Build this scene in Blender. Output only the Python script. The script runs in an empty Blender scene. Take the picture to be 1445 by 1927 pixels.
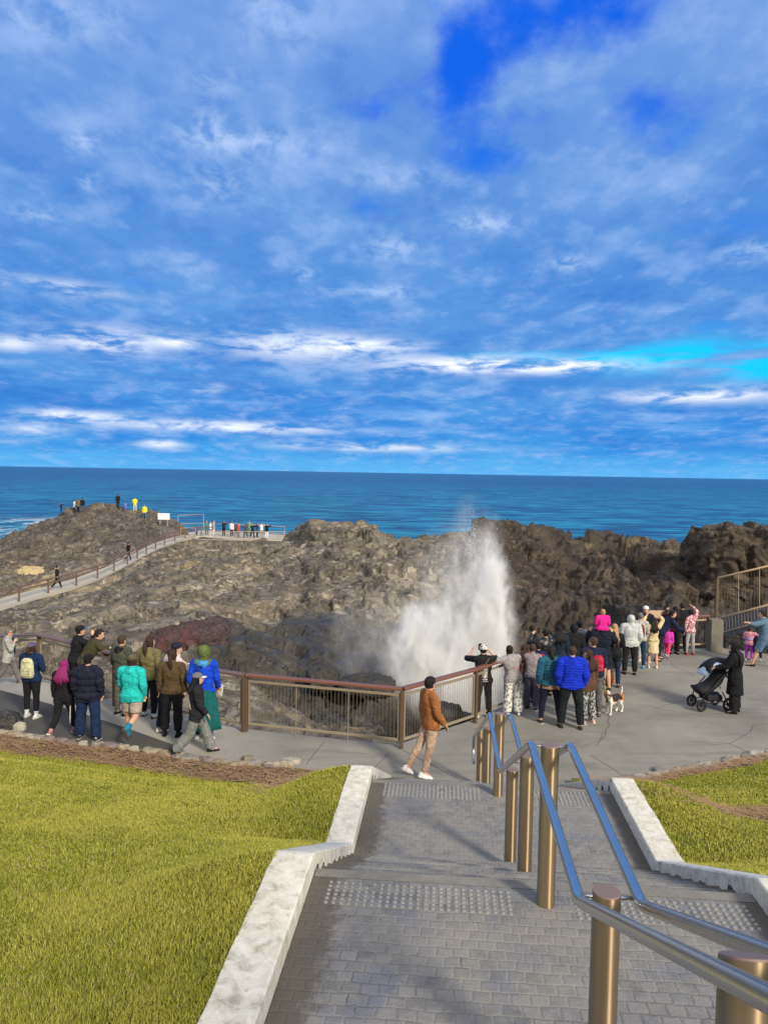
import bpy, bmesh, math, random
import numpy as np
from mathutils import Vector, Matrix
from mathutils.bvhtree import BVHTree

R = math.radians
rng = np.random.default_rng(7)
random.seed(7)
SC = bpy.context.scene
COL = SC.collection

# ------------------------------------------------------------------ camera
F_PX = 1447.0                       # focal length in pixels of the 1445 wide photograph
EYE = Vector((0.0, 0.0, 5.4))
PITCH, ROLL = 2.93, 0.99
cam_data = bpy.data.cameras.new('camera')
cam_data.sensor_fit = 'HORIZONTAL'
cam_data.sensor_width = 36.0
cam_data.lens = 36.0 * F_PX / 1445.0
cam_data.clip_start = 0.05
cam_data.clip_end = 200000.0
cam = bpy.data.objects.new('camera', cam_data)
COL.objects.link(cam)
CAM3 = Matrix.Rotation(R(90 - PITCH), 3, 'X') @ Matrix.Rotation(R(ROLL), 3, 'Z')
cam.matrix_world = Matrix.Translation(EYE) @ CAM3.to_4x4()
SC.camera = cam

# ------------------------------------------------------------------ render settings
SC.view_settings.view_transform = 'Standard'
SC.view_settings.look = 'None'
SC.view_settings.exposure = 0.5
SC.view_settings.gamma = 1.0
SC.view_settings.use_curve_mapping = False
SC.render.engine = 'CYCLES'
SC.cycles.use_denoising = True
SC.cycles.max_bounces = 8
SC.cycles.diffuse_bounces = 3
SC.cycles.glossy_bounces = 3
SC.cycles.transparent_max_bounces = 12
SC.cycles.volume_bounces = 4
SC.cycles.volume_step_rate = 0.35
SC.cycles.sample_clamp_indirect = 6.0

# ------------------------------------------------------------------ node helpers
class NT:
    """Small helper for writing node trees as expressions."""
    def __init__(self, tree):
        self.t = tree; self.n = tree.nodes; self.l = tree.links
    def new(self, kind, **kw):
        nd = self.n.new(kind)
        for k, v in kw.items(): setattr(nd, k, v)
        return nd
    def put(self, sock, v):
        if v is None: return
        if isinstance(v, bpy.types.NodeSocket): self.l.new(v, sock)
        elif isinstance(v, (tuple, list)):
            if sock.type == 'RGBA' and len(v) == 3: sock.default_value = (*v, 1.0)
            else: sock.default_value = v
        else: sock.default_value = v
    def m(self, op, a, b=0.0, c=None, clamp=False):
        nd = self.new('ShaderNodeMath', operation=op); nd.use_clamp = clamp
        self.put(nd.inputs[0], a); self.put(nd.inputs[1], b)
        if c is not None: self.put(nd.inputs[2], c)
        return nd.outputs[0]
    def v(self, op, a, b=None, scale=None):
        nd = self.new('ShaderNodeVectorMath', operation=op)
        self.put(nd.inputs[0], a)
        if b is not None: self.put(nd.inputs[1], b)
        if scale is not None: self.put(nd.inputs['Scale'], scale)
        return nd.outputs['Value'] if op in ('LENGTH', 'DOT_PRODUCT', 'DISTANCE') else nd.outputs[0]
    def mix(self, fac, a, b, mode='MIX'):
        nd = self.new('ShaderNodeMix', data_type='RGBA', blend_type=mode)
        self.put(nd.inputs[0], fac); self.put(nd.inputs[6], a); self.put(nd.inputs[7], b)
        return nd.outputs[2]
    def sep(self, a):
        nd = self.new('ShaderNodeSeparateXYZ'); self.put(nd.inputs[0], a); return nd.outputs
    def comb(self, x, y, z=0.0):
        nd = self.new('ShaderNodeCombineXYZ')
        for i, q in enumerate((x, y, z)): self.put(nd.inputs[i], q)
        return nd.outputs[0]
    def step(self, a, lo, hi, o0=0.0, o1=1.0):
        nd = self.new('ShaderNodeMapRange', interpolation_type='SMOOTHSTEP')
        self.put(nd.inputs[0], a); self.put(nd.inputs[1], lo); self.put(nd.inputs[2], hi)
        self.put(nd.inputs[3], o0); self.put(nd.inputs[4], o1)
        return nd.outputs[0]
    def noise(self, vec, scale, detail=4.0, rough=0.55, dist=0.0, kind='FBM', col=False):
        nd = self.new('ShaderNodeTexNoise'); nd.noise_type = kind
        self.put(nd.inputs['Vector'], vec); self.put(nd.inputs['Scale'], scale)
        self.put(nd.inputs['Detail'], detail); self.put(nd.inputs['Roughness'], rough)
        self.put(nd.inputs['Distortion'], dist)
        return nd.outputs['Color'] if col else nd.outputs[0]
    def voro(self, vec, scale, feature='F1', out='Distance', rand=1.0):
        nd = self.new('ShaderNodeTexVoronoi', feature=feature)
        self.put(nd.inputs['Vector'], vec); self.put(nd.inputs['Scale'], scale)
        self.put(nd.inputs['Randomness'], rand)
        return nd.outputs[out]
    def ramp(self, fac, stops, interp='LINEAR'):
        nd = self.new('ShaderNodeValToRGB'); cr = nd.color_ramp; cr.interpolation = interp
        while len(cr.elements) < len(stops): cr.elements.new(0.5)
        for e, (p, c) in zip(cr.elements, stops):
            e.position = p; e.color = (*c, 1.0) if len(c) == 3 else c
        self.put(nd.inputs[0], fac)
        return nd.outputs[0]
    def bump(self, h, strength=0.5, dist=0.02, normal=None):
        nd = self.new('ShaderNodeBump')
        self.put(nd.inputs['Strength'], strength); self.put(nd.inputs['Distance'], dist)
        self.put(nd.inputs['Height'], h)
        if normal is not None: self.put(nd.inputs['Normal'], normal)
        return nd.outputs[0]
    def coord(self, which='Object'):
        return self.new('ShaderNodeTexCoord').outputs[which]
    def pos(self):
        return self.new('ShaderNodeNewGeometry').outputs['Position']

def material(name):
    m = bpy.data.materials.new(name); m.use_nodes = True
    t = NT(m.node_tree)
    b = m.node_tree.nodes['Principled BSDF']
    return m, t, b

# ------------------------------------------------------------------ sun and sky
SUN_AZ, SUN_EL = 35.0, 31.0          # behind the camera and to the right
sun_dir = Vector((math.sin(R(SUN_AZ)) * math.cos(R(SUN_EL)), -math.cos(R(SUN_AZ)) * math.cos(R(SUN_EL)), math.sin(R(SUN_EL))))
sun_data = bpy.data.lights.new('sun', 'SUN')
sun_data.energy = 3.0
sun_data.angle = R(10.0)
sun_data.color = (1.0, 0.90, 0.74)
sun = bpy.data.objects.new('sun', sun_data)
sun.rotation_euler = sun_dir.to_track_quat('Z', 'Y').to_euler()
sun.location = (20, -25, 30)
COL.objects.link(sun)

world = bpy.data.worlds.new('World'); SC.world = world; world.use_nodes = True
def build_sky():
    t = NT(world.node_tree); bg = world.node_tree.nodes['Background']
    sky = t.new('ShaderNodeTexSky', sky_type='NISHITA'); sky.sun_disc = False
    sky.sun_elevation = R(SUN_EL); sky.sun_rotation = math.atan2(sun_dir.x, sun_dir.y)
    sky.air_density = 1.0; sky.dust_density = 0.4; sky.ozone_density = 2.0
    base = t.mix(1.0, sky.outputs[0], (0.085, 0.085, 0.085), 'MULTIPLY')
    d = t.coord('Generated'); x, y, z = t.sep(d)
    az = t.m('ARCTAN2', x, y); el = t.m('ARCSINE', z)
    zz = t.m('ADD', t.m('MAXIMUM', z, 0.0), 0.16)
    p = t.comb(t.m('DIVIDE', x, zz), t.m('DIVIDE', y, zz), 0.0)
    p = t.v('MULTIPLY', p, (1.30, 0.88, 1.0))
    def blob(u, v, su, sv):
        # a soft spot in the sky given by azimuth and elevation
        a0 = math.atan((u - 722.5) / F_PX); e0 = math.atan((890 + (u - 722) * 0.0173 - v) / F_PX) * 1.0
        q = t.comb(t.m('MULTIPLY', t.m('SUBTRACT', az, a0), 1447.0 / su), t.m('MULTIPLY', t.m('SUBTRACT', el, e0), 1447.0 / sv))
        return t.m('EXPONENT', t.m('MULTIPLY', t.v('DOT_PRODUCT', q, q), -1.0))
    def add(*a):
        s = a[0]
        for b in a[1:]: s = t.m('ADD', s, b)
        return s
    def k(a, f): return t.m('MULTIPLY', a, f)
    n1 = t.noise(p, 3.1, 8.0, 0.58, 0.15)
    n2 = t.noise(t.v('ADD', p, (7.3, 2.1, 0.0)), 3.6, 8.0, 0.58, 0.0)
    n3 = t.noise(t.v('ADD', p, (1.3, 9.1, 3.0)), 1.5, 6.0, 0.55, 0.1)
    # where the blue shows through
    gap = add(k(blob(1000, 50, 230, 95), 0.24), k(blob(850, 180, 70, 90), 0.22), k(blob(890, 310, 90, 45), 0.17),
              k(blob(1170, 280, 100, 60), 0.17), k(blob(90, 25, 120, 45), 0.30), k(blob(560, -10, 150, 32), 0.26), k(blob(1130, 40, 130, 60), 0.16), k(blob(650, 225, 60, 25), 0.12),
              k(blob(1400, 480, 90, 30), 0.14), k(blob(1260, 330, 60, 40), 0.10), k(blob(300, 230, 40, 24), 0.12), k(blob(960, 240, 60, 26), 0.12), k(blob(1330, 640, 80, 14), 0.14), k(blob(230, 560, 120, 16), 0.09), k(blob(640, 395, 90, 18), 0.08), k(blob(1090, 200, 60, 20), 0.08))
    cov = t.step(t.m('SUBTRACT', t.m('ADD', t.m('MULTIPLY', n1, 0.55), t.m('MULTIPLY', n2, 0.45)), gap), 0.20, 0.42)
    cov = t.m('MAXIMUM', cov, t.step(y, 0.0, -0.4))
    gapcol = t.ramp(el, [(0.0, (0.09, 0.42, 0.74)), (0.09, (0.03, 0.33, 0.72)), (0.2, (0.015, 0.20, 0.66)), (0.45, (0.001, 0.090, 0.60))])
    gapcol = t.mix(0.05, gapcol, base)
    # body of the stratocumulus, darker and bluer in the middle
    body = t.ramp(el, [(0.0, (0.055, 0.31, 0.63)), (0.05, (0.045, 0.235, 0.57)), (0.11, (0.068, 0.235, 0.55)), (0.25, (0.085, 0.232, 0.54)), (0.38, (0.118, 0.248, 0.55)), (0.56, (0.150, 0.268, 0.57))])
    lite = t.step(n2, 0.47, 0.72)
    shade = t.step(n3, 0.36, 0.62); n5 = t.noise(t.v('ADD', p, (4.4, 3.3, 1.0)), 6.6, 8.0, 0.58, 0.0)
    body = t.mix(t.m('MULTIPLY', shade, 0.75), body, t.mix(1.0, body, (0.52, 0.76, 0.93), 'MULTIPLY'))
    body = t.mix(t.m('MULTIPLY', lite, 0.62), body, (0.245, 0.37, 0.65))
    body = t.mix(t.m('MULTIPLY', t.step(n5, 0.50, 0.34), 0.5), body, t.mix(1.0, body, (0.60, 0.78, 0.92), 'MULTIPLY'))
    body = t.mix(t.m('MULTIPLY', t.step(n5, 0.54, 0.72), 0.34), body, (0.28, 0.40, 0.67))
    # fine low streaks seen edge-on toward the horizon
    lo = t.comb(t.m('MULTIPLY', az, 5.0), t.m('MULTIPLY', el, 42.0), 1.7)
    s1 = t.noise(lo, 1.0, 6.0, 0.58, 0.35)
    band = t.m('MULTIPLY', t.step(el, 0.015, 0.05), t.step(el, 0.25, 0.12))
    dark = t.m('MULTIPLY', band, t.step(s1, 0.48, 0.30))
    body = t.mix(t.m('MULTIPLY', dark, 0.55), body, (0.024, 0.15, 0.48))
    streak = t.m('MULTIPLY', t.step(s1, 0.53, 0.74), band)
    n4 = t.noise(t.comb(t.m('MULTIPLY', az, 16.0), t.m('MULTIPLY', el, 60.0), 4.0), 1.0, 6.0, 0.6, 0.3)
    wisp = add(blob(870, 690, 150, 15), k(blob(1060, 697, 130, 11), 0.9), blob(190, 658, 90, 20), k(blob(560, 655, 140, 26), 0.8),
               k(blob(1310, 757, 130, 13), 0.9), k(blob(420, 806, 190, 11), 0.9), k(blob(130, 790, 90, 9), 0.9), k(blob(700, 842, 170, 8), 0.7), k(blob(20, 672, 40, 12), 0.7),
               k(blob(300, 838, 40, 8), 0.8), k(blob(700, 655, 80, 12), 0.7), k(blob(390, 735, 26, 10), 0.6), k(blob(100, 572, 90, 12), 0.6), k(blob(330, 655, 40, 10), 0.7), k(blob(60, 815, 50, 14), 0.5))
    wisp = t.m('MULTIPLY', wisp, t.step(n4, 0.36, 0.60), clamp=True)
    puff = add(k(blob(520, 60, 80, 50), 0.5), k(blob(70, 120, 60, 40), 0.5), k(blob(400, 280, 60, 36), 0.55), k(blob(500, 290, 110, 26), 0.5), k(blob(160, 320, 22, 26), 0.7), k(blob(172, 386, 18, 14), 0.8),
               k(blob(410, 370, 70, 30), 0.45), k(blob(900, 432, 60, 18), 0.7), k(blob(735, 475, 60, 26), 0.5), k(blob(730, 345, 70, 20), 0.4), k(blob(1060, 512, 50, 14), 0.55), k(blob(1390, 522, 50, 18), 0.6), k(blob(720, 555, 80, 12), 0.55),
               k(blob(70, 455, 50, 18), 0.4), k(blob(930, 80, 40, 24), 0.5), k(blob(570, 525, 20, 14), 0.6), k(blob(400, 185, 60, 30), 0.35), k(blob(200, 110, 90, 50), 0.3), k(blob(350, 520, 60, 20), 0.3))
    puff = t.m('MULTIPLY', puff, t.step(t.noise(p, 13.0, 6.0, 0.62, 0.3), 0.36, 0.64), clamp=True)
    cloud = t.mix(t.m('MULTIPLY', streak, 0.40), body, (0.30, 0.48, 0.76))
    cloud = t.mix(t.m('MULTIPLY', puff, 0.75), cloud, (0.50, 0.62, 0.80))
    out = t.mix(cov, gapcol, cloud)
    # the bright turquoise slot low on the right
    slot = add(blob(1330, 690, 150, 26), k(blob(1080, 678, 140, 9), 0.8), k(blob(1440, 715, 80, 20), 0.8))
    slot = t.m('MULTIPLY', t.m('MULTIPLY', slot, 1.5), t.step(s1, 0.66, 0.42), clamp=True)
    out = t.mix(slot, out, (0.008, 0.46, 0.78))
    out = t.mix(wisp, out, (0.74, 0.78, 0.82))
    # pale air over the horizon
    out = t.mix(t.m('MULTIPLY', t.step(el, 0.035, 0.0), 0.5), out, (0.12, 0.39, 0.70))
    # behind the camera and overhead: unseen grey-white cloud, added to keep the ground light neutral
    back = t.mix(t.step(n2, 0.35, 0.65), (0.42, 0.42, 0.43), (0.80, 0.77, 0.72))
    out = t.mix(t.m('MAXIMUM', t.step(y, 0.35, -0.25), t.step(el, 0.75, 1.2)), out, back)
    out = t.mix(t.step(z, 0.0, -0.05), out, (0.05, 0.10, 0.16))
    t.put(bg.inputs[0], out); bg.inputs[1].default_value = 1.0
build_sky()

# ------------------------------------------------------------------ placing helpers
def ray(u, v):
    return CAM3 @ Vector(((u - 722.5) / F_PX, -(v - 963.5) / F_PX, -1.0))
def on_z(u, v, z=0.0):
    r = ray(u, v); k = (z - EYE.z) / r.z; return EYE + r * k
def at_d(u, v, d):
    r = ray(u, v); return EYE + r * (d / r.y)

AX = Vector((0.0798, 0.9968, 0)); AR = Vector((0.9968, -0.0798, 0)); SO = Vector((0.685, 0, 0))
def st(s, t, z): return SO + AX * s + AR * t + Vector((0, 0, z))      # along / across the stairs
STAIR_YAW = -math.atan2(AX.x, AX.y)

# ------------------------------------------------------------------ object helpers
def tag(o, label=None, cat=None, group=None, kind=None):
    if label: o['label'] = label
    if cat: o['category'] = cat
    if group: o['group'] = group
    if kind: o['kind'] = kind
    return o
def empty(name, loc=(0, 0, 0), rz=0.0):
    o = bpy.data.objects.new(name, None); COL.objects.link(o)
    o.location = loc; o.rotation_euler = (0, 0, rz); o.empty_display_size = 0.2
    return o
def link(name, me, parent=None, loc=None, rz=None):
    o = bpy.data.objects.new(name, me); COL.objects.link(o)
    if parent is not None: o.parent = parent
    if loc is not None: o.location = loc
    if rz is not None: o.rotation_euler = (0, 0, rz)
    return o
def np_mesh(name, V, Q=None, T=None, mats=(), smooth=True, mi=None):
    """A mesh from numpy arrays: quads Q (n,4) and / or triangles T (m,3)."""
    me = bpy.data.meshes.new(name)
    V = np.asarray(V, dtype=np.float32)
    Q = np.zeros((0, 4), np.int32) if Q is None or len(Q) == 0 else np.asarray(Q, np.int32)
    T = np.zeros((0, 3), np.int32) if T is None or len(T) == 0 else np.asarray(T, np.int32)
    nq, nt = len(Q), len(T)
    me.vertices.add(len(V)); me.vertices.foreach_set('co', V.ravel())
    me.loops.add(nq * 4 + nt * 3)
    me.loops.foreach_set('vertex_index', np.concatenate([Q.ravel(), T.ravel()]))
    me.polygons.add(nq + nt)
    st_ = np.concatenate([np.arange(nq) * 4, nq * 4 + np.arange(nt) * 3]).astype(np.int32)
    me.polygons.foreach_set('loop_start', st_)
    me.update(calc_edges=True)
    me.polygons.foreach_set('use_smooth', np.full(nq + nt, smooth, dtype=bool))
    for m in mats: me.materials.append(m)
    if mi is not None: me.polygons.foreach_set('material_index', np.asarray(mi, np.int32))
    me.validate()
    return me

class MB:
    """Collects boxes, tubes, lofts and sheets; build() links them as one mesh object."""
    def __init__(self): self.v = []; self.f = []; self.mi = []
    def raw(self, vs, fs, mi=0):
        b = len(self.v); self.v += [tuple(p) for p in vs]
        self.f += [tuple(b + i for i in f) for f in fs]; self.mi += [mi] * len(fs)
        return self
    def box(self, c, size, ux=None, uy=None, uz=None, mi=0, bev=0.0):
        c = Vector(c); ux = Vector(ux) if ux else Vector((1, 0, 0)); uz = Vector(uz) if uz else Vector((0, 0, 1))
        uy = Vector(uy) if uy else uz.cross(ux)
        h = [s / 2 for s in size]
        if bev <= 0:
            vs = [c + ux * (h[0] * a) + uy * (h[1] * b) + uz * (h[2] * d) for a in (-1, 1) for b in (-1, 1) for d in (-1, 1)]
            return self.raw(vs, [(0, 1, 3, 2), (4, 6, 7, 5), (0, 4, 5, 1), (2, 3, 7, 6), (0, 2, 6, 4), (1, 5, 7, 3)], mi)
        b = min(bev, min(h) * 0.9)
        # chamfered profile extruded along ux with chamfered ends
        rings = []
        for (xa, ins) in ((-h[0], b), (-h[0] + b, 0), (h[0] - b, 0), (h[0], b)):
            y, z = h[1] - ins, h[2] - ins
            pr = [(-y + b, -z), (y - b, -z), (y, -z + b), (y, z - b), (y - b, z), (-y + b, z), (-y, z - b), (-y, -z + b)]
            rings.append([c + ux * xa + uy * q[0] + uz * q[1] for q in pr])
        return self.loft(rings, mi=mi)
    def loft(self, rings, mi=0, cap=True, close=True):
        n = len(rings[0]); vs = [p for r in rings for p in r]; fs = []
        for i in range(len(rings) - 1):
            for j in range(n if close else n - 1):
                k = (j + 1) % n
                fs.append((i * n + j, i * n + k, (i + 1) * n + k, (i + 1) * n + j))
        if cap:
            fs.append(tuple(reversed(range(n)))); fs.append(tuple((len(rings) - 1) * n + j for j in range(n)))
        return self.raw(vs, fs, mi)
    def tube(self, pts, r, n=10, mi=0, cap=True, flat=None):
        pts = [Vector(p) for p in pts]
        rs = r if isinstance(r, (list, tuple)) else [r] * len(pts)
        rings = []; prev = None
        for i, p in enumerate(pts):
            d = (pts[min(i + 1, len(pts) - 1)] - pts[max(i - 1, 0)]).normalized()
            if i and i < len(pts) - 1:
                a, b = (p - pts[i - 1]).normalized(), (pts[i + 1] - p).normalized()
                d = (a + b).normalized(); sc = 1 / max(0.5, d.dot(b))
            else: sc = 1.0
            ref = prev if prev is not None else (Vector((0, 0, 1)) if abs(d.z) < 0.9 else Vector((1, 0, 0)))
            x = (ref - d * ref.dot(d)).normalized(); prev = x; y = d.cross(x)
            rings.append([p + x * (rs[i] * math.cos(2 * math.pi * j / n) * sc) + y * (rs[i] * math.sin(2 * math.pi * j / n)) for j in range(n)])
        return self.loft(rings, mi, cap)
    def disc(self, c, r, n=16, axis=(0, 0, 1), th=0.01, mi=0):
        a = Vector(axis).normalized(); return self.tube([Vector(c) - a * th / 2, Vector(c) + a * th / 2], r, n, mi)
    def ball(self, c, r, nu=10, nv=7, mi=0):
        c = Vector(c); r = r if isinstance(r, (tuple, list)) else (r, r, r); rings = []
        for i in range(1, nv):
            th = math.pi * i / nv
            rings.append([c + Vector((r[0] * math.sin(th) * math.cos(2 * math.pi * j / nu), r[1] * math.sin(th) * math.sin(2 * math.pi * j / nu), -r[2] * math.cos(th))) for j in range(nu)])
        return self.loft(rings, mi)
    def build(self, name, mats, parent=None, loc=None, rz=None, smooth=False, angle=None):
        me = bpy.data.meshes.new(name); me.from_pydata([tuple(p) for p in self.v], [], self.f)
        for m in (mats if isinstance(mats, (list, tuple)) else [mats]): me.materials.append(m)
        me.polygons.foreach_set('material_index', np.array(self.mi, np.int32))
        bm = bmesh.new(); bm.from_mesh(me); bmesh.ops.recalc_face_normals(bm, faces=bm.faces); bm.to_mesh(me); bm.free()
        if smooth or angle:
            me.polygons.foreach_set('use_smooth', np.ones(len(me.polygons), bool))
            if angle: me.set_sharp_from_angle(angle=R(angle))
        me.update()
        return link(name, me, parent, loc, rz)

# ------------------------------------------------------------------ numpy noise
def _hash(ix, iy, iz, seed):
    h = (ix.astype(np.uint32) * np.uint32(374761393) + iy.astype(np.uint32) * np.uint32(668265263) + iz.astype(np.uint32) * np.uint32(2147483647) + np.uint32((seed * 974634533) & 0xffffffff))
    h = (h ^ (h >> np.uint32(13))) * np.uint32(1274126177)
    h = (h ^ (h >> np.uint32(16))) * np.uint32(2246822519)
    return h ^ (h >> np.uint32(15))
_G = np.array([(1,1,0),(-1,1,0),(1,-1,0),(-1,-1,0),(1,0,1),(-1,0,1),(1,0,-1),(-1,0,-1),(0,1,1),(0,-1,1),(0,1,-1),(0,-1,-1),(1,1,0),(-1,1,0),(0,-1,1),(0,-1,-1)], np.float32)
def perlin(P, seed=0):
    P = np.asarray(P, np.float32); i = np.floor(P).astype(np.int64); f = P - i
    w = f * f * f * (f * (f * 6 - 15) + 10); out = 0
    for dx in (0, 1):
        for dy in (0, 1):
            for dz in (0, 1):
                h = _hash(i[:, 0] + dx, i[:, 1] + dy, i[:, 2] + dz, seed) & np.uint32(15)
                g = _G[h]; d = ((f - np.array([dx, dy, dz], np.float32)) * g).sum(1)
                out = out + d * (w[:, 0] if dx else 1 - w[:, 0]) * (w[:, 1] if dy else 1 - w[:, 1]) * (w[:, 2] if dz else 1 - w[:, 2])
    return out
def fbm(P, octv=5, seed=0, gain=0.5, lac=2.03):
    P = np.asarray(P, np.float32); a = 1.0; s = 0; n = 0
    for o in range(octv):
        s = s + a * perlin(P, seed + o * 17); n += a; a *= gain; P = P * lac + 3.7
    return s / n
def ridged(P, octv=5, seed=0, gain=0.5, lac=2.1):
    P = np.asarray(P, np.float32); a = 1.0; s = 0; n = 0
    for o in range(octv):
        s = s + a * (1 - 2.2 * np.abs(perlin(P, seed + o * 13))); n += a; a *= gain; P = P * lac + 1.9
    return s / n
def sstep(x, a, b):
    k = np.clip((np.asarray(x, float) - a) / (b - a), 0, 1); return k * k * (3 - 2 * k)
# ------------------------------------------------------------------ materials
def simple(name, col, rough=0.7, metal=0.0, var=0.12, scale=6.0, bump=0.0, bscale=60.0, spec=0.4, bdist=0.01):
    m, t, b = material(name); o = t.coord('Object')
    n = t.noise(o, scale, 4.0)
    dk = tuple(c * (1 - var) for c in col); lt = tuple(min(1, c * (1 + var)) for c in col)
    t.put(b.inputs['Base Color'], t.mix(n, dk, lt))
    b.inputs['Roughness'].default_value = rough; b.inputs['Metallic'].default_value = metal
    b.inputs['Specular IOR Level'].default_value = spec
    if bump > 0:
        t.put(b.inputs['Normal'], t.bump(t.noise(o, bscale, 3.0), bump, bdist))
    return m
_cl = {}
def cloth(col, rough=0.85):
    key = (tuple(round(c, 3) for c in col), rough)
    if key not in _cl:
        m, t, b = material('cloth'); o = t.coord('Object')
        n = t.step(t.noise(o, 8.0, 6.0, 0.66, 0.8), 0.32, 0.68)
        t.put(b.inputs['Base Color'], t.mix(n, tuple(c * 0.80 for c in col), tuple(min(1, c * 1.16 + 0.004) for c in col)))
        b.inputs['Roughness'].default_value = rough; b.inputs['Specular IOR Level'].default_value = 0.25
        h = t.m('ADD', t.noise(o, 14.0, 4.0, 0.55, 1.0), t.m('MULTIPLY', t.noise(o, 160.0, 2.0), 0.12))
        t.put(b.inputs['Normal'], t.bump(h, 1.0, 0.05))
        _cl[key] = m
    return _cl[key]
def pattern_cloth(name, c1, c2, scale, thr=0.5, style='blob'):
    m, t, b = material(name); o = t.coord('Object')
    if style == 'blob': f = t.step(t.voro(o, scale, 'F1'), thr - 0.05, thr + 0.05)
    else: f = t.step(t.noise(o, scale, 3.0, 0.6, 1.5), thr - 0.03, thr + 0.03)
    t.put(b.inputs['Base Color'], t.mix(f, c1, c2)); b.inputs['Roughness'].default_value = 0.9
    t.put(b.inputs['Normal'], t.bump(t.noise(o, 14.0, 4.0, 0.55, 1.0), 0.5, 0.03))
    return m
M = {}
M['skin'] = simple('skin', (0.56, 0.33, 0.23), 0.55, var=0.08)
M['skin_tan'] = simple('skin_tan', (0.36, 0.20, 0.13), 0.55, var=0.08)
M['eye'] = simple('eye', (0.03, 0.02, 0.02), 0.2)
M['lip'] = simple('lip', (0.35, 0.12, 0.10), 0.5)
def hair_mat(name, col):
    m, t, b = material(name); o = t.coord('Object')
    n = t.noise(t.v('MULTIPLY', o, (90, 90, 9)), 1.0, 3.0)
    t.put(b.inputs['Base Color'], t.mix(n, tuple(c * 0.5 for c in col), tuple(c * 1.5 for c in col)))
    b.inputs['Roughness'].default_value = 0.7; b.inputs['Specular IOR Level'].default_value = 0.25; t.put(b.inputs['Normal'], t.bump(n, 0.9, 0.02))
    return m
HAIR = {'black': hair_mat('hair_black', (0.012, 0.011, 0.012)), 'brown': hair_mat('hair_brown', (0.045, 0.024, 0.016)),
        'dark': hair_mat('hair_dark', (0.02, 0.015, 0.012)), 'blond': hair_mat('hair_blond', (0.42, 0.27, 0.13)),
        'light': hair_mat('hair_light_brown', (0.060, 0.038, 0.026)), 'pink': hair_mat('hair_pink', (0.25, 0.022, 0.13)), 'grey': hair_mat('hair_grey', (0.15, 0.145, 0.135))}

def concrete():
    m, t, b = material('platform_concrete'); o = t.pos()
    big = t.noise(o, 0.5, 7.0, 0.66, 0.4); mid = t.noise(o, 2.6, 8.0, 0.7); fine = t.noise(o, 45.0, 3.0, 0.6)
    c = t.ramp(big, [(0.32, (0.160, 0.149, 0.126)), (0.50, (0.225, 0.211, 0.180)), (0.68, (0.285, 0.268, 0.228))])
    c = t.mix(t.m('MULTIPLY', t.step(mid, 0.35, 0.75), 0.5), c, (0.20, 0.195, 0.178))
    c = t.mix(t.m('MULTIPLY', t.step(fine, 0.45, 0.8), 0.4), c, (0.36, 0.345, 0.31))
    # old water stains that run across the slab
    stn = t.noise(t.v('MULTIPLY', o, (0.5, 2.4, 1.0)), 1.0, 5.0, 0.6, 0.6)
    c = t.mix(t.m('MULTIPLY', t.step(stn, 0.50, 0.66), 0.45), c, (0.14, 0.132, 0.116))
    # spots
    sp = t.step(t.voro(o, 3.1), 0.06, 0.03)
    c = t.mix(t.m('MULTIPLY', sp, 0.5), c, (0.09, 0.085, 0.08))
    # the left walk is a paler pour
    x, y, z = t.sep(o)
    c = t.mix(t.m('MULTIPLY', t.step(x, -1.5, -4.0), 0.75), c, t.mix(mid, (0.30, 0.28, 0.24), (0.44, 0.415, 0.36)))
    t.put(b.inputs['Base Color'], c); b.inputs['Roughness'].default_value = 0.9
    t.put(b.inputs['Normal'], t.bump(t.m('ADD', fine, t.m('MULTIPLY', mid, 0.6)), 0.35, 0.012))
    return m
M['concrete'] = concrete()
M['crack'] = simple('crack_dark', (0.085, 0.08, 0.072), 0.95)
def asphalt():
    m, t, b = material('path_asphalt'); o = t.pos()
    n = t.noise(o, 1.4, 5.0); f = t.noise(o, 60.0, 2.0)
    c = t.mix(n, (0.050, 0.048, 0.043), (0.078, 0.075, 0.066)); c = t.mix(t.m('MULTIPLY', t.step(f, 0.5, 0.8), 0.4), c, (0.13, 0.125, 0.11))
    t.put(b.inputs['Base Color'], c); b.inputs['Roughness'].default_value = 0.92
    t.put(b.inputs['Normal'], t.bump(f, 0.4, 0.01)); return m
M['asphalt'] = asphalt()

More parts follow.
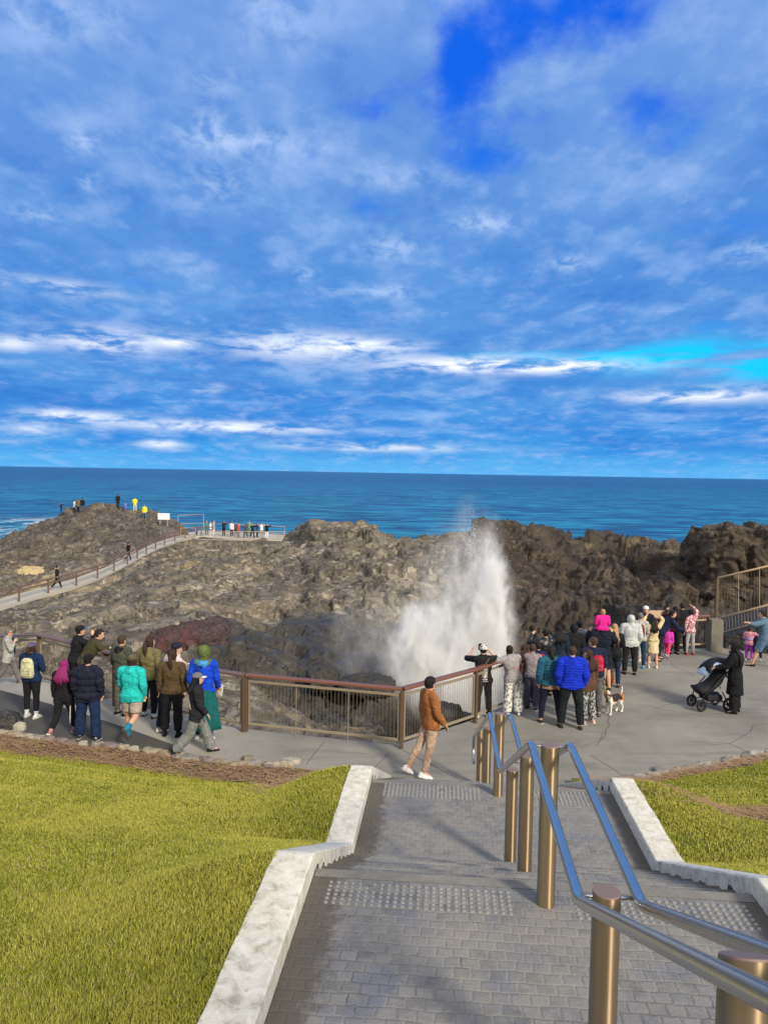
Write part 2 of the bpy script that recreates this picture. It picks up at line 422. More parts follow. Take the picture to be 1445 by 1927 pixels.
def cobbles():
    m, t, b = material('cobble_paving'); o = t.coord('Object')
    wob = t.v('SUBTRACT', t.noise(o, 4.2, 4.0, 0.65, col=True), (0.5, 0.5, 0.5))
    q = t.v('ADD', o, t.v('SCALE', wob, scale=0.055))
    br = t.new('ShaderNodeTexBrick'); br.offset = 0.5; br.squash = 1.0
    t.put(br.inputs['Vector'], q); br.inputs['Scale'].default_value = 1.0
    br.inputs['Brick Width'].default_value = 0.098; br.inputs['Row Height'].default_value = 0.088
    br.inputs['Mortar Size'].default_value = 0.013; br.inputs['Mortar Smooth'].default_value = 1.0
    br.inputs['Color1'].default_value = (0, 0, 0, 1); br.inputs['Color2'].default_value = (1, 1, 1, 1); br.inputs['Mortar'].default_value = (0.5, 0.5, 0.5, 1)
    br.inputs['Bias'].default_value = 0.0
    mort = br.outputs['Fac']; rnd = br.outputs['Color']
    big = t.noise(o, 1.5, 7.0, 0.66, 0.6); mid = t.noise(o, 9.0, 6.0, 0.68); fine = t.noise(o, 95.0, 3.0, 0.65)
    stone = t.mix(rnd, (0.112, 0.113, 0.119), (0.205, 0.202, 0.198))
    stone = t.mix(t.step(mid, 0.35, 0.7), stone, (0.225, 0.218, 0.208))
    blue = t.step(t.noise(t.v('ADD', o, (3, 1, 0)), 2.3, 4.0, 0.6), 0.50, 0.66)
    stone = t.mix(t.m('MULTIPLY', blue, 0.7), stone, (0.115, 0.127, 0.165))
    dust = t.step(big, 0.40, 0.68)
    stone = t.mix(t.m('MULTIPLY', dust, 0.5), stone, (0.27, 0.25, 0.215))
    mc = t.mix(t.step(big, 0.36, 0.56), (0.115, 0.11, 0.10), (0.27, 0.25, 0.205))
    c = t.mix(t.m('MULTIPLY', mort, t.step(t.noise(o, 5.0, 4.0, 0.7), 0.34, 0.66, 0.10, 0.62)), stone, mc)
    # dark gaps where the joints have opened
    crk = t.m('MULTIPLY', t.step(mort, 0.75, 1.0), t.step(t.noise(o, 3.3, 4.0, 0.7), 0.58, 0.66))
    c = t.mix(t.m('MULTIPLY', crk, 0.85), c, (0.045, 0.042, 0.04))
    c = t.mix(t.m('MULTIPLY', t.step(fine, 0.5, 0.8), 0.35), c, (0.36, 0.34, 0.30))
    c = t.mix(t.m('MULTIPLY', t.step(fine, 0.48, 0.2), 0.45), c, (0.07, 0.07, 0.07))
    # dirt washed against the kerbs
    x, y, z = t.sep(o)
    edge = t.m('MAXIMUM', t.step(t.m('ADD', x, t.m('MULTIPLY', t.m('SUBTRACT', mid, 0.5), 0.35)), -1.24, -1.36), t.step(t.m('ADD', x, t.m('MULTIPLY', t.m('SUBTRACT', mid, 0.5), 0.3)), 1.16, 1.28))
    c = t.mix(t.m('MULTIPLY', edge, 0.85), c, t.mix(fine, (0.055, 0.046, 0.036), (0.13, 0.11, 0.085)))
    t.put(b.inputs['Base Color'], c)
    t.put(b.inputs['Roughness'], t.m('SUBTRACT', 0.88, t.m('MULTIPLY', blue, 0.15)))
    h = t.m('ADD', t.m('MULTIPLY', t.m('SUBTRACT', 1.0, mort), 0.34), t.m('ADD', t.m('MULTIPLY', mid, 0.8), t.m('MULTIPLY', fine, 0.3)))
    t.put(b.inputs['Normal'], t.bump(h, 0.75, 0.012)); return m
M['cobble'] = cobbles()
M['nosing'] = simple('step_nosing', (0.20, 0.19, 0.17), 0.9, var=0.35, scale=8.0, bump=0.4, bscale=70)
def whitewash():
    m, t, b = material('old_white_paint'); o = t.coord('Object')
    n = t.noise(o, 9.0, 7.0, 0.68, 0.6); f = t.noise(o, 48.0, 4.0, 0.6); g = t.noise(o, 2.0, 4.0)
    c = t.ramp(n, [(0.30, (0.34, 0.31, 0.24)), (0.45, (0.60, 0.57, 0.48)), (0.60, (0.73, 0.70, 0.62)), (0.85, (0.80, 0.78, 0.71))])
    c = t.mix(t.m('MULTIPLY', t.step(f, 0.58, 0.72), 0.35), c, (0.42, 0.39, 0.31))
    c = t.mix(t.m('MULTIPLY', t.step(g, 0.5, 0.8), 0.3), c, (0.62, 0.56, 0.40))
    pit = t.step(t.voro(t.v('ADD', o, t.v('SCALE', t.noise(o, 20.0, 2.0, col=True), scale=0.05)), 11.0), 0.16, 0.10)
    c = t.mix(t.m('MULTIPLY', pit, 0.5), c, (0.34, 0.31, 0.25))
    t.put(b.inputs['Base Color'], c); b.inputs['Roughness'].default_value = 0.85
    t.put(b.inputs['Normal'], t.bump(t.m('ADD', t.m('MULTIPLY', n, 0.5), t.m('MULTIPLY', f, 0.8)), 0.35, 0.006)); return m
M['white'] = whitewash()
M['bareconc'] = simple('bare_dark_concrete', (0.07, 0.065, 0.06), 0.95, var=0.5, scale=14, bump=0.6, bscale=40)
def bronze():
    m, t, b = material('brushed_bronze'); o = t.coord('Object')
    n = t.noise(t.v('MULTIPLY', o, (60, 60, 3)), 1.0, 3.0); g = t.noise(o, 5.0, 4.0)
    t.put(b.inputs['Base Color'], t.mix(n, (0.31, 0.23, 0.135), (0.42, 0.32, 0.195)))
    b.inputs['Metallic'].default_value = 0.85
    t.put(b.inputs['Roughness'], t.m('ADD', 0.38, t.m('MULTIPLY', g, 0.12)))
    b.inputs['Anisotropic'].default_value = 0.92; b.inputs['Anisotropic Rotation'].default_value = 0.25
    tg = t.new('ShaderNodeTangent', direction_type='RADIAL', axis='Z'); t.put(b.inputs['Tangent'], tg.outputs[0])
    return m
M['bronze'] = bronze()
def steel():
    m, t, b = material('stainless_steel'); o = t.coord('Object'); n = t.noise(o, 30.0, 3.0); g = t.noise(o, 4.0, 3.0)
    t.put(b.inputs['Base Color'], t.mix(g, (0.46, 0.47, 0.48), (0.60, 0.60, 0.60))); b.inputs['Metallic'].default_value = 1.0
    t.put(b.inputs['Roughness'], t.m('ADD', 0.24, t.m('MULTIPLY', g, 0.06))); return m
M['steel'] = steel()
M['stud'] = simple('stud_steel', (0.34, 0.33, 0.30), 0.45, metal=0.4, var=0.25, scale=3)
M['cap'] = simple('post_cap_metal', (0.24, 0.17, 0.15), 0.55, metal=0.3, var=0.15)
M['post'] = simple('fence_post_brown', (0.115, 0.078, 0.048), 0.55, var=0.2, scale=5, metal=0.1)
M['frame'] = simple('fence_frame_tan', (0.30, 0.245, 0.17), 0.5, var=0.15, scale=4, metal=0.2)
M['wire'] = simple('fence_wire', (0.21, 0.175, 0.125), 0.5, metal=0.2)
def wood(name, c1, c2):
    m, t, b = material(name); o = t.coord('Object')
    n = t.noise(t.v('MULTIPLY', o, (1.2, 22, 22)), 1.0, 5.0, 0.6, 0.4)
    t.put(b.inputs['Base Color'], t.mix(n, c1, c2)); b.inputs['Roughness'].default_value = 0.42
    t.put(b.inputs['Normal'], t.bump(n, 0.3, 0.005)); return m
M['rail_wood'] = wood('handrail_timber', (0.115, 0.047, 0.030), (0.205, 0.090, 0.056))
M['rail_wood_old'] = wood('weathered_timber', (0.10, 0.055, 0.045), (0.19, 0.12, 0.10))
M['wood_pale'] = wood('pale_timber', (0.36, 0.25, 0.15), (0.50, 0.36, 0.22))
M['rail_rust'] = wood('rust_brown_rail', (0.12, 0.07, 0.05), (0.20, 0.12, 0.085))

def grass_soil():
    m, t, b = material('lawn_turf'); o = t.pos()
    n = t.noise(o, 1.1, 5.0, 0.6); f = t.noise(o, 38.0, 3.0, 0.6)
    c = t.mix(t.step(n, 0.35, 0.65), (0.11, 0.125, 0.012), (0.18, 0.185, 0.022)); c = t.mix(f, c, (0.085, 0.09, 0.012))
    c = t.mix(t.step(t.noise(o, 2.6, 4.0), 0.64, 0.74), c, (0.16, 0.115, 0.055))
    t.put(b.inputs['Base Color'], c); b.inputs['Roughness'].default_value = 0.95
    t.put(b.inputs['Normal'], t.bump(f, 0.8, 0.03)); return m
M['turf'] = grass_soil()
def blades():
    m, t, b = material('grass_blades'); o = t.pos()
    r = t.new('ShaderNodeNewGeometry').outputs['Random Per Island']
    n = t.noise(o, 0.7, 4.0, 0.6, 0.4); n2 = t.noise(o, 3.2, 4.0, 0.6)
    a = t.ramp(r, [(0.0, (0.165, 0.20, 0.012)), (0.42, (0.31, 0.345, 0.024)), (0.74, (0.45, 0.445, 0.060)), (0.88, (0.50, 0.44, 0.13)), (1.0, (0.58, 0.50, 0.24))])
    a = t.mix(t.m('MULTIPLY', t.step(n, 0.42, 0.58), 0.6), a, (0.50, 0.47, 0.085))
    a = t.mix(t.m('MULTIPLY', t.step(n2, 0.55, 0.72), 0.4), a, (0.19, 0.215, 0.010))
    t.put(b.inputs['Base Color'], a); b.inputs['Roughness'].default_value = 0.6
    b.inputs['Specular IOR Level'].default_value = 0.25
    tr = t.new('ShaderNodeBsdfTranslucent'); t.put(tr.inputs[0], a)
    mx = t.new('ShaderNodeMixShader'); mx.inputs[0].default_value = 0.32
    t.l.new(b.outputs[0], mx.inputs[1]); t.l.new(tr.outputs[0], mx.inputs[2])
    t.l.new(mx.outputs[0], m.node_tree.nodes['Material Output'].inputs[0]); return m
M['blade'] = blades()
M['straw'] = simple('dry_straw', (0.27, 0.17, 0.095), 0.9, var=0.5, scale=3)
def mulch():
    m, t, b = material('straw_mulch'); o = t.pos()
    f = t.noise(t.v('MULTIPLY', o, (14, 50, 14)), 1.0, 4.0, 0.6, 1.0); n = t.noise(o, 2.0, 4.0)
    c = t.ramp(f, [(0.36, (0.05, 0.032, 0.022)), (0.56, (0.14, 0.080, 0.048)), (0.75, (0.34, 0.23, 0.13))])
    c = t.mix(t.m('MULTIPLY', t.step(n, 0.5, 0.7), 0.4), c, (0.12, 0.11, 0.03))
    t.put(b.inputs['Base Color'], c); b.inputs['Roughness'].default_value = 0.95
    t.put(b.inputs['Normal'], t.bump(f, 0.8, 0.03)); return m
M['mulch'] = mulch()
STONES = [simple('edging_stone', c, 0.9, var=0.35, scale=5, bump=0.6, bscale=22, bdist=0.03) for c in ((0.22, 0.21, 0.19), (0.30, 0.27, 0.21), (0.27, 0.22, 0.155), (0.20, 0.16, 0.155), (0.36, 0.33, 0.27))]

def rock():
    m, t, b = material('coastal_rock'); o = t.pos(); x, y, z = t.sep(o)
    w = t.v('SUBTRACT', t.noise(o, 0.28, 4.0, 0.6, col=True), (0.5, 0.5, 0.5))
    q = t.v('ADD', o, t.v('SCALE', w, scale=3.0))
    q2 = t.v('MULTIPLY', q, (1.0, 0.75, 2.1))
    big = t.noise(o, 0.11, 5.0, 0.6, 0.6); mid = t.noise(q, 0.55, 7.0, 0.66, 0.8); fib = t.noise(q2, 0.5, 8.0, 0.62, 1.2); fine = t.noise(q2, 6.5, 6.0, 0.68, 0.6)
    rdg = t.noise(q2, 0.9, 7.0, 0.62, 1.0, kind='RIDGED_MULTIFRACTAL')
    c = t.ramp(fib, [(0.22, (0.115, 0.098, 0.078)), (0.38, (0.190, 0.164, 0.128)), (0.52, (0.265, 0.230, 0.178)), (0.66, (0.335, 0.295, 0.230)), (0.85, (0.44, 0.395, 0.315))])
    # folded flow bands that dip to the right, with thin dark partings
    al = t.m('SUBTRACT', t.m('MULTIPLY', x, 0.88), t.m('MULTIPLY', z, 0.47)); ac = t.m('ADD', t.m('MULTIPLY', z, 0.88), t.m('MULTIPLY', x, 0.47))
    bq = t.v('ADD', t.comb(t.m('MULTIPLY', al, 0.26), t.m('MULTIPLY', y, 0.20), t.m('MULTIPLY', ac, 1.25)), t.v('SCALE', w, scale=3.0))
    bands = t.noise(bq, 1.0, 7.0, 0.62, 1.2)
    part = t.step(t.m('ABSOLUTE', t.m('SUBTRACT', bands, 0.5)), 0.055, 0.012)
    crk = t.step(t.voro(t.v('ADD', bq, t.v('SCALE', t.noise(o, 1.3, 5.0, 0.7, col=True), scale=1.1)), 0.75, 'DISTANCE_TO_EDGE'), 0.055, 0.012)
    lines = t.m('MAXIMUM', t.m('MULTIPLY', part, t.step(mid, 0.42, 0.6)), t.m('MULTIPLY', crk, t.step(big, 0.38, 0.55)))
    pale = t.step(t.noise(o, 0.19, 4.0, 0.55, 0.8), 0.46, 0.62)
    c = t.mix(t.m('MULTIPLY', pale, 0.68), c, t.mix(bands, (0.36, 0.315, 0.240), (0.54, 0.48, 0.38)))
    c = t.mix(t.m('MULTIPLY', t.step(mid, 0.48, 0.36), 0.72), c, (0.085, 0.075, 0.066))
    c = t.mix(t.m('MULTIPLY', lines, 0.8), c, (0.035, 0.032, 0.030))
    c = t.mix(t.m('MULTIPLY', t.step(big, 0.50, 0.66), 0.45), c, (0.40, 0.33, 0.22))
    # the purple-black wall on the right, and the headland to the far left, are a darker flow
    dk = t.m('MAXIMUM', t.m('MULTIPLY', t.step(t.m('SUBTRACT', x, t.m('MULTIPLY', y, 0.10)), -1.3, 1.4), 0.88), t.m('MULTIPLY', t.step(y, 62.0, 85.0), 0.45))
    c = t.mix(dk, c, t.mix(1.0, c, (0.30, 0.25, 0.24), 'MULTIPLY'))
    ox = t.m('MULTIPLY', t.step(t.noise(o, 0.5, 4.0), 0.56, 0.70), t.step(x, 3.0, 8.0))
    c = t.mix(t.m('MULTIPLY', ox, 0.4), c, (0.13, 0.11, 0.06))
    # rock kept wet by the blowhole
    def near(cx, cy, sx, sy):
        dx = t.m('MULTIPLY', t.m('SUBTRACT', x, cx), 1 / sx); dy = t.m('MULTIPLY', t.m('SUBTRACT', y, cy), 1 / sy)
        return t.m('ADD', t.m('MULTIPLY', dx, dx), t.m('MULTIPLY', dy, dy))
    wn = t.m('MULTIPLY', t.m('SUBTRACT', mid, 0.5), 1.3)
    wet = t.step(t.m('ADD', near(-1.6, 28.6, 6.0, 7.6), wn), 1.25, 0.65)
    wet2 = t.m('MULTIPLY', t.step(t.m('ADD', near(10.5, 28.0, 4.5, 3.5), wn), 1.3, 0.6), 0.8)
    wet = t.m('MAXIMUM', wet, wet2)
    c = t.mix(t.m('MULTIPLY', wet, 0.86), c, t.mix(fine, (0.022, 0.023, 0.024), (0.075, 0.070, 0.062)))
    grn = t.m('MULTIPLY', wet, t.step(t.noise(o, 0.9, 3.0), 0.52, 0.66))
    c = t.mix(t.m('MULTIPLY', grn, 0.35), c, (0.03, 0.045, 0.035))
    # yellow-cream lichen by the lower walkway
    li = t.m('MULTIPLY', t.step(near(-19.5, 60, 16.0, 12.0), 1.1, 0.5), t.step(t.noise(t.v('MULTIPLY', o, (1, 0.5, 1)), 0.32, 4.0, 0.55), 0.60, 0.68))
    li2 = t.m('MULTIPLY', t.step(near(-23.5, 60.5, 6.5, 9.0), 1.1, 0.6), t.step(t.noise(o, 0.55, 4.0, 0.55), 0.50, 0.60))
    c = t.mix(t.m('MULTIPLY', t.m('MAXIMUM', li, li2), 0.8), c, (0.50, 0.40, 0.20))
    c = t.mix(t.m('MULTIPLY', t.step(rdg, 0.25, 0.02), 0.5), c, (0.03, 0.028, 0.027))
    t.put(b.inputs['Base Color'], c)
    t.put(b.inputs['Roughness'], t.m('SUBTRACT', 0.9, t.m('MULTIPLY', wet, 0.35)))
    b.inputs['Specular IOR Level'].default_value = 0.3
    h = t.m('ADD', t.m('MULTIPLY', fib, 0.7), t.m('ADD', t.m('MULTIPLY', bands, 1.3), t.m('SUBTRACT', t.m('MULTIPLY', fine, 0.35), t.m('MULTIPLY', lines, 0.35))))
    t.put(b.inputs['Normal'], t.bump(h, 0.6, 0.20)); return m
M['rock'] = rock()
def red_rock():
    m, t, b = material('red_black_rock'); o = t.coord('Object')
    n = t.noise(o, 1.1, 6.0, 0.65, 0.8); f = t.noise(o, 5.0, 7.0, 0.68, 1.2)
    c = t.ramp(f, [(0.3, (0.022, 0.017, 0.017)), (0.5, (0.070, 0.045, 0.045)), (0.7, (0.15, 0.105, 0.10))])
    x, y, z = t.sep(o)
    c = t.mix(t.m('MULTIPLY', t.m('MULTIPLY', t.step(n, 0.42, 0.6), t.step(x, 0.9, 0.3)), 0.5), c, (0.14, 0.040, 0.045))
    t.put(b.inputs['Base Color'], c); b.inputs['Roughness'].default_value = 0.8
    t.put(b.inputs['Normal'], t.bump(f, 1.0, 0.15)); return m
M['red_rock'] = red_rock()
M['dark_rock'] = simple('dark_wet_rock', (0.035, 0.034, 0.034), 0.6, var=0.7, scale=4, bump=1.0, bscale=7, bdist=0.1)
M['tan_rock'] = simple('cream_rock', (0.46, 0.36, 0.20), 0.9, var=0.35, scale=2, bump=0.8, bscale=5, bdist=0.2)
M['walk'] = simple('walkway_concrete', (0.40, 0.375, 0.325), 0.9, var=0.15, scale=0.6)
def sea():
    m, t, b = material('sea_water'); o = t.pos(); x, y, z = t.sep(o)
    w1 = t.noise(t.v('MULTIPLY', o, (0.045, 0.085, 1)), 1.0, 6.0, 0.62, 0.4); w2 = t.noise(t.v('MULTIPLY', o, (0.06, 0.20, 1)), 1.0, 8.0, 0.72, 0.6); sw = t.noise(t.v('MULTIPLY', o, (0.004, 0.012, 1)), 1.0, 4.0)
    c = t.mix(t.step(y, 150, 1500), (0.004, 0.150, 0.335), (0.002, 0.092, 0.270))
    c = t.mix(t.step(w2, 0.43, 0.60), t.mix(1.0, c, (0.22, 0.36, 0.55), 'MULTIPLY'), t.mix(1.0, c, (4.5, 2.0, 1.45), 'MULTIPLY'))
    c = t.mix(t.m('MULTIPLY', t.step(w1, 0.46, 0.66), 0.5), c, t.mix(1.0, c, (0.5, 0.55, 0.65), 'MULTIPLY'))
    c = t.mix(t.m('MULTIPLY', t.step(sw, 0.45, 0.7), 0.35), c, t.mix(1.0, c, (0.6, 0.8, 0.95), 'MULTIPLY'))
    # white water off the left point
    def near(cx, cy, sx, sy):
        dx = t.m('MULTIPLY', t.m('SUBTRACT', x, cx), 1 / sx); dy = t.m('MULTIPLY', t.m('SUBTRACT', y, cy), 1 / sy)
        return t.m('EXPONENT', t.m('MULTIPLY', t.m('ADD', t.m('MULTIPLY', dx, dx), t.m('MULTIPLY', dy, dy)), -1.0))
    fo = t.m('MULTIPLY', t.m('ADD', near(-92, 200, 20, 26), t.m('MULTIPLY', near(-74, 168, 18, 16), 1.2)), t.step(t.noise(t.v('MULTIPLY', o, (0.09, 0.05, 1)), 1.0, 6.0, 0.7, 1.0), 0.50, 0.60), clamp=True)
    c = t.mix(fo, c, (0.72, 0.78, 0.80))
    aq = near(-86, 178, 30, 32)
    c = t.mix(t.m('MULTIPLY', aq, 0.3), c, (0.02, 0.24, 0.30))
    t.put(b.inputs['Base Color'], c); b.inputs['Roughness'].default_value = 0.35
    b.inputs['Specular IOR Level'].default_value = 0.16
    h = t.m('ADD', t.m('MULTIPLY', w1, 2.0), t.m('MULTIPLY', w2, 0.8))
    t.put(b.inputs['Normal'], t.bump(h, 1.0, 2.6)); return m
M['sea'] = sea()
# ------------------------------------------------------------------ ground levels (world z)
ZA, ZB, ZP = 2.695, 1.64, 0.0                    # upper landing, lower landing, platform
S_A0, S_A1, S_B0, S_B1, S_P = 2.95, 5.00, 7.05, 9.15, 12.95
T_L, T_R, KW = -1.515, 1.36, 0.27                # kerb inner edges and width

# ------------------------------------------------------------------ sea
def build_sea():
    me = np_mesh('sea', [(-60000, 30, -9.5), (60000, 30, -9.5), (60000, 90000, -9.5), (-60000, 90000, -9.5)], [(0, 1, 2, 3)], mats=[M['sea']])
    tag(link('sea', me), kind='structure')
build_sea()

# ------------------------------------------------------------------ rocky headland
def crest_z(v, u, d): return EYE.z - (v - (890 + (u - 722.5) * 0.0173)) / F_PX * d
# per direction (photo column): what stands at which distance, near to far; last = behind the crest
PROF = {
    -260: [(1330, 17), (1300, 21), (1250, 26), (1190, 38), (1150, 52), (1110, 64), (1080, 76), (1045, 90), (1035, 96)],
    0:   [(1345, 17), (1310, 20.5), (1268, 25), (1190, 36), (1150, 48), (1139, 56), (1120, 62), (1075, 74), (1040, 88), (1022, 95)],
    70:  [(1350, 16.8), (1318, 19.5), (1262, 24), (1190, 35), (1148, 48), (1118, 58), (1098, 66), (1055, 80), (1005, 92), (988, 98)],
    120: [(1355, 16.6), (1320, 19), (1258, 24), (1190, 34), (1140, 46), (1108, 57), (1085, 66), (1040, 82), (985, 94), (968, 100)],
    190: [(1360, 16.4), (1330, 18), (1262, 23), (1190, 32), (1130, 45), (1085, 60), (1068, 66), (1025, 82), (975, 95), (952, 102)],
    260: [(1370, 16.2), (1340, 17.5), (1268, 22), (1200, 30), (1130, 41), (1072, 56), (1045, 68), (1010, 84), (975, 96), (962, 102)],
    325: [(1380, 16.0), (1350, 17), (1280, 21.5), (1215, 28), (1140, 38), (1075, 52), (1036, 66), (1015, 80), (1000, 92), (975, 101)],
    362: [(1385, 15.9), (1355, 17), (1285, 21.5), (1220, 28), (1140, 37), (1075, 50), (1035, 65), (1018, 78), (1010, 90), (1004, 102)],
    470: [(1392, 15.6), (1375, 16.6), (1310, 20.5), (1240, 27), (1165, 36), (1090, 46), (1045, 58), (1026, 72), (1018, 92), (1016, 104)],
    545: [(1395, 15.3), (1380, 16.2), (1365, 19.5), (1310, 24.5), (1215, 32), (1110, 42), (1055, 51), (1030, 60), (1018, 70), (1014, 76)],
    585: [(1400, 15.2), (1382, 16.1), (1395, 19.3), (1335, 24), (1232, 31), (1118, 40.5), (1055, 49), (1020, 56), (990, 60), (984, 63)],
    700: [(1402, 15.0), (1388, 15.8), (1420, 18.8), (1370, 23), (1255, 30), (1122, 38.5), (1060, 46), (1025, 52), (994, 57), (986, 60)],
    728: [(1404, 15.0), (1390, 15.8), (1440, 18.6), (1390, 23), (1262, 30), (1125, 38), (1065, 44), (1040, 49), (1024, 54), (1020, 58)],
    800: [(1405, 15.6), (1390, 17.2), (1500, 19.2), (1440, 24), (1290, 30), (1130, 35.5), (1070, 42), (1035, 47), (1018, 51), (1012, 55)],
    880: [(1400, 17.0), (1380, 18.0), (1500, 20.0), (1440, 24), (1290, 30), (1135, 35), (1070, 40), (1030, 44), (1008, 48), (1003, 52)],
    905: [(1395, 17.5), (1370, 18.8), (1480, 20.5), (1430, 24), (1280, 30), (1140, 34.5), (1070, 39), (1025, 42), (992, 44), (986, 47)],
    1000: [(1375, 18.8), (1345, 20.2), (1440, 22), (1390, 25), (1270, 30), (1160, 34), (1085, 38.5), (1035, 41.5), (1002, 44), (992, 47)],
    1090: [(1345, 20.6), (1315, 21.8), (1340, 23.5), (1310, 26), (1240, 29.5), (1160, 33), (1100, 37), (1060, 40), (1028, 43), (1019, 46)],
    1180: [(1320, 22.0), (1290, 23.2), (1300, 25), (1270, 27), (1215, 29.5), (1160, 32), (1110, 35.5), (1070, 38.5), (1042, 41), (1034, 44)],
    1240: [(1310, 24.0), (1280, 24.9), (1275, 26), (1245, 27.5), (1200, 29.5), (1155, 32), (1110, 35), (1070, 38), (1042, 40.5), (1033, 43)],
    1280: [(1310, 24.2), (1280, 25.1), (1265, 26), (1240, 27.2), (1195, 29), (1150, 31.5), (1110, 34), (1075, 37), (1056, 39), (1049, 41)],
    1445: [(1315, 24.4), (1285, 25.4), (1262, 26), (1238, 27.2), (1195, 28.5), (1150, 31), (1115, 34), (1085, 36.5), (1068, 38.5), (1060, 40.5)],
    1720: [(1320, 24.4), (1290, 25.4), (1268, 26), (1240, 27.2), (1200, 28.5), (1155, 31), (1120, 34), (1090, 36.5), (1074, 38.5), (1066, 40.5)],
}
WALK = [on for on in [(-250, 1178, 46), (-80, 1147, 51), (0, 1139, 54.5), (60, 1121, 58), (130, 1103, 62), (185, 1084, 66.5), (230, 1062, 72), (268, 1041, 79), (300, 1026, 85), (335, 1014, 91), (362, 1008, 94.5), (400, 1008, 95.5)]]
WALK_P = [at_d(*w) for w in WALK]
DECK = [(366, 1013, 93), (430, 1016, 92.5), (545, 1016, 94), (548, 1009, 101), (470, 1004, 104), (380, 998, 107), (352, 1001, 102)]

def walk_field(X, Y):
    """distance to the lower walkway's centre line and its level there"""
    best = np.full(X.shape, 1e9); zz = np.zeros(X.shape)
    for a, b in zip(WALK_P[:-1], WALK_P[1:]):
        dx, dy = b.x - a.x, b.y - a.y; L2 = dx * dx + dy * dy
        k = np.clip(((X - a.x) * dx + (Y - a.y) * dy) / L2, 0, 1)
        d = np.hypot(X - a.x - k * dx, Y - a.y - k * dy); z = a.z + k * (b.z - a.z)
        m = d < best; best = np.where(m, d, best); zz = np.where(m, z, zz)
    return best, zz

NC, NR = 680, 640
def facets(P, seed):
    """tilted plates: every cell of a jittered grid is a small plane of its own"""
    P = np.asarray(P, np.float32); i0 = np.floor(P).astype(np.int64); best = np.full(len(P), 1e9, np.float32); val = np.zeros(len(P), np.float32)
    u = lambda h, k: ((h >> np.uint32(k)) & np.uint32(1023)).astype(np.float32) / 1023.0
    for dx in (-1, 0, 1):
        for dy in (-1, 0, 1):
            for dz in (-1, 0, 1):
                c = i0 + np.array([dx, dy, dz]); h = _hash(c[:, 0], c[:, 1], c[:, 2], seed); g = _hash(c[:, 0], c[:, 1], c[:, 2], seed + 77)
                r = P - (c + np.stack([u(h, 0), u(h, 10), u(h, 20)], 1)); d = (r * r).sum(1)
                m = d < best; best = np.where(m, d, best)
                v = r[:, 0] * (u(g, 0) - .5) * 1.7 + r[:, 1] * (u(g, 10) - .5) * 1.7 + (u(g, 20) - .5) * 0.9
                val = np.where(m, v, val)
    return val
TERR = {}
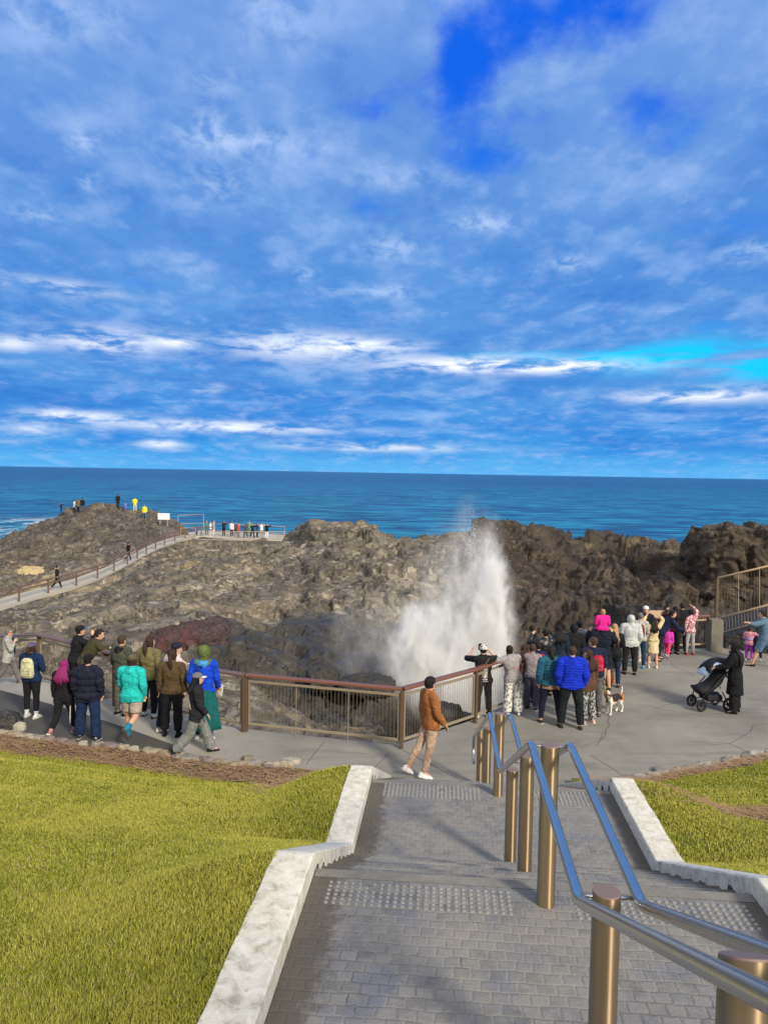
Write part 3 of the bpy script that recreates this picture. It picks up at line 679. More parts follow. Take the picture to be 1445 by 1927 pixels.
def build_rock():
    us = sorted(PROF); dd = 14.6 * (118 / 14.6) ** (np.linspace(0, 1, NR)); 
    prof = []
    for u in us:
        d = [p[1] for p in PROF[u]]; z = [crest_z(p[0], u, p[1]) for p in PROF[u]]
        dc = d[-1]; d = [13.0] + d + [dc * 1.03, dc * 1.10, dc * 1.25, 130]; z = [-1.2] + z + [z[-1] - 0.8, -6.0, -12.5, -14]
        prof.append(np.interp(dd, d, z))
    prof = np.array(prof)
    ucol = np.linspace(-255, 1715, NC)
    Z0 = np.empty((NC, NR))
    ua = np.array(us, float)
    # smooth interpolation between neighbouring directions, each stretched so that crests follow one another
    dcr = np.array([PROF[u][-1][1] for u in us])
    for i, u in enumerate(ucol):
        k = np.clip(np.searchsorted(ua, u) - 1, 0, len(us) - 2); f = (u - ua[k]) / (ua[k + 1] - ua[k]); f = np.clip(f, 0, 1)
        dc = dcr[k] * (1 - f) + dcr[k + 1] * f
        g = np.clip((dd - 14.6) / (dc - 14.6), 0, 1) 
        da = np.where(dd < dc, dd + (dcr[k] - dc) * g, dd * dcr[k] / dc); db = np.where(dd < dc, dd + (dcr[k + 1] - dc) * g, dd * dcr[k + 1] / dc)
        za, zb = np.interp(da, dd, prof[k]), np.interp(db, dd, prof[k + 1])
        # keep the sight-line heights, not the absolute ones, between columns
        sa, sb = (za - EYE.z) / da, (zb - EYE.z) / db
        Z0[i] = EYE.z + (sa * (1 - f) + sb * f) * dd
    A = (ucol - 722.5) / F_PX
    X = A[:, None] * dd[None, :]; Y = np.repeat(dd[None, :], NC, 0); Z = Z0.copy()
    P = np.stack([X.ravel(), Y.ravel(), Z.ravel()], 1)
    Xf, Yf, Zf = P.T
    near = sstep(Yf, 16.5, 24)
    amp = 0.25 + 0.75 * near
    wd, wz = walk_field(Xf, Yf)
    flat = sstep(wd, 1.6, 5.0)
    # lookout deck zone kept level
    dk = np.hypot((Xf + 18.5) / 9.5, (Yf - 99.5) / 6.5); flat = flat * sstep(dk, 0.9, 1.25)
    warp = np.stack([fbm(P * 0.22, 3, 50), fbm(P * 0.22 + 40, 3, 60), fbm(P * 0.22 + 80, 3, 70)], 1)
    Q = P + warp * 3.2
    big = fbm(P * 0.10, 3, 1) * 1.5
    f1 = facets(Q * np.array([.24, .24, .40]), 3); f2 = facets((Q + warp) * np.array([.70, .60, 1.1]), 9); f3 = facets(Q * np.array([1.7, 1.4, 2.6]), 15)
    dom = ridged(Q * np.array([0.34, 0.34, 0.5]), 5, 5, 0.52)
    knob = ridged(Q * np.array([0.95, 0.8, 1.4]), 4, 25, 0.55)
    strata = fbm(Q * np.array([0.35, 0.35, 2.2]), 4, 35)
    far = np.clip(Yf / 45, 0.6, 1.9)
    al = P[:, 0] * .88 - P[:, 2] * .47; ac = P[:, 2] * .88 + P[:, 0] * .47; BQ = np.stack([al * .30, Yf * .30, ac * 1.6], 1) + warp * 2.4
    dip = ridged(BQ, 4, 43, 0.55)
    calm = 1 - 0.78 * sstep(Yf, 24, 34) * (1 - sstep(Yf, 52, 60)) * (1 - sstep(Xf, -6, 3))      # the long pale slope on the left is smoother
    disp = (big * 0.40 + f1 * 0.48 * calm + f2 * 0.13 * calm + f3 * 0.028 * far * calm + (dom - 0.25) * 0.12 + (knob - 0.25) * 0.05 * far + strata * 0.18 + (dip - 0.3) * (0.22 * calm + 0.34 * sstep(Xf, 3, 8))) * amp * (0.12 + 0.88 * flat)
    # block steps
    stp = fbm(Q * np.array([0.5, 0.5, 0.5]) + 9, 3, 90)
    disp += np.where(stp > 0.06, 0.20, 0.0) * amp * flat + np.where(stp < -0.12, -0.22, 0) * amp * flat
    # normals of the smooth surface
    gx = np.gradient(Z, axis=1) / np.gradient(dd)[None, :]
    gu = np.gradient(Z, axis=0) / np.maximum(1e-3, np.gradient(X, axis=0))
    N = np.stack([-gu.ravel(), -gx.ravel(), np.ones(Xf.shape)], 1); N /= np.linalg.norm(N, axis=1)[:, None]
    P2 = P + N * disp[:, None]
    k = (1 - sstep(wd, 0.9, 2.4)); P2[:, 2] = P2[:, 2] * (1 - k) + (wz - 0.12) * k
    dz = at_d(450, 1014, 98).z; k = 1 - sstep(dk, 0.75, 1.05); P2[:, 2] = P2[:, 2] * (1 - k) + (dz - 0.35) * k
    # the ground falls away from the edge of the paving
    fl = [Vector((-26, 34, -3.6)), Vector((-19, 28.5, -2.4)), Vector((-13.2, 23.6, -1.15)), Vector((-8.6, 19.1, 0)), Vector((-6.05, 17.25, 0)), on_z(463, 1377), on_z(755, 1409), on_z(893, 1361), on_z(1022, 1303), on_z(1154, 1258), on_z(1236, 1226), on_z(1338, 1222), Vector((30, 26.5, 0))]
    fy = np.interp(P2[:, 0], [q.x for q in fl], [q.y for q in fl]); fz = np.interp(P2[:, 0], [q.x for q in fl], [q.z for q in fl]); gone = P2[:, 1] - fy
    lim = fz - 0.32 + np.clip(gone - 0.5, 0, None) * 0.16 - 1.2 * (1 - sstep(gone, -6, -1.0)); lim = lim + 0.10 * dip; P2[:, 2] = np.where(gone < 6, np.minimum(P2[:, 2], lim), P2[:, 2])
    # and the slope in front of the lower walkway lies under the sight line to its paving
    wu = np.array([722.5 + q.x / q.y * F_PX for q in WALK_P]); wsl = np.array([(q.z - 0.22 - EYE.z) / (q.y - 0.5) for q in WALK_P]); wdp = np.array([q.y for q in WALK_P])
    up_ = 722.5 + P2[:, 0] / P2[:, 1] * F_PX; dpt = np.interp(up_, wu, wdp); slp = np.interp(up_, wu, wsl)
    m_ = (up_ < 372) & (P2[:, 1] > 0.72 * dpt) & (P2[:, 1] < dpt); P2[:, 2] = np.where(m_, np.minimum(P2[:, 2], EYE.z + (slp - 0.0018) * P2[:, 1]), P2[:, 2])
    # the slope in front of the lookout stays under the sight line to its deck
    uu = 722.5 + P2[:, 0] / P2[:, 1] * F_PX; m_ = (uu > 372) & (uu < 535) & (P2[:, 1] > 58) & (P2[:, 1] < 93)
    P2[:, 2] = np.where(m_, np.minimum(P2[:, 2], EYE.z - (1018.5 - 886) / F_PX * P2[:, 1]), P2[:, 2])
    idx = np.arange(NC * NR).reshape(NC, NR)
    Qd = np.stack([idx[:-1, :-1], idx[1:, :-1], idx[1:, 1:], idx[:-1, 1:]], -1).reshape(-1, 4)
    me = np_mesh('rock_headland', P2, Qd, mats=[M['rock']], smooth=True)
    o = tag(link('rock_headland', me), kind='structure')
    TERR['bvh'] = BVHTree.FromPolygons([tuple(p) for p in P2[:, :]], [tuple(q) for q in Qd.tolist()])
build_rock()
def ground(x, y, top=60.0):
    h = TERR['bvh'].ray_cast(Vector((x, y, top)), Vector((0, 0, -1)))
    return h[0].z if h[0] is not None else 0.0
def hit(u, v):
    """where the sight line through a photo point meets the rock"""
    r = ray(u, v).normalized(); h = TERR['bvh'].ray_cast(EYE + r * 24.0, r)
    return h[0]

# ------------------------------------------------------------------ rock masses standing on the headland
def boulder(name, c, size, seed, mat, label, cat='rock', rz=0.0, group=None, n=60, rough=0.30, kind=None, sharp=0.0, tilt=0.0):
    # a lumpy, faceted block: rounded box pushed about by noise
    u = np.linspace(0, 2 * np.pi, n, endpoint=False); w = np.linspace(-np.pi / 2, np.pi / 2, n // 2 + 1)
    U, W = np.meshgrid(u, w); 
    D = np.stack([np.cos(W) * np.cos(U), np.cos(W) * np.sin(U), np.sin(W)], -1).reshape(-1, 3)
    e = 4.0 if sharp else 2.6
    r = 1.0 / (np.abs(D) ** e).sum(1) ** (1 / e)
    Pn = D * r[:, None]
    q = Pn * np.array([size[0], size[1], size[2]])
    wv = np.stack([fbm(q * 0.5 + seed, 3, seed), fbm(q * 0.5 + 20 + seed, 3, seed + 3), fbm(q * 0.5 + 50, 3, seed + 7)], 1)
    qq = q + wv * 1.2
    sc = min(size)
    ds = rough * sc * (0.9 * fbm(qq * (1.1 / sc), 3, seed + 11) + 0.75 * (ridged(qq * (1.7 / sc) * np.array([1, 1, 1.6]), 4, seed + 19) - 0.3) + 0.5 * fbm(qq * (3.2 / sc) * np.array([0.5, 0.5, 2.4]), 4, seed + 29))
    if sc > 0.6: ds = ds * 0.62 + rough * sc * (0.85 * facets(qq * (1.15 / sc), seed + 5) + 0.38 * facets(qq * (2.9 / sc) * np.array([0.7, 0.7, 1.5]), seed + 6))
    q = q + D * ds[:, None]
    if tilt: q[:, 2] += q[:, 0] * tilt
    h, wN = len(w), n
    idx = np.arange(h * wN).reshape(h, wN)
    Q = np.stack([idx[:-1], np.roll(idx, -1, 1)[:-1], np.roll(idx, -1, 1)[1:], idx[1:]], -1).reshape(-1, 4)
    me = np_mesh(name, q, Q, mats=[mat]); o = link(name, me, None, c, rz)
    if kind: tag(o, kind=kind)
    else: tag(o, label, cat, group)
    return o
p = at_d(343, 1212, 24.5)
boulder('boulder', p + Vector((0, 0.6, -0.30)), (1.30, 1.0, 0.72), 3, M['red_rock'], 'dark red and black rock outcrop rising just behind the fence people lean on', n=150, rough=0.30, sharp=1, tilt=0.20)
p = at_d(432, 1215, 24.8); 
# the tall block at the right end of the bay
p = at_d(1395, 1075, 33.5)
boulder('rock_stack', p + Vector((0.35, 0.8, -0.2)), (2.15, 2.4, 2.05), 12, M['rock'], 'massive blocky dark rock stack at the right end of the bay', n=260, rough=0.26, sharp=1)
p = at_d(1292, 1028, 36.5)
boulder('boulder', p + Vector((0.1, 0, -0.15)), (0.32, 0.4, 0.42), 31, M['rock'], 'small pale rock knob leaning on the left side of the tall rock stack', n=60)
p = at_d(840, 1345, 18.6)
boulder('boulder', p + Vector((0, 0.2, -0.25)), (0.42, 0.45, 0.42), 41, M['dark_rock'], 'black wet boulder behind the fence in front of the spray', n=60)
p = at_d(872, 1352, 18.6)
boulder('boulder', p + Vector((0.12, 0.3, -0.25)), (0.24, 0.3, 0.26), 44, M['dark_rock'], 'smaller black wet rock beside the dark fence post below the spray', n=50)
p = at_d(605, 1262, 24.5)
boulder('boulder', p + Vector((0, 0.3, -0.35)), (0.5, 0.6, 0.42), 47, M['rock'], 'brown boulder at the pit edge seen just above the timber handrail', n=70)
p = at_d(690, 1278, 24.0)
boulder('boulder', p + Vector((0, 0.3, -0.30)), (0.9, 0.7, 0.32), 53, M['rock'], 'low flat brown rock at the pit edge left of the spray', n=80)
p = at_d(305, 1068, 64)
boulder('boulder', p, (1.1, 1.0, 0.5), 61, M['tan_rock'], 'cream coloured rock mound right of the lower walkway', n=60, rough=0.35)
p = at_d(60, 1080, 70)
boulder('boulder', p, (1.3, 1.2, 0.6), 64, M['tan_rock'], 'cream coloured rock below the left headland, left of the walker', n=60, rough=0.4)
p = at_d(125, 1078, 70)
boulder('boulder', p, (0.7, 0.8, 0.4), 67, M['tan_rock'], 'small cream rock below the left headland, right of the walker', n=50, rough=0.4)

# ------------------------------------------------------------------ paving
def edge_pts(pts, z=0.0): return [on_z(u, v, z) for u, v in pts]
NEAR_L = edge_pts([(-260, 1335), (-120, 1362), (0, 1384), (70, 1394), (150, 1404), (230, 1412), (330, 1427), (440, 1443), (545, 1446), (640, 1458)])
NEAR_R = edge_pts([(1190, 1476), (1250, 1462), (1340, 1446), (1445, 1424), (1620, 1392)])
FA, FB = on_z(463, 1377), on_z(755, 1409)               # fence corner posts of the near panel
FC, FD = on_z(893, 1361), on_z(1022, 1303)
FE, FF, FG = on_z(1154, 1258), on_z(1236, 1226), on_z(1338, 1222)
FL = [Vector((-6.05, 17.25, 0)), Vector((-8.6, 19.1, 0)), Vector((-13.2, 23.6, -1.15)), Vector((-19, 28.5, -2.4))]

def sheet(name, polys, th, mats, kind='structure'):
    """flat slabs from outlines: polys = [(points, material index, lift)]"""
    mb = MB()
    for pts, mi, lift, t_ in polys:
        n = len(pts); top = [Vector(p) + Vector((0, 0, lift)) for p in pts]
        vs = top + [p - Vector((0, 0, t_)) for p in top]
        mb.raw(vs, [tuple(range(n))] + ([tuple(reversed(range(n, 2 * n)))] + [(i, (i + 1) % n, n + (i + 1) % n, n + i) for i in range(n)] if t_ > 0 else []), mi)
    return mb
def line_strip(mb, pts, w, lift, mi):
    for a, b in zip(pts[:-1], pts[1:]):
        d = (b - a).normalized(); s = Vector((-d.y, d.x, 0)) * (w / 2); u = Vector((0, 0, lift))
        mb.raw([a + s + u, a - s + u, b - s + u, b + s + u], [(0, 1, 2, 3)], mi)

def build_platform():
    e = 0.16
    def out(p, q):       # push the far edge a little beyond the fence line
        d = (q - p).normalized(); return Vector((-d.y, d.x, 0)) * e
    far = [FG + Vector((16, 1.5, 0)), FG + Vector((0.6, 0.35, 0)), FG + Vector((0, e, 0)), FF + Vector((-0.1, e, 0)), FE + Vector((-0.1, 0.12, 0)), FD + out(FC, FD) * 1, FC + out(FB, FC), FB + Vector((-0.08, 0.2, 0)), FA + Vector((0, e, 0)), FL[0] + Vector((0, e, 0)), FL[1] + Vector((0.1, e, 0))]
    base_near = [SO + Vector((-8.5, 10.5, 0)), SO + Vector((12, 9.5, 0))]
    pts = [NEAR_L[2] + Vector((0, -1.5, 0)), NEAR_L[4] + Vector((0, -1.5, 0)), NEAR_L[-1] + Vector((0, -2.5, 0)), st(12.2, T_L - .6, 0), st(12.2, T_R + .6, 0), NEAR_R[0] + Vector((.4, -2.5, 0)), NEAR_R[-1] + Vector((0, -1.5, 0)), NEAR_R[-1] + Vector((12, -1.5, 0))] + far
    mb = sheet('platform', [(pts, 0, 0.0, 0.45)], 0.45, None)
    # the walk that runs down to the left
    a, b = far[-1], pts[0]
    L1 = FL[2] + Vector((0.1, e, 0)); L2 = FL[3]; b1 = Vector((-13.2, 17.8, -1.15)); b2 = Vector((-20, 22, -2.4))
    for q in ([a, b, b1, L1], [L1, b1, b2, L2]):
        vs = [Vector(p) for p in q] + [Vector(p) - Vector((0, 0, .45)) for p in q]
        mb.raw(vs, [(0, 1, 2, 3), (7, 6, 5, 4), (0, 3, 7, 4), (1, 5, 6, 2)], 0)
    # joints and cracks
    C = lambda *p: [on_z(u, v) for u, v in p]
    for w, ln in ((0.018, C((576, 1439), (592, 1418), (611, 1396))), (0.022, C((757, 1412), (800, 1434), (846, 1458), (884, 1477))), (0.014, C((700, 1450), (735, 1415))),
                  (0.02, C((1147, 1349), (1143, 1358), (1147, 1366), (1138, 1376), (1140, 1384), (1128, 1396), (1122, 1404))),
                  (0.016, C((1232, 1335), (1250, 1328), (1268, 1324), (1288, 1318), (1296, 1312))), (0.012, C((1200, 1325), (1260, 1338), (1345, 1352))),
                  (0.016, C((1262, 1247), (1270, 1257), (1290, 1262), (1306, 1273))), (0.016, C((1372, 1400), (1395, 1388), (1412, 1378), (1417, 1366), (1445, 1362))),
                  (0.014, C((1318, 1398), (1345, 1402), (1372, 1400))), (0.014, C((1372, 1400), (1408, 1416))), (0.014, C((1110, 1421), (1135, 1436), (1158, 1450), (1172, 1462))), (0.012, C((1134, 1380), (1129, 1393), (1094, 1406))), (0.012, C((905, 1402), (1010, 1392), (1090, 1400))), (0.01, C((1400, 1310), (1445, 1322)))):
        line_strip(mb, ln, w * 0.65, 0.004, 1)
    o = mb.build('platform', [M['concrete'], M['crack']]); tag(o, kind='structure')
    # asphalt strip of the left walk
    up = edge_pts([(345, 1413), (326, 1402), (239, 1371), (140, 1338), (40, 1310), (0, 1299)])
    lo = edge_pts([(0, 1384), (70, 1394), (150, 1404), (230, 1412), (335, 1428)])
    lowl = [NEAR_L[2]] + [q for q in lo[1:]]
    mb = MB(); pts = [p + Vector((0, 0, 0.004)) for p in up + lowl]
    mb.raw(pts, [tuple(range(len(pts)))], 0)
    q = [up[-1], Vector((-12.9, 20.3, -1.144)), Vector((-13.1, 17.9, -1.144)), NEAR_L[2]]
    q2 = [Vector((p.x, p.y, p.z + 0.005)) for p in q]; 
    mb.raw(q2, [(0, 1, 2, 3)], 0)
    tag(mb.build('path', M['asphalt']), kind='structure')
build_platform()

# ------------------------------------------------------------------ stairs (local frame: x across, y along)
def stair_xf(): return SO, STAIR_YAW
STEPS = []
def build_stairs():
    prof = []                                       # (s, z) along the middle
    n0 = 7; r0, d0 = 0.165, 0.36
    for i in range(n0, 0, -1):
        prof += [(S_A0 - i * d0, ZA + i * r0), (S_A0 - (i - 1) * d0, ZA + i * r0)]
    prof += [(S_A0, ZA), (S_A1, ZA)]
    def down(s0, s1, z0, z1, n):
        rr = (z0 - z1) / n; dd = (s1 - s0) / (n - 1)
        for i in range(n):
            z = z0 - (i + 1) * rr; prof.append((s0 + i * dd, z)); prof.append((s0 + (i + 1) * dd if i < n - 1 else s1 + 0.001, z))
            STEPS.append((s0 + i * dd, z0 - i * rr))
    down(S_A1, S_B0, ZA, ZB, 8); prof.append((S_B1, ZB)); down(S_B1, S_P, ZB, 0.006, 12); prof.append((S_P + 0.25, 0.006))
    mb = MB(); x0, x1 = T_L - 0.05, T_R + 0.05
    vs = []; fs = []
    for s, z in prof: vs += [(x0, s, z), (x1, s, z)]
    fs = [(2 * i, 2 * i + 1, 2 * i + 3, 2 * i + 2) for i in range(len(prof) - 1)]
    b = len(vs); zb = -0.3
    vs += [(x0, prof[0][0], zb), (x1, prof[0][0], zb), (x0, prof[-1][0], zb), (x1, prof[-1][0], zb)]
    fs += [(b, b + 1, 1, 0)]
    mb.raw(vs, fs, 0)
    # pale worn nosings
    for s, z in (STEPS[0], STEPS[8]):
        mb.raw([(x0 + .06, s - 0.10, z + 0.003), (x1 - .06, s - 0.10, z + 0.003), (x1 - .06, s + 0.003, z + 0.003), (x0 + .06, s + 0.003, z + 0.003), (x1 - .06, s + 0.003, z - 0.05), (x0 + .06, s + 0.003, z - 0.05)], [(0, 1, 2, 3), (3, 2, 4, 5)], 1)
    o = mb.build('stairs', [M['cobble'], M['nosing']], None, SO, STAIR_YAW)
    tag(o, kind='structure')
build_stairs()

def tactile(name, x0, x1, s0, s1, z, label, pitch=0.048):
    mb = MB(); ny = int((s1 - s0) / pitch); nx = int((x1 - x0) / pitch)
    n = 8
    for j in range(ny):
        for i in range(nx):
            if random.random() < 0.012: continue
            cx = x0 + (i + 0.5) * pitch; cy = s0 + (j + 0.5) * pitch
            rings = [[(cx + r * math.cos(2 * math.pi * k / n), cy + r * math.sin(2 * math.pi * k / n), z + h) for k in range(n)] for r, h in ((0.0155, -0.002), (0.0138, 0.0050), (0.0090, 0.0068))]
            vs = [p for q in rings for p in q]
            fs = [(a * n + k, a * n + (k + 1) % n, (a + 1) * n + (k + 1) % n, (a + 1) * n + k) for a in (0, 1) for k in range(n)] + [tuple(2 * n + k for k in range(n))]
            mb.raw(vs, fs)
    o = mb.build('tactile_paving', M['stud'], None, SO, STAIR_YAW, smooth=True, angle=50)
    tag(o, label, 'tactile paving', 'strips of tactile studs at the stair tops')
tactile('a', T_L + 0.11, -0.17, S_A1 - 0.42, S_A1 - 0.125, ZA, 'nearest strip of steel studs left of the handrail on the upper landing')
tactile('b', 0.17, T_R - 0.08, S_A1 - 0.42, S_A1 - 0.125, ZA, 'nearest strip of steel studs right of the handrail on the upper landing')
tactile('c', T_L + 0.16, -0.17, S_B1 - 0.46, S_B1 - 0.06, ZB, 'farther strip of steel studs left of the handrail on the lower landing')
tactile('d', 0.17, T_R - 0.16, S_B1 - 0.46, S_B1 - 0.06, ZB, 'farther strip of steel studs right of the handrail on the lower landing')

KERB = [(-1.0, ZA + 0.15 + 1.62), (S_A0 - 0.15, ZA + 0.18), (S_A0 + 0.2, ZA + 0.14), (S_A1 - 0.05, ZA + 0.14), (S_B0 + 0.15, ZB + 0.15), (S_B1 + 0.05, ZB + 0.15), (S_P + 0.1, 0.13)]
def kerb_z(s): return np.interp(s, [k[0] for k in KERB], [k[1] for k in KERB])
def step_z(s):
    """tread level along the stairs"""
    z = np.where(s < S_A0, ZA + 0.17, ZA)
    for q, zz in STEPS: z = np.where(s > q, zz - (0.131 if zz > ZB + 0.01 else 0.146), z)
    return z
def build_kerb(side):
    x_in, x_out = (T_L, T_L - KW) if side < 0 else (T_R, T_R + KW)
    ss = np.arange(-1.0, S_P + 0.1, 0.045); zz = kerb_z(ss)
    V = []; sg = 1 if side < 0 else -1
    n1 = fbm(np.stack([ss * 3, ss * 0 + side * 5, ss * 0], 1), 4, 3) * 0.018; n2 = fbm(np.stack([ss * 7, ss * 0 + side * 9, ss * 0 + 4], 1), 4, 8) * 0.010
    prof = [(0, -0.62), (0, -0.125), (0, -0.010), (-0.010, 0.0), (-0.10, 0.003), (-0.19, 0.004), (-0.262, -0.002), (-0.27, -0.012), (-0.27, -0.5)]
    rings = []
    for i, s in enumerate(ss):
        r = []
        for j, (a, b) in enumerate(prof):
            x = x_in + sg * a + (n2[i] if j in (2, 3) else 0) * 0.5 + (n1[i] if j in (6, 7) else 0)
            z = zz[i] + b + (n2[i] * 0.35 if 3 <= j <= 6 else 0)
            r.append((x, s, z))
        rings.append(r)
    mb = MB(); mb.loft(rings, 0, True, True)
    # bare, unpainted bites where the paint stops at each tread
    o = mb.build('kerb_wall', [M['white'], M['bareconc']], None, SO, STAIR_YAW, smooth=True, angle=40)
    q = MB(); dpt = 0.012
    xi = x_in + sg * 0.004 * 1
    tz = list(np.arange(S_A1 + 0.05, S_B0 + 0.1, 0.29 / 1.0)) + list(np.arange(S_B1 + 0.1, S_P, 0.36))
    for s in tz:
        k = float(kerb_z(s)); st_ = float(step_z(np.array([s - 0.02]))[()]) if False else k - 0.15
        hgt = 0.02 + 0.04 * random.random(); w = 0.04 + 0.06 * random.random()
        pts = [(s - w, st_ - 0.10), (s + w, st_ - 0.10), (s + w * 0.8, st_ + hgt * 0.6), (s + 0.2 * w, st_ + hgt), (s - 0.5 * w, st_ + hgt * 0.8)]
        q.raw([(xi, a, b) for a, b in pts] + [(xi - sg * 0.02, a, b) for a, b in pts], [tuple(range(5)), tuple(reversed(range(5, 10)))] + [(i, (i + 1) % 5, 5 + (i + 1) % 5, 5 + i) for i in range(5)])
    q.build('chipped_edge', M['bareconc'], o)
    tag(o, 'rough white painted concrete kerb wall stepping down along the %s edge of the stairs' % ('left lawn' if side < 0 else 'right lawn'), 'kerb wall', 'white kerb walls of the stairs')
build_kerb(-1); build_kerb(1)

# ------------------------------------------------------------------ lawns
LAWN = {}
def lawn(side):
    ns, nt = 150, 130
    near = NEAR_L if side < 0 else NEAR_R
    loc = [((p - SO).dot(AX), (p - SO).dot(AR)) for p in near]
    tt = np.array([q[1] for q in loc]); se = np.array([q[0] for q in loc])
    o_ = np.argsort(tt); tt, se = tt[o_], se[o_]
    t0 = (T_L - KW + 0.02) if side < 0 else (T_R + KW - 0.02)
    ts = np.linspace(t0, -15.0 if side < 0 else 9.5, nt); ts = t0 + (ts - t0) * np.linspace(0.25, 1, nt)
    def height(s, t, s_end):
        w = sstep(np.abs(t - t0), 0.0, 1.6)
        k = np.clip((s - 1.0) / (s_end - 1.0), 0, 1)
        kk = np.arange(-3, 18, 0.05); g = np.exp(-0.5 * (np.arange(-100, 101) * 0.05 / 2.3) ** 2); sm = np.convolve(np.pad(np.where(kk < 2.5, kerb_z(2.5) + (2.5 - kk) * 0.16, kerb_z(kk)), 100, 'edge'), g / g.sum(), 'valid')
        zl = np.interp(s * 13.0 / (s_end - 1.0), kk, sm) - 0.14; zl = zl * sstep(s_end - s, 0.5, 3.0) + 0.05 * (1 - sstep(s_end - s, 0.5, 3.0))
        if side > 0: zl = np.where(True, 3.2 + (0.03 - 3.2) * np.clip((s - 3.0) / (s_end - 3.0), -0.3, 1) , 0)
        zk = np.maximum(kerb_z(s) - 0.035, 0.02)
        zk = np.where(s > s_end, 0.02, zk)
        return zk * (1 - w) + zl * w
    LAWN[side] = (tt, se, t0, height)
    S = np.empty((nt, ns)); Tt = np.repeat(ts[:, None], ns, 1)
    for i, t in enumerate(ts):
        e = float(np.interp(t, tt, se)) - 0.10
        S[i] = 0.6 + (e - 0.6) * np.linspace(0, 1, ns)
    SE = np.interp(Tt, tt, se)
    Z = height(S, Tt, SE)
    P = np.stack([Tt.ravel(), S.ravel(), Z.ravel()], 1)
    P[:, 2] += fbm(P * 1.1, 4, 77) * 0.025 * sstep(np.abs(P[:, 0] - t0), 0, 0.4)
    idx = np.arange(nt * ns).reshape(nt, ns)
    Q = np.stack([idx[:-1, :-1], idx[:-1, 1:], idx[1:, 1:], idx[1:, :-1]], -1).reshape(-1, 4)
    if side > 0: Q = Q[:, ::-1]
    mi = (((SE.ravel()[Q].mean(1) - P[Q][:, :, 1].mean(1)) < (0.80 if side < 0 else 0.60) + 0.35 * fbm(P[Q].mean(1) * 1.7, 3, 9)) & (np.abs(P[Q][:, :, 0].mean(1) - t0) > 0.25)).astype(int)
    me = np_mesh('lawn', P, Q, mats=[M['turf'], M['mulch']], mi=mi)
    o = link('lawn', me, None, SO, STAIR_YAW); tag(o, kind='structure')
    return P, Q, SE
GR = {}
for sd in (-1, 1): GR[sd] = lawn(sd)

def grow(side, count, name):
    P, Q, SE = GR[side]; tt, se, t0, height = LAWN[side]
    C = P[Q].mean(1); a, b, c, d = (P[Q[:, i]] for i in range(4))
    area = np.linalg.norm(np.cross(c - a, d - b), axis=1) / 2
    wx = SO.x + C[:, 1] * AX.x + C[:, 0] * AR.x; wy = C[:, 1] * AX.y + C[:, 0] * AR.y
    uu = 722 + wx / np.maximum(wy, 0.5) * F_PX; vv = 890 + (EYE.z - C[:, 2]) / np.maximum(wy, .5) * F_PX
    vis = (uu > -120) & (uu < 1560) & (vv < 2060)
    dist = np.hypot(wx, wy)
    edge = np.interp(C[:, 0], tt, se) - C[:, 1]
    bare = fbm(C * np.array([1.3, 2.0, 1.0]), 3, 33)
    wgt = area * vis / np.maximum(dist, 3.0) ** 1.35 * np.where(edge < (0.82 if side < 0 else 0.6) + 0.4 * fbm(C * 1.7, 3, 9), 0.05, 1.0)
    if side > 0:
        hole = np.exp(-(((C[:, 0] - 3.4) / 1.3) ** 2 + ((C[:, 1] - 9.3) / 0.55) ** 2)); wgt = wgt * (1 - 0.85 * np.clip(hole * 1.6, 0, 1)); LAWN['hole'] = True
    else:
        hole = np.exp(-(((C[:, 0] + 2.7) / 0.4) ** 2 + ((C[:, 1] - 10.6) / 0.8) ** 2)); wgt = wgt * (1 - 0.8 * np.clip(hole * 1.5, 0, 1))
    wgt = wgt * np.where(bare < -0.22, 0.45, 1.0)
    cum = np.cumsum(wgt); f = np.searchsorted(cum, rng.random(count) * cum[-1]); f = np.clip(f, 0, len(Q) - 1)
    r1, r2 = rng.random(count)[:, None], rng.random(count)[:, None]
    base = (a[f] * (1 - r1) + b[f] * r1) * (1 - r2) + (d[f] * (1 - r1) + c[f] * r1) * r2
    dd = np.maximum(dist[f], 3.0)
    tuft = fbm(base * 2.6, 3, 5)
    h = (0.027 + 0.022 * rng.random(count) + 0.030 * np.clip(tuft, -0.4, 0.6)) * np.clip(1.15 - 0.02 * dd, 0.75, 1.1); h = np.maximum(h, 0.02)
    w = 0.0023 * (dd / 4.0) ** 0.85 * (0.7 + 0.6 * rng.random(count))
    th = rng.random(count) * 2 * np.pi + 0.0
    flow = fbm(base * 0.9 + 7, 2, 15) * 6
    ln = np.stack([np.cos(flow), np.sin(flow), np.zeros(count)], 1) * 0.22 + np.stack([np.cos(th), np.sin(th), np.zeros(count)], 1) * 0.75
    lean = (0.25 + 0.75 * rng.random(count))[:, None] * ln * h[:, None]
    side_v = np.stack([-np.sin(th), np.cos(th), np.zeros(count)], 1) * w[:, None]
    up = np.array([0, 0, 1.0])
    v0 = base - side_v; v1 = base + side_v
    mid = base + lean * 0.32 + up * (h * 0.62)[:, None]
    v2 = mid - side_v * 0.8; v3 = mid + side_v * 0.8
    v4 = base + lean + up * (h * (1 - 0.25 * rng.random(count)))[:, None]
    V = np.stack([v0, v1, v2, v3, v4], 1).reshape(-1, 3)
    i = np.arange(count) * 5
    Qd = np.stack([i, i + 1, i + 3, i + 2], 1); T = np.stack([i + 2, i + 3, i + 4], 1)
    me = np_mesh(name, V, Qd, T, mats=[M['blade']], smooth=True)
    o = link(name, me, None, SO, STAIR_YAW); tag(o, kind='stuff')
grow(-1, 420000, 'grass'); grow(1, 85000, 'grass')

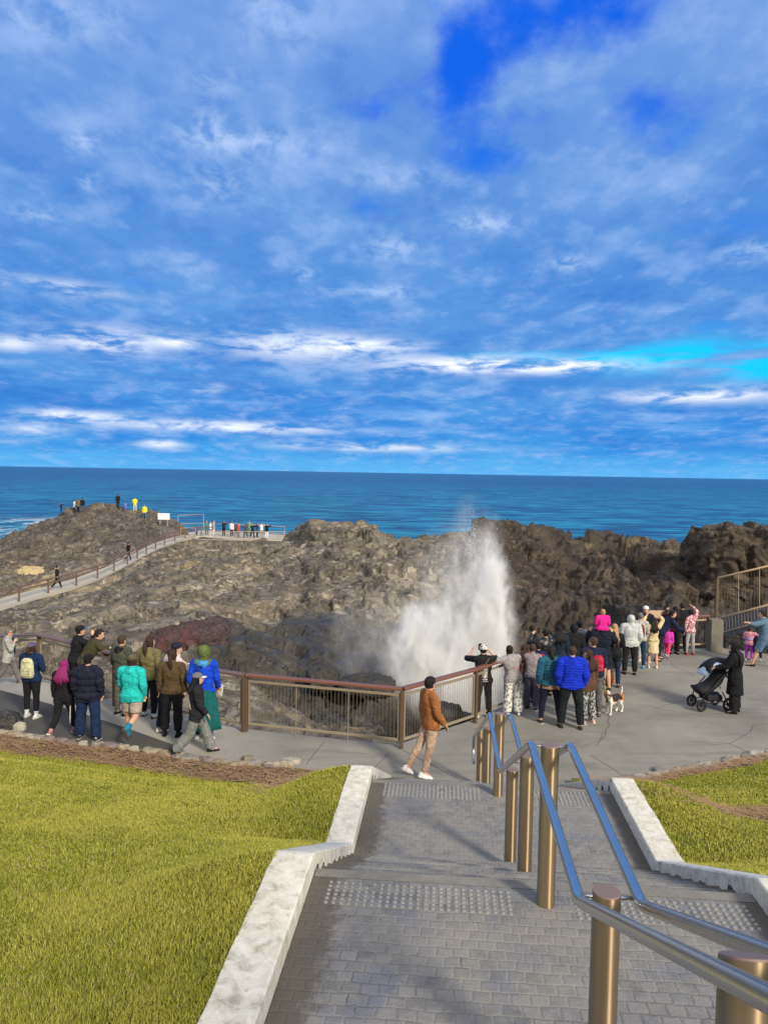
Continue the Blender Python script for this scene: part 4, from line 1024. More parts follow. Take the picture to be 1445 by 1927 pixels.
def straw(side, count, hole=None):
    P, Q, SE = GR[side]; tt, se, t0, height = LAWN[side]
    V, T = [], []
    lo, hi = (-13.5, t0 - 0.6) if side < 0 else (t0 + 0.3, 9.0)
    t = lo + (hi - lo) * rng.random(count); e = np.interp(t, tt, se)
    s = e - 0.10 - (0.85 if side < 0 else 0.62) * rng.random(count) ** 0.9
    if hole:
        nh = hole[4]; t[:nh] = hole[0] + hole[1] * rng.normal(size=nh) * 0.6; s[:nh] = hole[2] + hole[3] * rng.normal(size=nh) * 0.6
        e = np.interp(t, tt, se)
    z = height(s, t, e) + 0.02 + 0.035 * rng.random(count)
    L = 0.05 + 0.14 * rng.random(count); an = rng.normal(size=count) * 0.9; w = 0.004 + 0.004 * rng.random(count)
    dx, dy = np.cos(an) * L, np.sin(an) * L; dz = rng.normal(size=count) * 0.02
    px, py = -np.sin(an) * w, np.cos(an) * w
    A = np.stack([t - dx - px, s - dy - py, z - dz], 1); B = np.stack([t - dx + px, s - dy + py, z - dz + .004], 1)
    C_ = np.stack([t + dx, s + dy, z + dz], 1)
    V = np.stack([A, B, C_], 1).reshape(-1, 3); i = np.arange(count) * 3
    o = link('straw', np_mesh('straw', V, None, np.stack([i, i + 1, i + 2], 1), mats=[M['straw']], smooth=False), None, SO, STAIR_YAW)
    tag(o, kind='stuff')
straw(-1, 3400, (-2.7, 0.4, 10.6, 0.8, 500)); straw(1, 2800, (3.4, 1.3, 9.3, 0.45, 1000))

# flat stones along the lawn edges
def stones():
    meshes = []
    for k in range(8):
        n = 22; a = np.linspace(0, 2 * np.pi, n, endpoint=False)
        r = 1 + 0.28 * np.sin(a * 2 + k) + 0.16 * np.sin(a * 3 + 2 * k) + 0.05 * np.sin(7 * a + k)
        rings = []
        for sc, z in ((0.92, -0.06), (1.0, 0.0), (0.97, 0.035), (0.82, 0.055), (0.4, 0.062)):
            rings.append([Vector((0.15 * sc * r[i] * math.cos(a[i]), 0.095 * sc * r[i] * math.sin(a[i]), z + 0.012 * math.sin(a[i] * 3 + k) * (1 if z > 0 else 0))) for i in range(n)])
        mb = MB(); mb.loft(rings); 
        o = mb.build('edging_stone', STONES[k % 5], smooth=True, angle=35); meshes.append(o.data); bpy.data.objects.remove(o)
    def run(poly, gap, group, label, jitter=0.10, rows=1, start=0.0):
        L = [0]; 
        for a, b in zip(poly[:-1], poly[1:]): L.append(L[-1] + (b - a).length)
        s = start
        while s < L[-1]:
            i = max(k for k in range(len(L)) if L[k] <= s); i = min(i, len(poly) - 2)
            f = (s - L[i]) / (L[i + 1] - L[i]); p = poly[i].lerp(poly[i + 1], f); d = (poly[i + 1] - poly[i]).normalized()
            for r in range(rows):
                q = p + Vector((-d.y, d.x, 0)) * (random.uniform(-jitter, jitter) - r * 0.2) 
                o = link('edging_stone', random.choice(meshes)); sc = random.uniform(0.75, 1.35)
                o.location = (q.x, q.y + 0.07, random.uniform(0.015, 0.045)); o.rotation_euler = (random.uniform(-.12, .12), random.uniform(-.12, .12), math.atan2(d.y, d.x) + random.uniform(-.4, .4)); o.scale = (sc, sc * random.uniform(.9, 1.5), random.uniform(.6, 1.1))
                tag(o, label, 'stone', group)
            s += gap * random.uniform(0.85, 1.2)
    run(NEAR_L[1:9], 0.29, 'flat stones edging the left lawn', 'flat grey edging stone along the left lawn beside the dark path', 0.09, 1)
    run(NEAR_R, 0.25, 'flat stones edging the right lawn', 'flat brown grey stone edging the right lawn beside the platform', 0.10, 2)
    for (u, v, s, c) in ((545, 1437, 1.1, 4), (470, 1437, 1.3, 2), (505, 1445, 0.9, 3), (1430, 1424, 1.3, 4)):
        o = link('edging_stone', meshes[c]); p = on_z(u, v); o.location = (p.x, p.y, 0.01); o.scale = (s * 1.2, s * 1.5, s); o.rotation_euler[2] = u
        tag(o, 'flat grey edging stone along the left lawn beside the dark path' if u < 700 else 'flat brown grey stone edging the right lawn beside the platform', 'stone', 'flat stones edging the left lawn' if u < 700 else 'flat stones edging the right lawn')
    p = on_z(5, 1372); boulder('boulder', p + Vector((-0.1, 0.1, 0.05)), (0.42, 0.28, 0.24), 71, M['dark_rock'], 'rough dark grey rock heaped at the left end of the lawn edging', n=50, rough=0.5)
    p = on_z(37, 1374); boulder('boulder', p + Vector((0, 0, 0.03)), (0.12, 0.1, 0.13), 75, STONES[4], 'small pale cream stone standing beside the dark rock at the path', n=30)
stones()

# ------------------------------------------------------------------ lower walkway and lookout
def build_walkway():
    mb = MB(); rows = []
    L = WALK_P
    for i, p in enumerate(L):
        d = (L[min(i + 1, len(L) - 1)] - L[max(i - 1, 0)]); d.z = 0; d.normalize(); n = Vector((-d.y, d.x, 0))
        rows.append([p + n * 1.5, p - n * 0.6, p - n * 0.6 - Vector((0, 0, 0.6)), p + n * 1.5 - Vector((0, 0, .6))])
    mb.loft(rows); o = mb.build('walkway', M['walk']); tag(o, kind='structure')
    pts = [at_d(*q) for q in DECK]; z = sum(p.z for p in pts) / len(pts)
    pts = [Vector((p.x, p.y, z)) for p in pts]
    o = sheet('x', [(pts, 0, 0.0, 0.5)], 0.5, None).build('lookout_deck', M['walk']); tag(o, kind='structure')
    return z
DECK_Z = build_walkway()
# ------------------------------------------------------------------ fences
def fence(label, P, *, top=1.22, posts=None, skip_first=False, stiles=2, wood='rail_wood', mesh=True, group=None, wires=True, name='fence', wire_gap=0.075, wood_w=0.15, flat_rail=True, lower_mid=False, frame='frame'):
    """P: ground points of the posts; rails run between them"""
    root = empty(name, P[0]); tag(root, label, 'fence', group)
    o0 = Vector(P[0]); P = [Vector(p) - o0 for p in P]
    for i, p in enumerate(P):
        if skip_first and i == 0: continue
        d = (P[min(i + 1, len(P) - 1)] - P[max(i - 1, 0)]); d.z = 0; d.normalize()
        MB().box(p + Vector((0, 0, (top - 0.06) / 2 - 0.05)), (0.065, 0.10, top - 0.06 + 0.1), d, bev=0.006).build('post', M['post'], root)
    for i in range(len(P) - 1):
        a, b = P[i], P[i + 1]; L = (b - a).length; ux = (b - a).normalized(); h = Vector((ux.x, ux.y, 0)).normalized(); uy = Vector((-h.y, h.x, 0)); uz = ux.cross(uy); 
        c = (a + b) / 2; rot = math.atan2(h.y, h.x)
        # long timber handrail: built lying along its own x so that the grain runs with it
        mb = MB(); W = wood_w / 2
        pr = [(-W, -.022), (W, -.022), (W, 0.012), (W * .8, .03), (W * .3, .036), (-W * .3, .036), (-W * .8, .03), (-W, .012)]
        mb.loft([[Vector((x, y, z)) for y, z in pr] for x in (-L / 2 + 0.004, L / 2 - 0.004)])
        rl = mb.build('handrail', M[wood], root, angle=35); rl.matrix_local = Matrix(((ux.x, uy.x, uz.x, c.x), (ux.y, uy.y, uz.y, c.y), (ux.z, uy.z, uz.z, c.z + top - 0.036), (0, 0, 0, 1)))
        ins = 0.045
        for nm, z, sz in (('top_rail', top - 0.16, 0.05), ('bottom_rail', 0.17, 0.05)):
            MB().box(c + Vector((0, 0, z)), (L - 2 * ins, 0.04, sz), ux, uy, uz, bev=0.005).build(nm, M[frame], root)
        if lower_mid: continue
        for k in range(2):
            q = a + ux * (ins + 0.02) if k == 0 else b - ux * (ins + 0.02)
            MB().box(q + Vector((0, 0, (top - .16 + .17) / 2)), (0.03, 0.035, top - 0.38), h).build('side_bar', M['frame'], root)
        for k in range(stiles):
            q = a.lerp(b, (k + 1) / (stiles + 1))
            MB().tube([q + Vector((0, 0, -0.02)), q + Vector((0, 0, top - .17))], 0.009, 6).build('stile', M['frame'], root)
        if wires:
            mb = MB(); n = int(L / wire_gap)
            for k in range(1, n):
                q = a.lerp(b, k / n); mb.tube([q + Vector((0, 0, 0.18)), q + Vector((0, 0, top - .17))], 0.0038, 4)
            mb.build('wire_infill', M['wire'], root)
    return root
fence('near fence panel with reddish timber handrail and brown corner posts above the rocky pit', [FA, FB], stiles=2)
FMID = [FC.lerp(FD, 0.5)]
fence('fence running from the front corner post along the spray toward the crowd', [FB, FC, FD, FE], skip_first=True, stiles=1)
fence('far back fence behind the pink child with pale lower rails and thin balusters', [FE, FF, FG + Vector((-0.12, 0, 0))], skip_first=True, stiles=2, top=1.10, frame='wood_pale')
fence('long weathered fence the people on the left walk lean on', [FL[2], FL[1], FL[0], FA + Vector((-0.055, 0, 0))], stiles=0, wood='rail_wood_old', wires=True, wire_gap=0.3)

# interpretive board on the far fence
def board():
    p = (FF + FG) * 0.12 + FF * 0.76 - Vector((0, 0, 0)); p = on_z(1240, 1228) + Vector((0, 0.1, 0))
    r = empty('info_board', p); tag(r, 'tan slanted information board mounted on the far fence rail', 'sign')
    ux = Vector((1, 0.02, 0)).normalized(); uy = Vector((0, 0.85, 0.53)).normalized()
    MB().box((0, 0, 1.17), (0.56, 0.34, 0.025), ux, uy, ux.cross(uy), bev=0.006).build('panel', simple('board_tan', (0.40, 0.29, 0.18), 0.5, var=0.2, scale=12), r)
    MB().box((0, -0.01, 1.155), (0.60, 0.38, 0.014), ux, uy, ux.cross(uy)).build('backing', M['post'], r)
    for s in (-1, 1): MB().box((0.2 * s, 0.02, 0.57), (0.04, 0.04, 1.14), ux).build('leg', M['frame'], r)
board()
# concrete pillar
def pillar():
    p = on_z(1350, 1228) + Vector((0.0, 0.25, 0)); mb = MB()
    rings = []
    for z, s in ((-0.3, .195), (0.0, .195), (0.5, .19), (0.96, .187), (1.0, .175)):
        rings.append([Vector((p.x + s * a, p.y + s * b, z)) for a, b in ((-1, -.92), (-.92, -1), (.92, -1), (1, -.92), (1, .92), (.92, 1), (-.92, 1), (-1, .92))])
    mb.loft(rings)
    o = mb.build('concrete_pillar', simple('pillar_concrete', (0.165, 0.152, 0.128), 0.95, var=0.45, scale=3, bump=0.6, bscale=30), angle=40)
    for q in o.data.vertices: q.co -= p
    o.location = p; tag(o, 'stout grey concrete pillar where the far fence meets the ramp rail', 'pillar')
    return p
PIL = pillar()
# ramp railings climbing to the right
def ramp_fence():
    def seg(u0, v0, u1, v1, d0, d1): return at_d(u0, v0, d0), at_d(u1, v1, d1)
    r = empty('ramp_fence', (PIL.x, PIL.y + 0.4, 0)); o0 = r.location.copy(); tag(r, 'near ramp fence with pale timber rails and thin balusters right of the pillar', 'fence')
    a, b = seg(1346, 1166, 1520, 1118, 24.5, 23.0); c, d = seg(1362, 1190, 1520, 1144, 24.4, 23.0)
    MB().tube([a - o0, b - o0], 0.035, 8).build('handrail', M['wood_pale'], r, smooth=True)
    MB().tube([c - o0, d - o0], 0.028, 8).build('bottom_rail', M['wood_pale'], r, smooth=True)
    mb = MB(); n = 26
    for k in range(n + 1):
        t = k / n; mb.tube([(a.lerp(b, 0.08 + .92 * t)) - o0, c.lerp(d, t) - o0], 0.008, 5)
    mb.build('baluster_infill', M['frame'], r)
    r2 = empty('ramp_fence', at_d(1348, 1165, 25.5)); o1 = r2.location.copy(); tag(r2, 'upper ramp fence with tall end post and wire panels against the dark rock stack', 'fence')
    a, b = seg(1350, 1088, 1540, 1043, 25.5, 25.0); c, d = seg(1350, 1164, 1540, 1112, 25.5, 25.0)
    MB().tube([a - o1, b - o1], 0.038, 8).build('handrail', M['wood_pale'], r2, smooth=True)
    MB().tube([c - o1 , d - o1], 0.03, 8).build('bottom_rail', M['wood_pale'], r2, smooth=True)
    MB().box((a + c) / 2 - o1 + Vector((-0.02, 0, -0.3)), (0.085, 0.085, (a - c).length + 0.55)).build('post', M['post'], r2)
    for t in (0.21, 0.42, 0.63, 0.84): MB().tube([a.lerp(b, t) - o1, c.lerp(d, t) - o1], 0.016, 6).build('stile', M['frame'], r2)
    mb = MB()
    for k in range(34): mb.tube([a.lerp(b, (k + .5) / 34) - o1, c.lerp(d, (k + .5) / 34) - o1], 0.004, 4)
    mb.build('wire_infill', M['wire'], r2)
    # the ramp they stand on
    e, f = seg(1366, 1198, 1530, 1150, 24.2, 22.9)
    mb = MB(); e2, f2 = e + Vector((0.1, 1.9, 0)), f + Vector((0.1, 1.9, 0)); dn = Vector((0, 0, 1.4))
    mb.raw([e, f, f2, e2, e - dn, f - dn, f2 - dn, e2 - dn], [(0, 1, 2, 3), (4, 5, 1, 0), (5, 6, 2, 1), (6, 7, 3, 2), (7, 4, 0, 3)])
    tag(mb.build('ramp', M['dark_rock']), kind='structure')
ramp_fence()

# ------------------------------------------------------------------ the bronze and steel stair handrail
def handrail():
    rz = STAIR_YAW
    root = empty('stair_handrail', SO, rz); tag(root, 'double stainless steel handrail on bronze posts running down the middle of the stairs', 'handrail')
    H = 0.95
    E = EYE.z
    # (s, ground, top)
    posts = [(1.655, None, E - 1.053), (3.04, ZA, E - 1.677), (4.74, ZA, E - 1.680), (5.96, 2.24, E - 2.202), (7.17, ZB, E - 2.785), (8.87, ZB, E - 2.78), (11.1, 0.72, E - 3.70), (13.1, 0.0, E - 4.37)]
    for s, g, top in posts:
        g = top - 1.05 if g is None else g - 0.05
        sl = 0.46 if s < 2 else 0.0
        def ring(z, r): return [Vector((r * math.cos(2 * math.pi * j / 28), s + r * math.sin(2 * math.pi * j / 28), z - sl * r * math.sin(2 * math.pi * j / 28) * (z > g + .1))) for j in range(28)]
        mb = MB(); mb.loft([ring(g, .0565), ring(top - .006, .0565)])
        o = mb.build('post', M['bronze'], root, angle=40)
        cb = MB(); tilt = 0.34 if s < 2 else 0.0
        ax = Vector((0, tilt, 1)).normalized()
        cb.loft([ring(top - .006, .0565), ring(top, .0545)]); cb.build('post_cap', M['cap'], o, angle=40)
        rzl = float(np.interp(s, RAIL_S, RAIL_Z)) - 0.012
        MB().tube([(-0.118, s, rzl), (0.118, s, rzl)], 0.0085, 10).build('rail_pin', M['steel'], o, smooth=True)
    for x in (-0.118, 0.124):
        pts = [Vector((x, s, z)) for s, z in zip(RAIL_S, RAIL_Z)]
        pts[-1] = Vector((x, RAIL_S[-1], RAIL_Z[-1]))
        # round the bends slightly, then the return loop at the foot
        fine = [pts[0]]
        for a, b, c in zip(pts[:-2], pts[1:-1], pts[2:]):
            fine += [b + (a - b).normalized() * 0.05, b + (a - b).normalized() * 0.012 + (c - b).normalized() * 0.012, b + (c - b).normalized() * 0.05]
        fine.append(pts[-1])
        e = pts[-1]; fine += [e + Vector((0, 0.16, -0.05)), e + Vector((0, 0.26, -0.16)), e + Vector((0, 0.28, -0.32)), e + Vector((0, 0.20, -0.44)), e + Vector((0, 0.02, -0.47))]
        MB().tube(fine, 0.0245, 16).build('rail', M['steel'], root, angle=50)
    return root
RAIL_S = [0.25, 1.2, 2.97, 4.74, 7.12, 8.86, 12.72]
RAIL_Z = [5.4 - 0.41, 5.4 - 0.855, 5.4 - 1.69, 5.4 - 1.68, 5.4 - 2.79, 5.4 - 2.795, 5.4 - 4.385]
handrail()

# ------------------------------------------------------------------ lower walkway rail, lookout rails, notice
def far_rails():
    P = [p + Vector((0, 0, 0)) for p in WALK_P]
    side = []
    for i, p in enumerate(P):
        d = P[min(i + 1, len(P) - 1)] - P[max(i - 1, 0)]; d.z = 0; d.normalize(); n = Vector((d.y, -d.x, 0)); side.append(p + n * 0.5)
    root = empty('walkway_railing', side[2]); tag(root, 'rust brown two-rail railing following the lower walkway up to the lookout', 'railing'); o0 = root.location.copy()
    for nm, h in (('handrail', 1.1), ('mid_rail', 0.78)):
        MB().tube([q + Vector((0, 0, h)) - o0 for q in side], 0.06, 8).build(nm, M['rail_rust'], root, smooth=True)
    L = [0]
    for a, b in zip(side[:-1], side[1:]): L.append(L[-1] + (b - a).length)
    s = 1.0
    while s < L[-1]:
        i = max(k for k in range(len(L) - 1) if L[k] <= s); q = side[i].lerp(side[i + 1], (s - L[i]) / (L[i + 1] - L[i]))
        MB().box(q + Vector((0, 0, 0.5)) - o0, (0.11, 0.11, 1.2)).build('post', M['rail_rust'], root); s += 3.3
    def rail(label, pts, h=1.1, base=None):
        pts = [Vector(p) for p in pts]
        r = empty('lookout_railing', pts[0]); tag(r, label, 'railing', None); o1 = r.location.copy()
        for nm, k in (('handrail', 1.0), ('mid_rail', 0.12)):
            MB().tube([q + Vector((0, 0, h * k)) - o1 for q in pts], 0.036, 8).build(nm, M['wood_pale'], r, smooth=True)
        for q in pts: MB().box(q + Vector((0, 0, h / 2 - 0.2)) - o1, (0.07, 0.07, h + 0.4)).build('post', M['wood_pale'], r)
    dk = [at_d(*q) for q in DECK]; zf = DECK_Z
    W = lambda u, d: Vector((at_d(u, 1000, d).x, d, zf))
    rail('pale timber railing along the front of the lookout deck below the visitors', [W(402, 93), W(440, 93), W(490, 93.3), W(535, 94.3), W(536, 100.5)], 1.0)
    rail('railing on the seaward side of the lookout deck behind the visitors', [W(384, 106.5), W(440, 104.5), W(500, 103), W(536, 101)], 1.1)
    rail('short higher railing at the landward end of the lookout beside the headland', [Vector((at_d(335, 1000, 103).x, 103, zf + 0.9)), Vector((at_d(383, 1000, 106).x, 106, zf + 0.9))], 1.35)
    rail('short pale railing where the lower walkway reaches the lookout', [Vector((at_d(340, 1000, 92).x, 92, WALK_P[-2].z)), Vector((at_d(368, 1000, 93).x, 93, WALK_P[-1].z))], 1.1)
    p = hit(308, 988) or at_d(308, 988, 96)
    r = empty('notice_board', p); tag(r, 'blank white notice board on two short posts on the headland slope', 'sign')
    MB().box((0, 0, 1.05), (1.45, 0.06, 0.78), bev=0.01).build('panel', simple('notice_white', (0.80, 0.80, 0.78), 0.5, var=0.03), r)
    for s in (-1, 1): MB().box((0.45 * s, 0.06, 0.3), (0.09, 0.06, 1.3)).build('leg', M['wood_pale'], r)
far_rails()

# ------------------------------------------------------------------ pram
def pram():
    p = on_z(1336, 1334); r = empty('pram', (p.x, p.y, 0), R(9)); r.scale = (0.97, 0.97, 1.10); tag(r, 'black pram with folded hood and pale blue blanket pushed by the woman in black', 'pram')
    blk = simple('pram_fabric', (0.010, 0.010, 0.014), 0.8, var=0.3); tyre = simple('pram_tyre', (0.012, 0.012, 0.012), 0.7); met = simple('pram_frame', (0.05, 0.05, 0.055), 0.35, metal=0.7)
    blue = cloth((0.55, 0.68, 0.85))
    # local: -x is the front (left in the photo), handle on +x side
    W = 0.27
    wheels = [(-0.36, -W * .8, 0.135), (-0.36, W * .8, 0.135), (0.30, -W, 0.15), (0.30, W, 0.15)]
    for x, y, rr in wheels:
        mb = MB(); n = 22
        ring = [[Vector((x + (rr - 0.03 + 0.03 * math.cos(a)) * math.cos(2 * math.pi * k / n), y + 0.026 * math.sin(a), rr + (rr - 0.03 + 0.03 * math.cos(a)) * math.sin(2 * math.pi * k / n))) for a in [2 * math.pi * j / 8 for j in range(8)]] for k in range(n)]
        ring.append(ring[0]); mb.loft(ring, cap=False); w = mb.build('wheel', tyre, r, smooth=True)
        mb = MB()
        mb.tube([(x, y - 0.03, rr), (x, y + 0.03, rr)], 0.03, 10)
        for k in range(6):
            a = 2 * math.pi * k / 6; mb.tube([(x, y, rr), (x + (rr - 0.04) * math.cos(a), y, rr + (rr - 0.04) * math.sin(a))], 0.012, 6)
        mb.build('spoke', met, w)
    fr = MB()
    for s in (-1, 1):
        fr.tube([(-0.36, s * W * .8, 0.17), (-0.30, s * W * .85, 0.36), (-0.12, s * W, 0.52), (0.10, s * W, 0.72), (0.42, s * W, 1.00)], 0.015, 8)
        fr.tube([(0.30, s * W, 0.16), (0.05, s * W, 0.55)], 0.015, 8)
        fr.tube([(-0.36, s * W * .8, 0.17), (0.28, s * W, 0.22)], 0.010, 8)
    fr.tube([(0.42, -W, 1.0), (0.46, -W * .8, 1.02), (0.46, W * .8, 1.02), (0.42, W, 1.0)], 0.017, 8)
    fr.tube([(-0.36, -W * .8, 0.16), (-0.36, W * .8, 0.16)], 0.012, 8); fr.tube([(0.30, -W, 0.16), (0.30, W, 0.16)], 0.012, 8)
    fr.build('frame', met, r, smooth=True)
    # seat tub
    mb = MB(); rings = []
    for t, (x, z, w, th) in enumerate(((-0.42, 0.46, 0.20, .05), (-0.34, 0.42, .235, .09), (-0.1, 0.47, .245, .12), (0.08, 0.60, .24, .12), (0.22, 0.80, .22, .10), (0.27, 0.93, .17, .05))):
        dirv = Vector((0.5, 0, 0.9)) if t > 2 else Vector((1, 0, 0.15)); nrm = Vector((-0.85, 0, 0.5)) if t > 2 else Vector((0.0, 0, 1))
        rings.append([Vector((x, 0, z)) + Vector((0, w * math.cos(a), 0)) + nrm.normalized() * (th * math.sin(a)) for a in [2 * math.pi * k / 14 for k in range(14)]])
    mb.loft(rings); mb.build('seat', blk, r, smooth=True)
    # hood: quarter shells of fabric
    mb = MB(); rings = []
    for k in range(9):
        a = R(20 + 118 * k / 8); rings.append([Vector((0.10 - 0.40 * math.cos(a) * 1.0 + 0.06, 0.25 * math.sin(b_) * 1.0, 0.74 + 0.36 * math.sin(a) * (0.55 + 0.45 * abs(math.cos(b_))) )) for b_ in [-math.pi / 2 + math.pi * j / 12 for j in range(13)]])
    mb.loft(rings, cap=False, close=False); h = mb.build('hood', blk, r, smooth=True); m = h.modifiers.new('thick', 'SOLIDIFY'); m.thickness = 0.012
    mb = MB(); mb.loft([[Vector((x, y, z)) for x, y, z in row] for row in
        [[(-0.30, -.2, .70), (-.30, 0, .78), (-.30, .2, .70)], [(-0.10, -.26, .98), (-.12, 0, 1.06), (-.1, .26, .98)], [(0.12, -.28, 1.04), (.12, 0, 1.14), (.12, .28, 1.04)], [(0.26, -.27, .84), (.34, 0, .98), (.26, .27, .84)], [(0.28, -.28, .66), (.38, 0, .72), (.28, .28, .66)]]], cap=False, close=False)
    bl = mb.build('blanket', blue, r, smooth=True); m = bl.modifiers.new('soft', 'SUBSURF'); m.levels = m.render_levels = 2; m = bl.modifiers.new('thick', 'SOLIDIFY'); m.thickness = 0.015
    mb = MB(); mb.box((0.0, 0, 0.27), (0.42, 0.40, 0.13), bev=0.03); mb.build('basket', blk, r)
    mb = MB(); mb.box((0.08, -0.285, 0.47), (0.05, 0.012, 0.06)); mb.build('frame_joint', simple('pram_joint', (0.25, 0.25, 0.26), .4), r)
pram()
# ------------------------------------------------------------------ people
def capsule(p0, r0, p1, r1, n=12, sx=1.0):
    """closed tapered capsule as (verts, faces)"""
    p0, p1 = Vector(p0), Vector(p1); d = (p1 - p0); L = d.length
    if L < 1e-6: d = Vector((0, 0, 1))
    d.normalize(); ref = Vector((0, 0, 1)) if abs(d.z) < 0.9 else Vector((0, 1, 0)); x = (ref - d * ref.dot(d)).normalized(); y = d.cross(x)
    rows = [(p0, -1.0, r0, .02), (p0, -0.72, r0, .69), (p0, 0.0, r0, 1.0), (p1, 0.0, r1, 1.0), (p1, 0.72, r1, .69), (p1, 1.0, r1, .02)]
    vs, fs = [], []
    for c, off, r, k in rows:
        for j in range(n):
            a = 2 * math.pi * j / n; vs.append(c + d * (off * r) + x * (r * k * math.cos(a)) + y * (r * k * math.sin(a)))
    for i in range(len(rows) - 1):
        for j in range(n): fs.append((i * n + j, i * n + (j + 1) % n, (i + 1) * n + (j + 1) % n, (i + 1) * n + j))
    fs.append(tuple(reversed(range(n)))); fs.append(tuple((len(rows) - 1) * n + j for j in range(n)))
    return vs, fs
def rings_mesh(rings):
    n = len(rings[0]); vs = [p for r in rings for p in r]; fs = []
    for i in range(len(rings) - 1):
        for j in range(n): fs.append((i * n + j, i * n + (j + 1) % n, (i + 1) * n + (j + 1) % n, (i + 1) * n + j))
    fs.append(tuple(reversed(range(n)))); fs.append(tuple((len(rings) - 1) * n + j for j in range(n)))
    return vs, fs

ARMS = {  # (upper-arm direction, forearm direction) for a right arm, in body space: x out, y forward, z up
    'down': ((0.16, -0.04, -1), (0.06, 0.18, -1)), 'swing_f': ((0.14, 0.32, -1), (0.0, 0.55, -1)), 'swing_b': ((0.16, -0.42, -1), (0.1, -0.15, -1)),
    'front': ((0.22, 0.12, -1), (-0.55, 0.95, 0.10)), 'rail': ((0.30, 0.62, -0.75), (-0.30, 1.0, 0.02)), 'photo': ((0.50, 0.72, -0.10), (-0.62, 0.35, 0.75)),
    'pocket': ((0.26, -0.14, -1), (-0.16, 0.45, -1)), 'chin': ((0.15, 0.35, -0.9), (-0.5, 0.35, 0.95)), 'over': ((0.55, 0.25, 0.85), (-0.62, 0.35, 0.75)),
    'out': ((1.0, 0.25, -0.05), (1.0, 0.35, 0.18)), 'point': ((0.85, 0.55, -0.15), (0.85, 0.6, 0.28)), 'push': ((0.15, 0.55, -0.8), (-0.05, 1.0, -0.25)), 'face': ((0.35, 0.6, -0.3), (-0.45, 0.1, 1.0)), 'hold': ((0.2, 0.2, -1), (-.1, .6, -.8))}
LEGS = {'stand': ((2, 3, 4), (-2, 2, 4)), 'wide': ((4, 4, 9), (-4, 2, 9)), 'walk': ((24, 6, 1), (-20, 22, 1)), 'walk2': ((-16, 30, 1), (20, 5, 1)), 'kick': ((10, 8, 2), (-8, 62, 1)), 'sit': ((85, 85, 14), (85, 85, 14)), 'crouch': ((70, 95, 8), (40, 95, 8)), 'lean': ((6, 4, 4), (-10, 2, 4)), 'child_sit': ((60, 75, 30), (60, 75, 30))}

def skeleton(o):
    """joint positions in the person's own metres (1.72 m tall figure facing +y) """
    bw = o.get('bw', 1.0); lean = R(o.get('lean', 0)); side = R(o.get('side', 0)); J = {}
    def bend(p):
        p = Vector(p) - Vector((0, 0, 0.93)); k = 1.0
        p = Matrix.Rotation(-lean, 3, 'X') @ p; p = Matrix.Rotation(side, 3, 'Y') @ p
        return p + Vector((0, 0, 0.93))
    J['bend'] = bend
    hy, hp, ht = o.get('head', (0, 0)) + (0,) if len(o.get('head', (0, 0))) == 2 else o['head']
    J['neck'] = bend((0, -0.015, 1.455)); hr = Matrix.Rotation(R(-hy), 3, 'Z') @ Matrix.Rotation(R(-hp) , 3, 'X') @ Matrix.Rotation(R(ht), 3, 'Y')
    J['headrot'] = hr; J['head'] = J['neck'] + (Matrix.Rotation(-lean * 0.6, 3, 'X') @ Vector((0, 0.01, 0.075))) + hr @ Vector((0, 0.022, 0.08))
    la = o.get('arms', ('down', 'down'))
    for s, nm in ((-1, 'L'), (1, 'R')):
        sh = bend((s * 0.178 * bw, -0.01, 1.405)); J['sh' + nm] = sh
        a = la[0] if s < 0 else la[1]; a = ARMS[a] if isinstance(a, str) else a
        up = Vector(a[0]).normalized(); fo = Vector(a[1]).normalized(); up = Vector((up.x * s, up.y, up.z)); fo = Vector((fo.x * s, fo.y, fo.z))
        J['el' + nm] = sh + up * 0.285; J['wr' + nm] = J['el' + nm] + fo * 0.245; J['fo' + nm] = fo
        l = o.get('legs', 'stand'); l = LEGS[l] if isinstance(l, str) else l; fx, kn, ab = (l[0] if s < 0 else l[1])
        hip = Vector((s * 0.088 * min(bw, 1.15), 0, 0.905)); J['hip' + nm] = hip
        a1 = R(fx); a2 = R(fx - kn); b = R(ab)
        d1 = Vector((s * math.sin(b), math.sin(a1), -math.cos(a1))).normalized(); d2 = Vector((s * math.sin(b) * 0.5, math.sin(a2), -math.cos(a2))).normalized()
        J['kn' + nm] = hip + d1 * 0.425; J['an' + nm] = J['kn' + nm] + d2 * 0.41
        fp = a2 * 0.9 if a2 < -0.25 else 0.0
        fd = Matrix.Rotation(fp, 3, 'X') @ Vector((s * 0.18, 1, 0)).normalized(); fu = Matrix.Rotation(fp, 3, 'X') @ Vector((0, 0, 1))
        J['hl' + nm] = J['an' + nm] - fd * 0.045 - fu * 0.045; J['to' + nm] = J['an' + nm] + fd * 0.155 - fu * 0.052; J['fu' + nm] = fu
    return J

def ell(c, rx, ry, n=18, rot=None, sq=1.0):
    out = []
    for j in range(n):
        a = 2 * math.pi * j / n; ca, sa = math.cos(a), math.sin(a)
        p = Vector((math.copysign(abs(ca) ** sq, ca) * rx, math.copysign(abs(sa) ** sq, sa) * ry, 0))
        out.append(Vector(c) + (rot @ p if rot else p))
    return out
HEAD_RINGS = [(-0.112, 0.030, 0.030, 0.034), (-0.100, 0.048, 0.055, 0.022), (-0.070, 0.060, 0.078, 0.008), (-0.030, 0.069, 0.090, 0.000), (0.010, 0.074, 0.097, -0.004), (0.050, 0.074, 0.098, -0.008), (0.085, 0.064, 0.086, -0.010), (0.108, 0.044, 0.060, -0.010), (0.119, 0.018, 0.026, -0.008)]

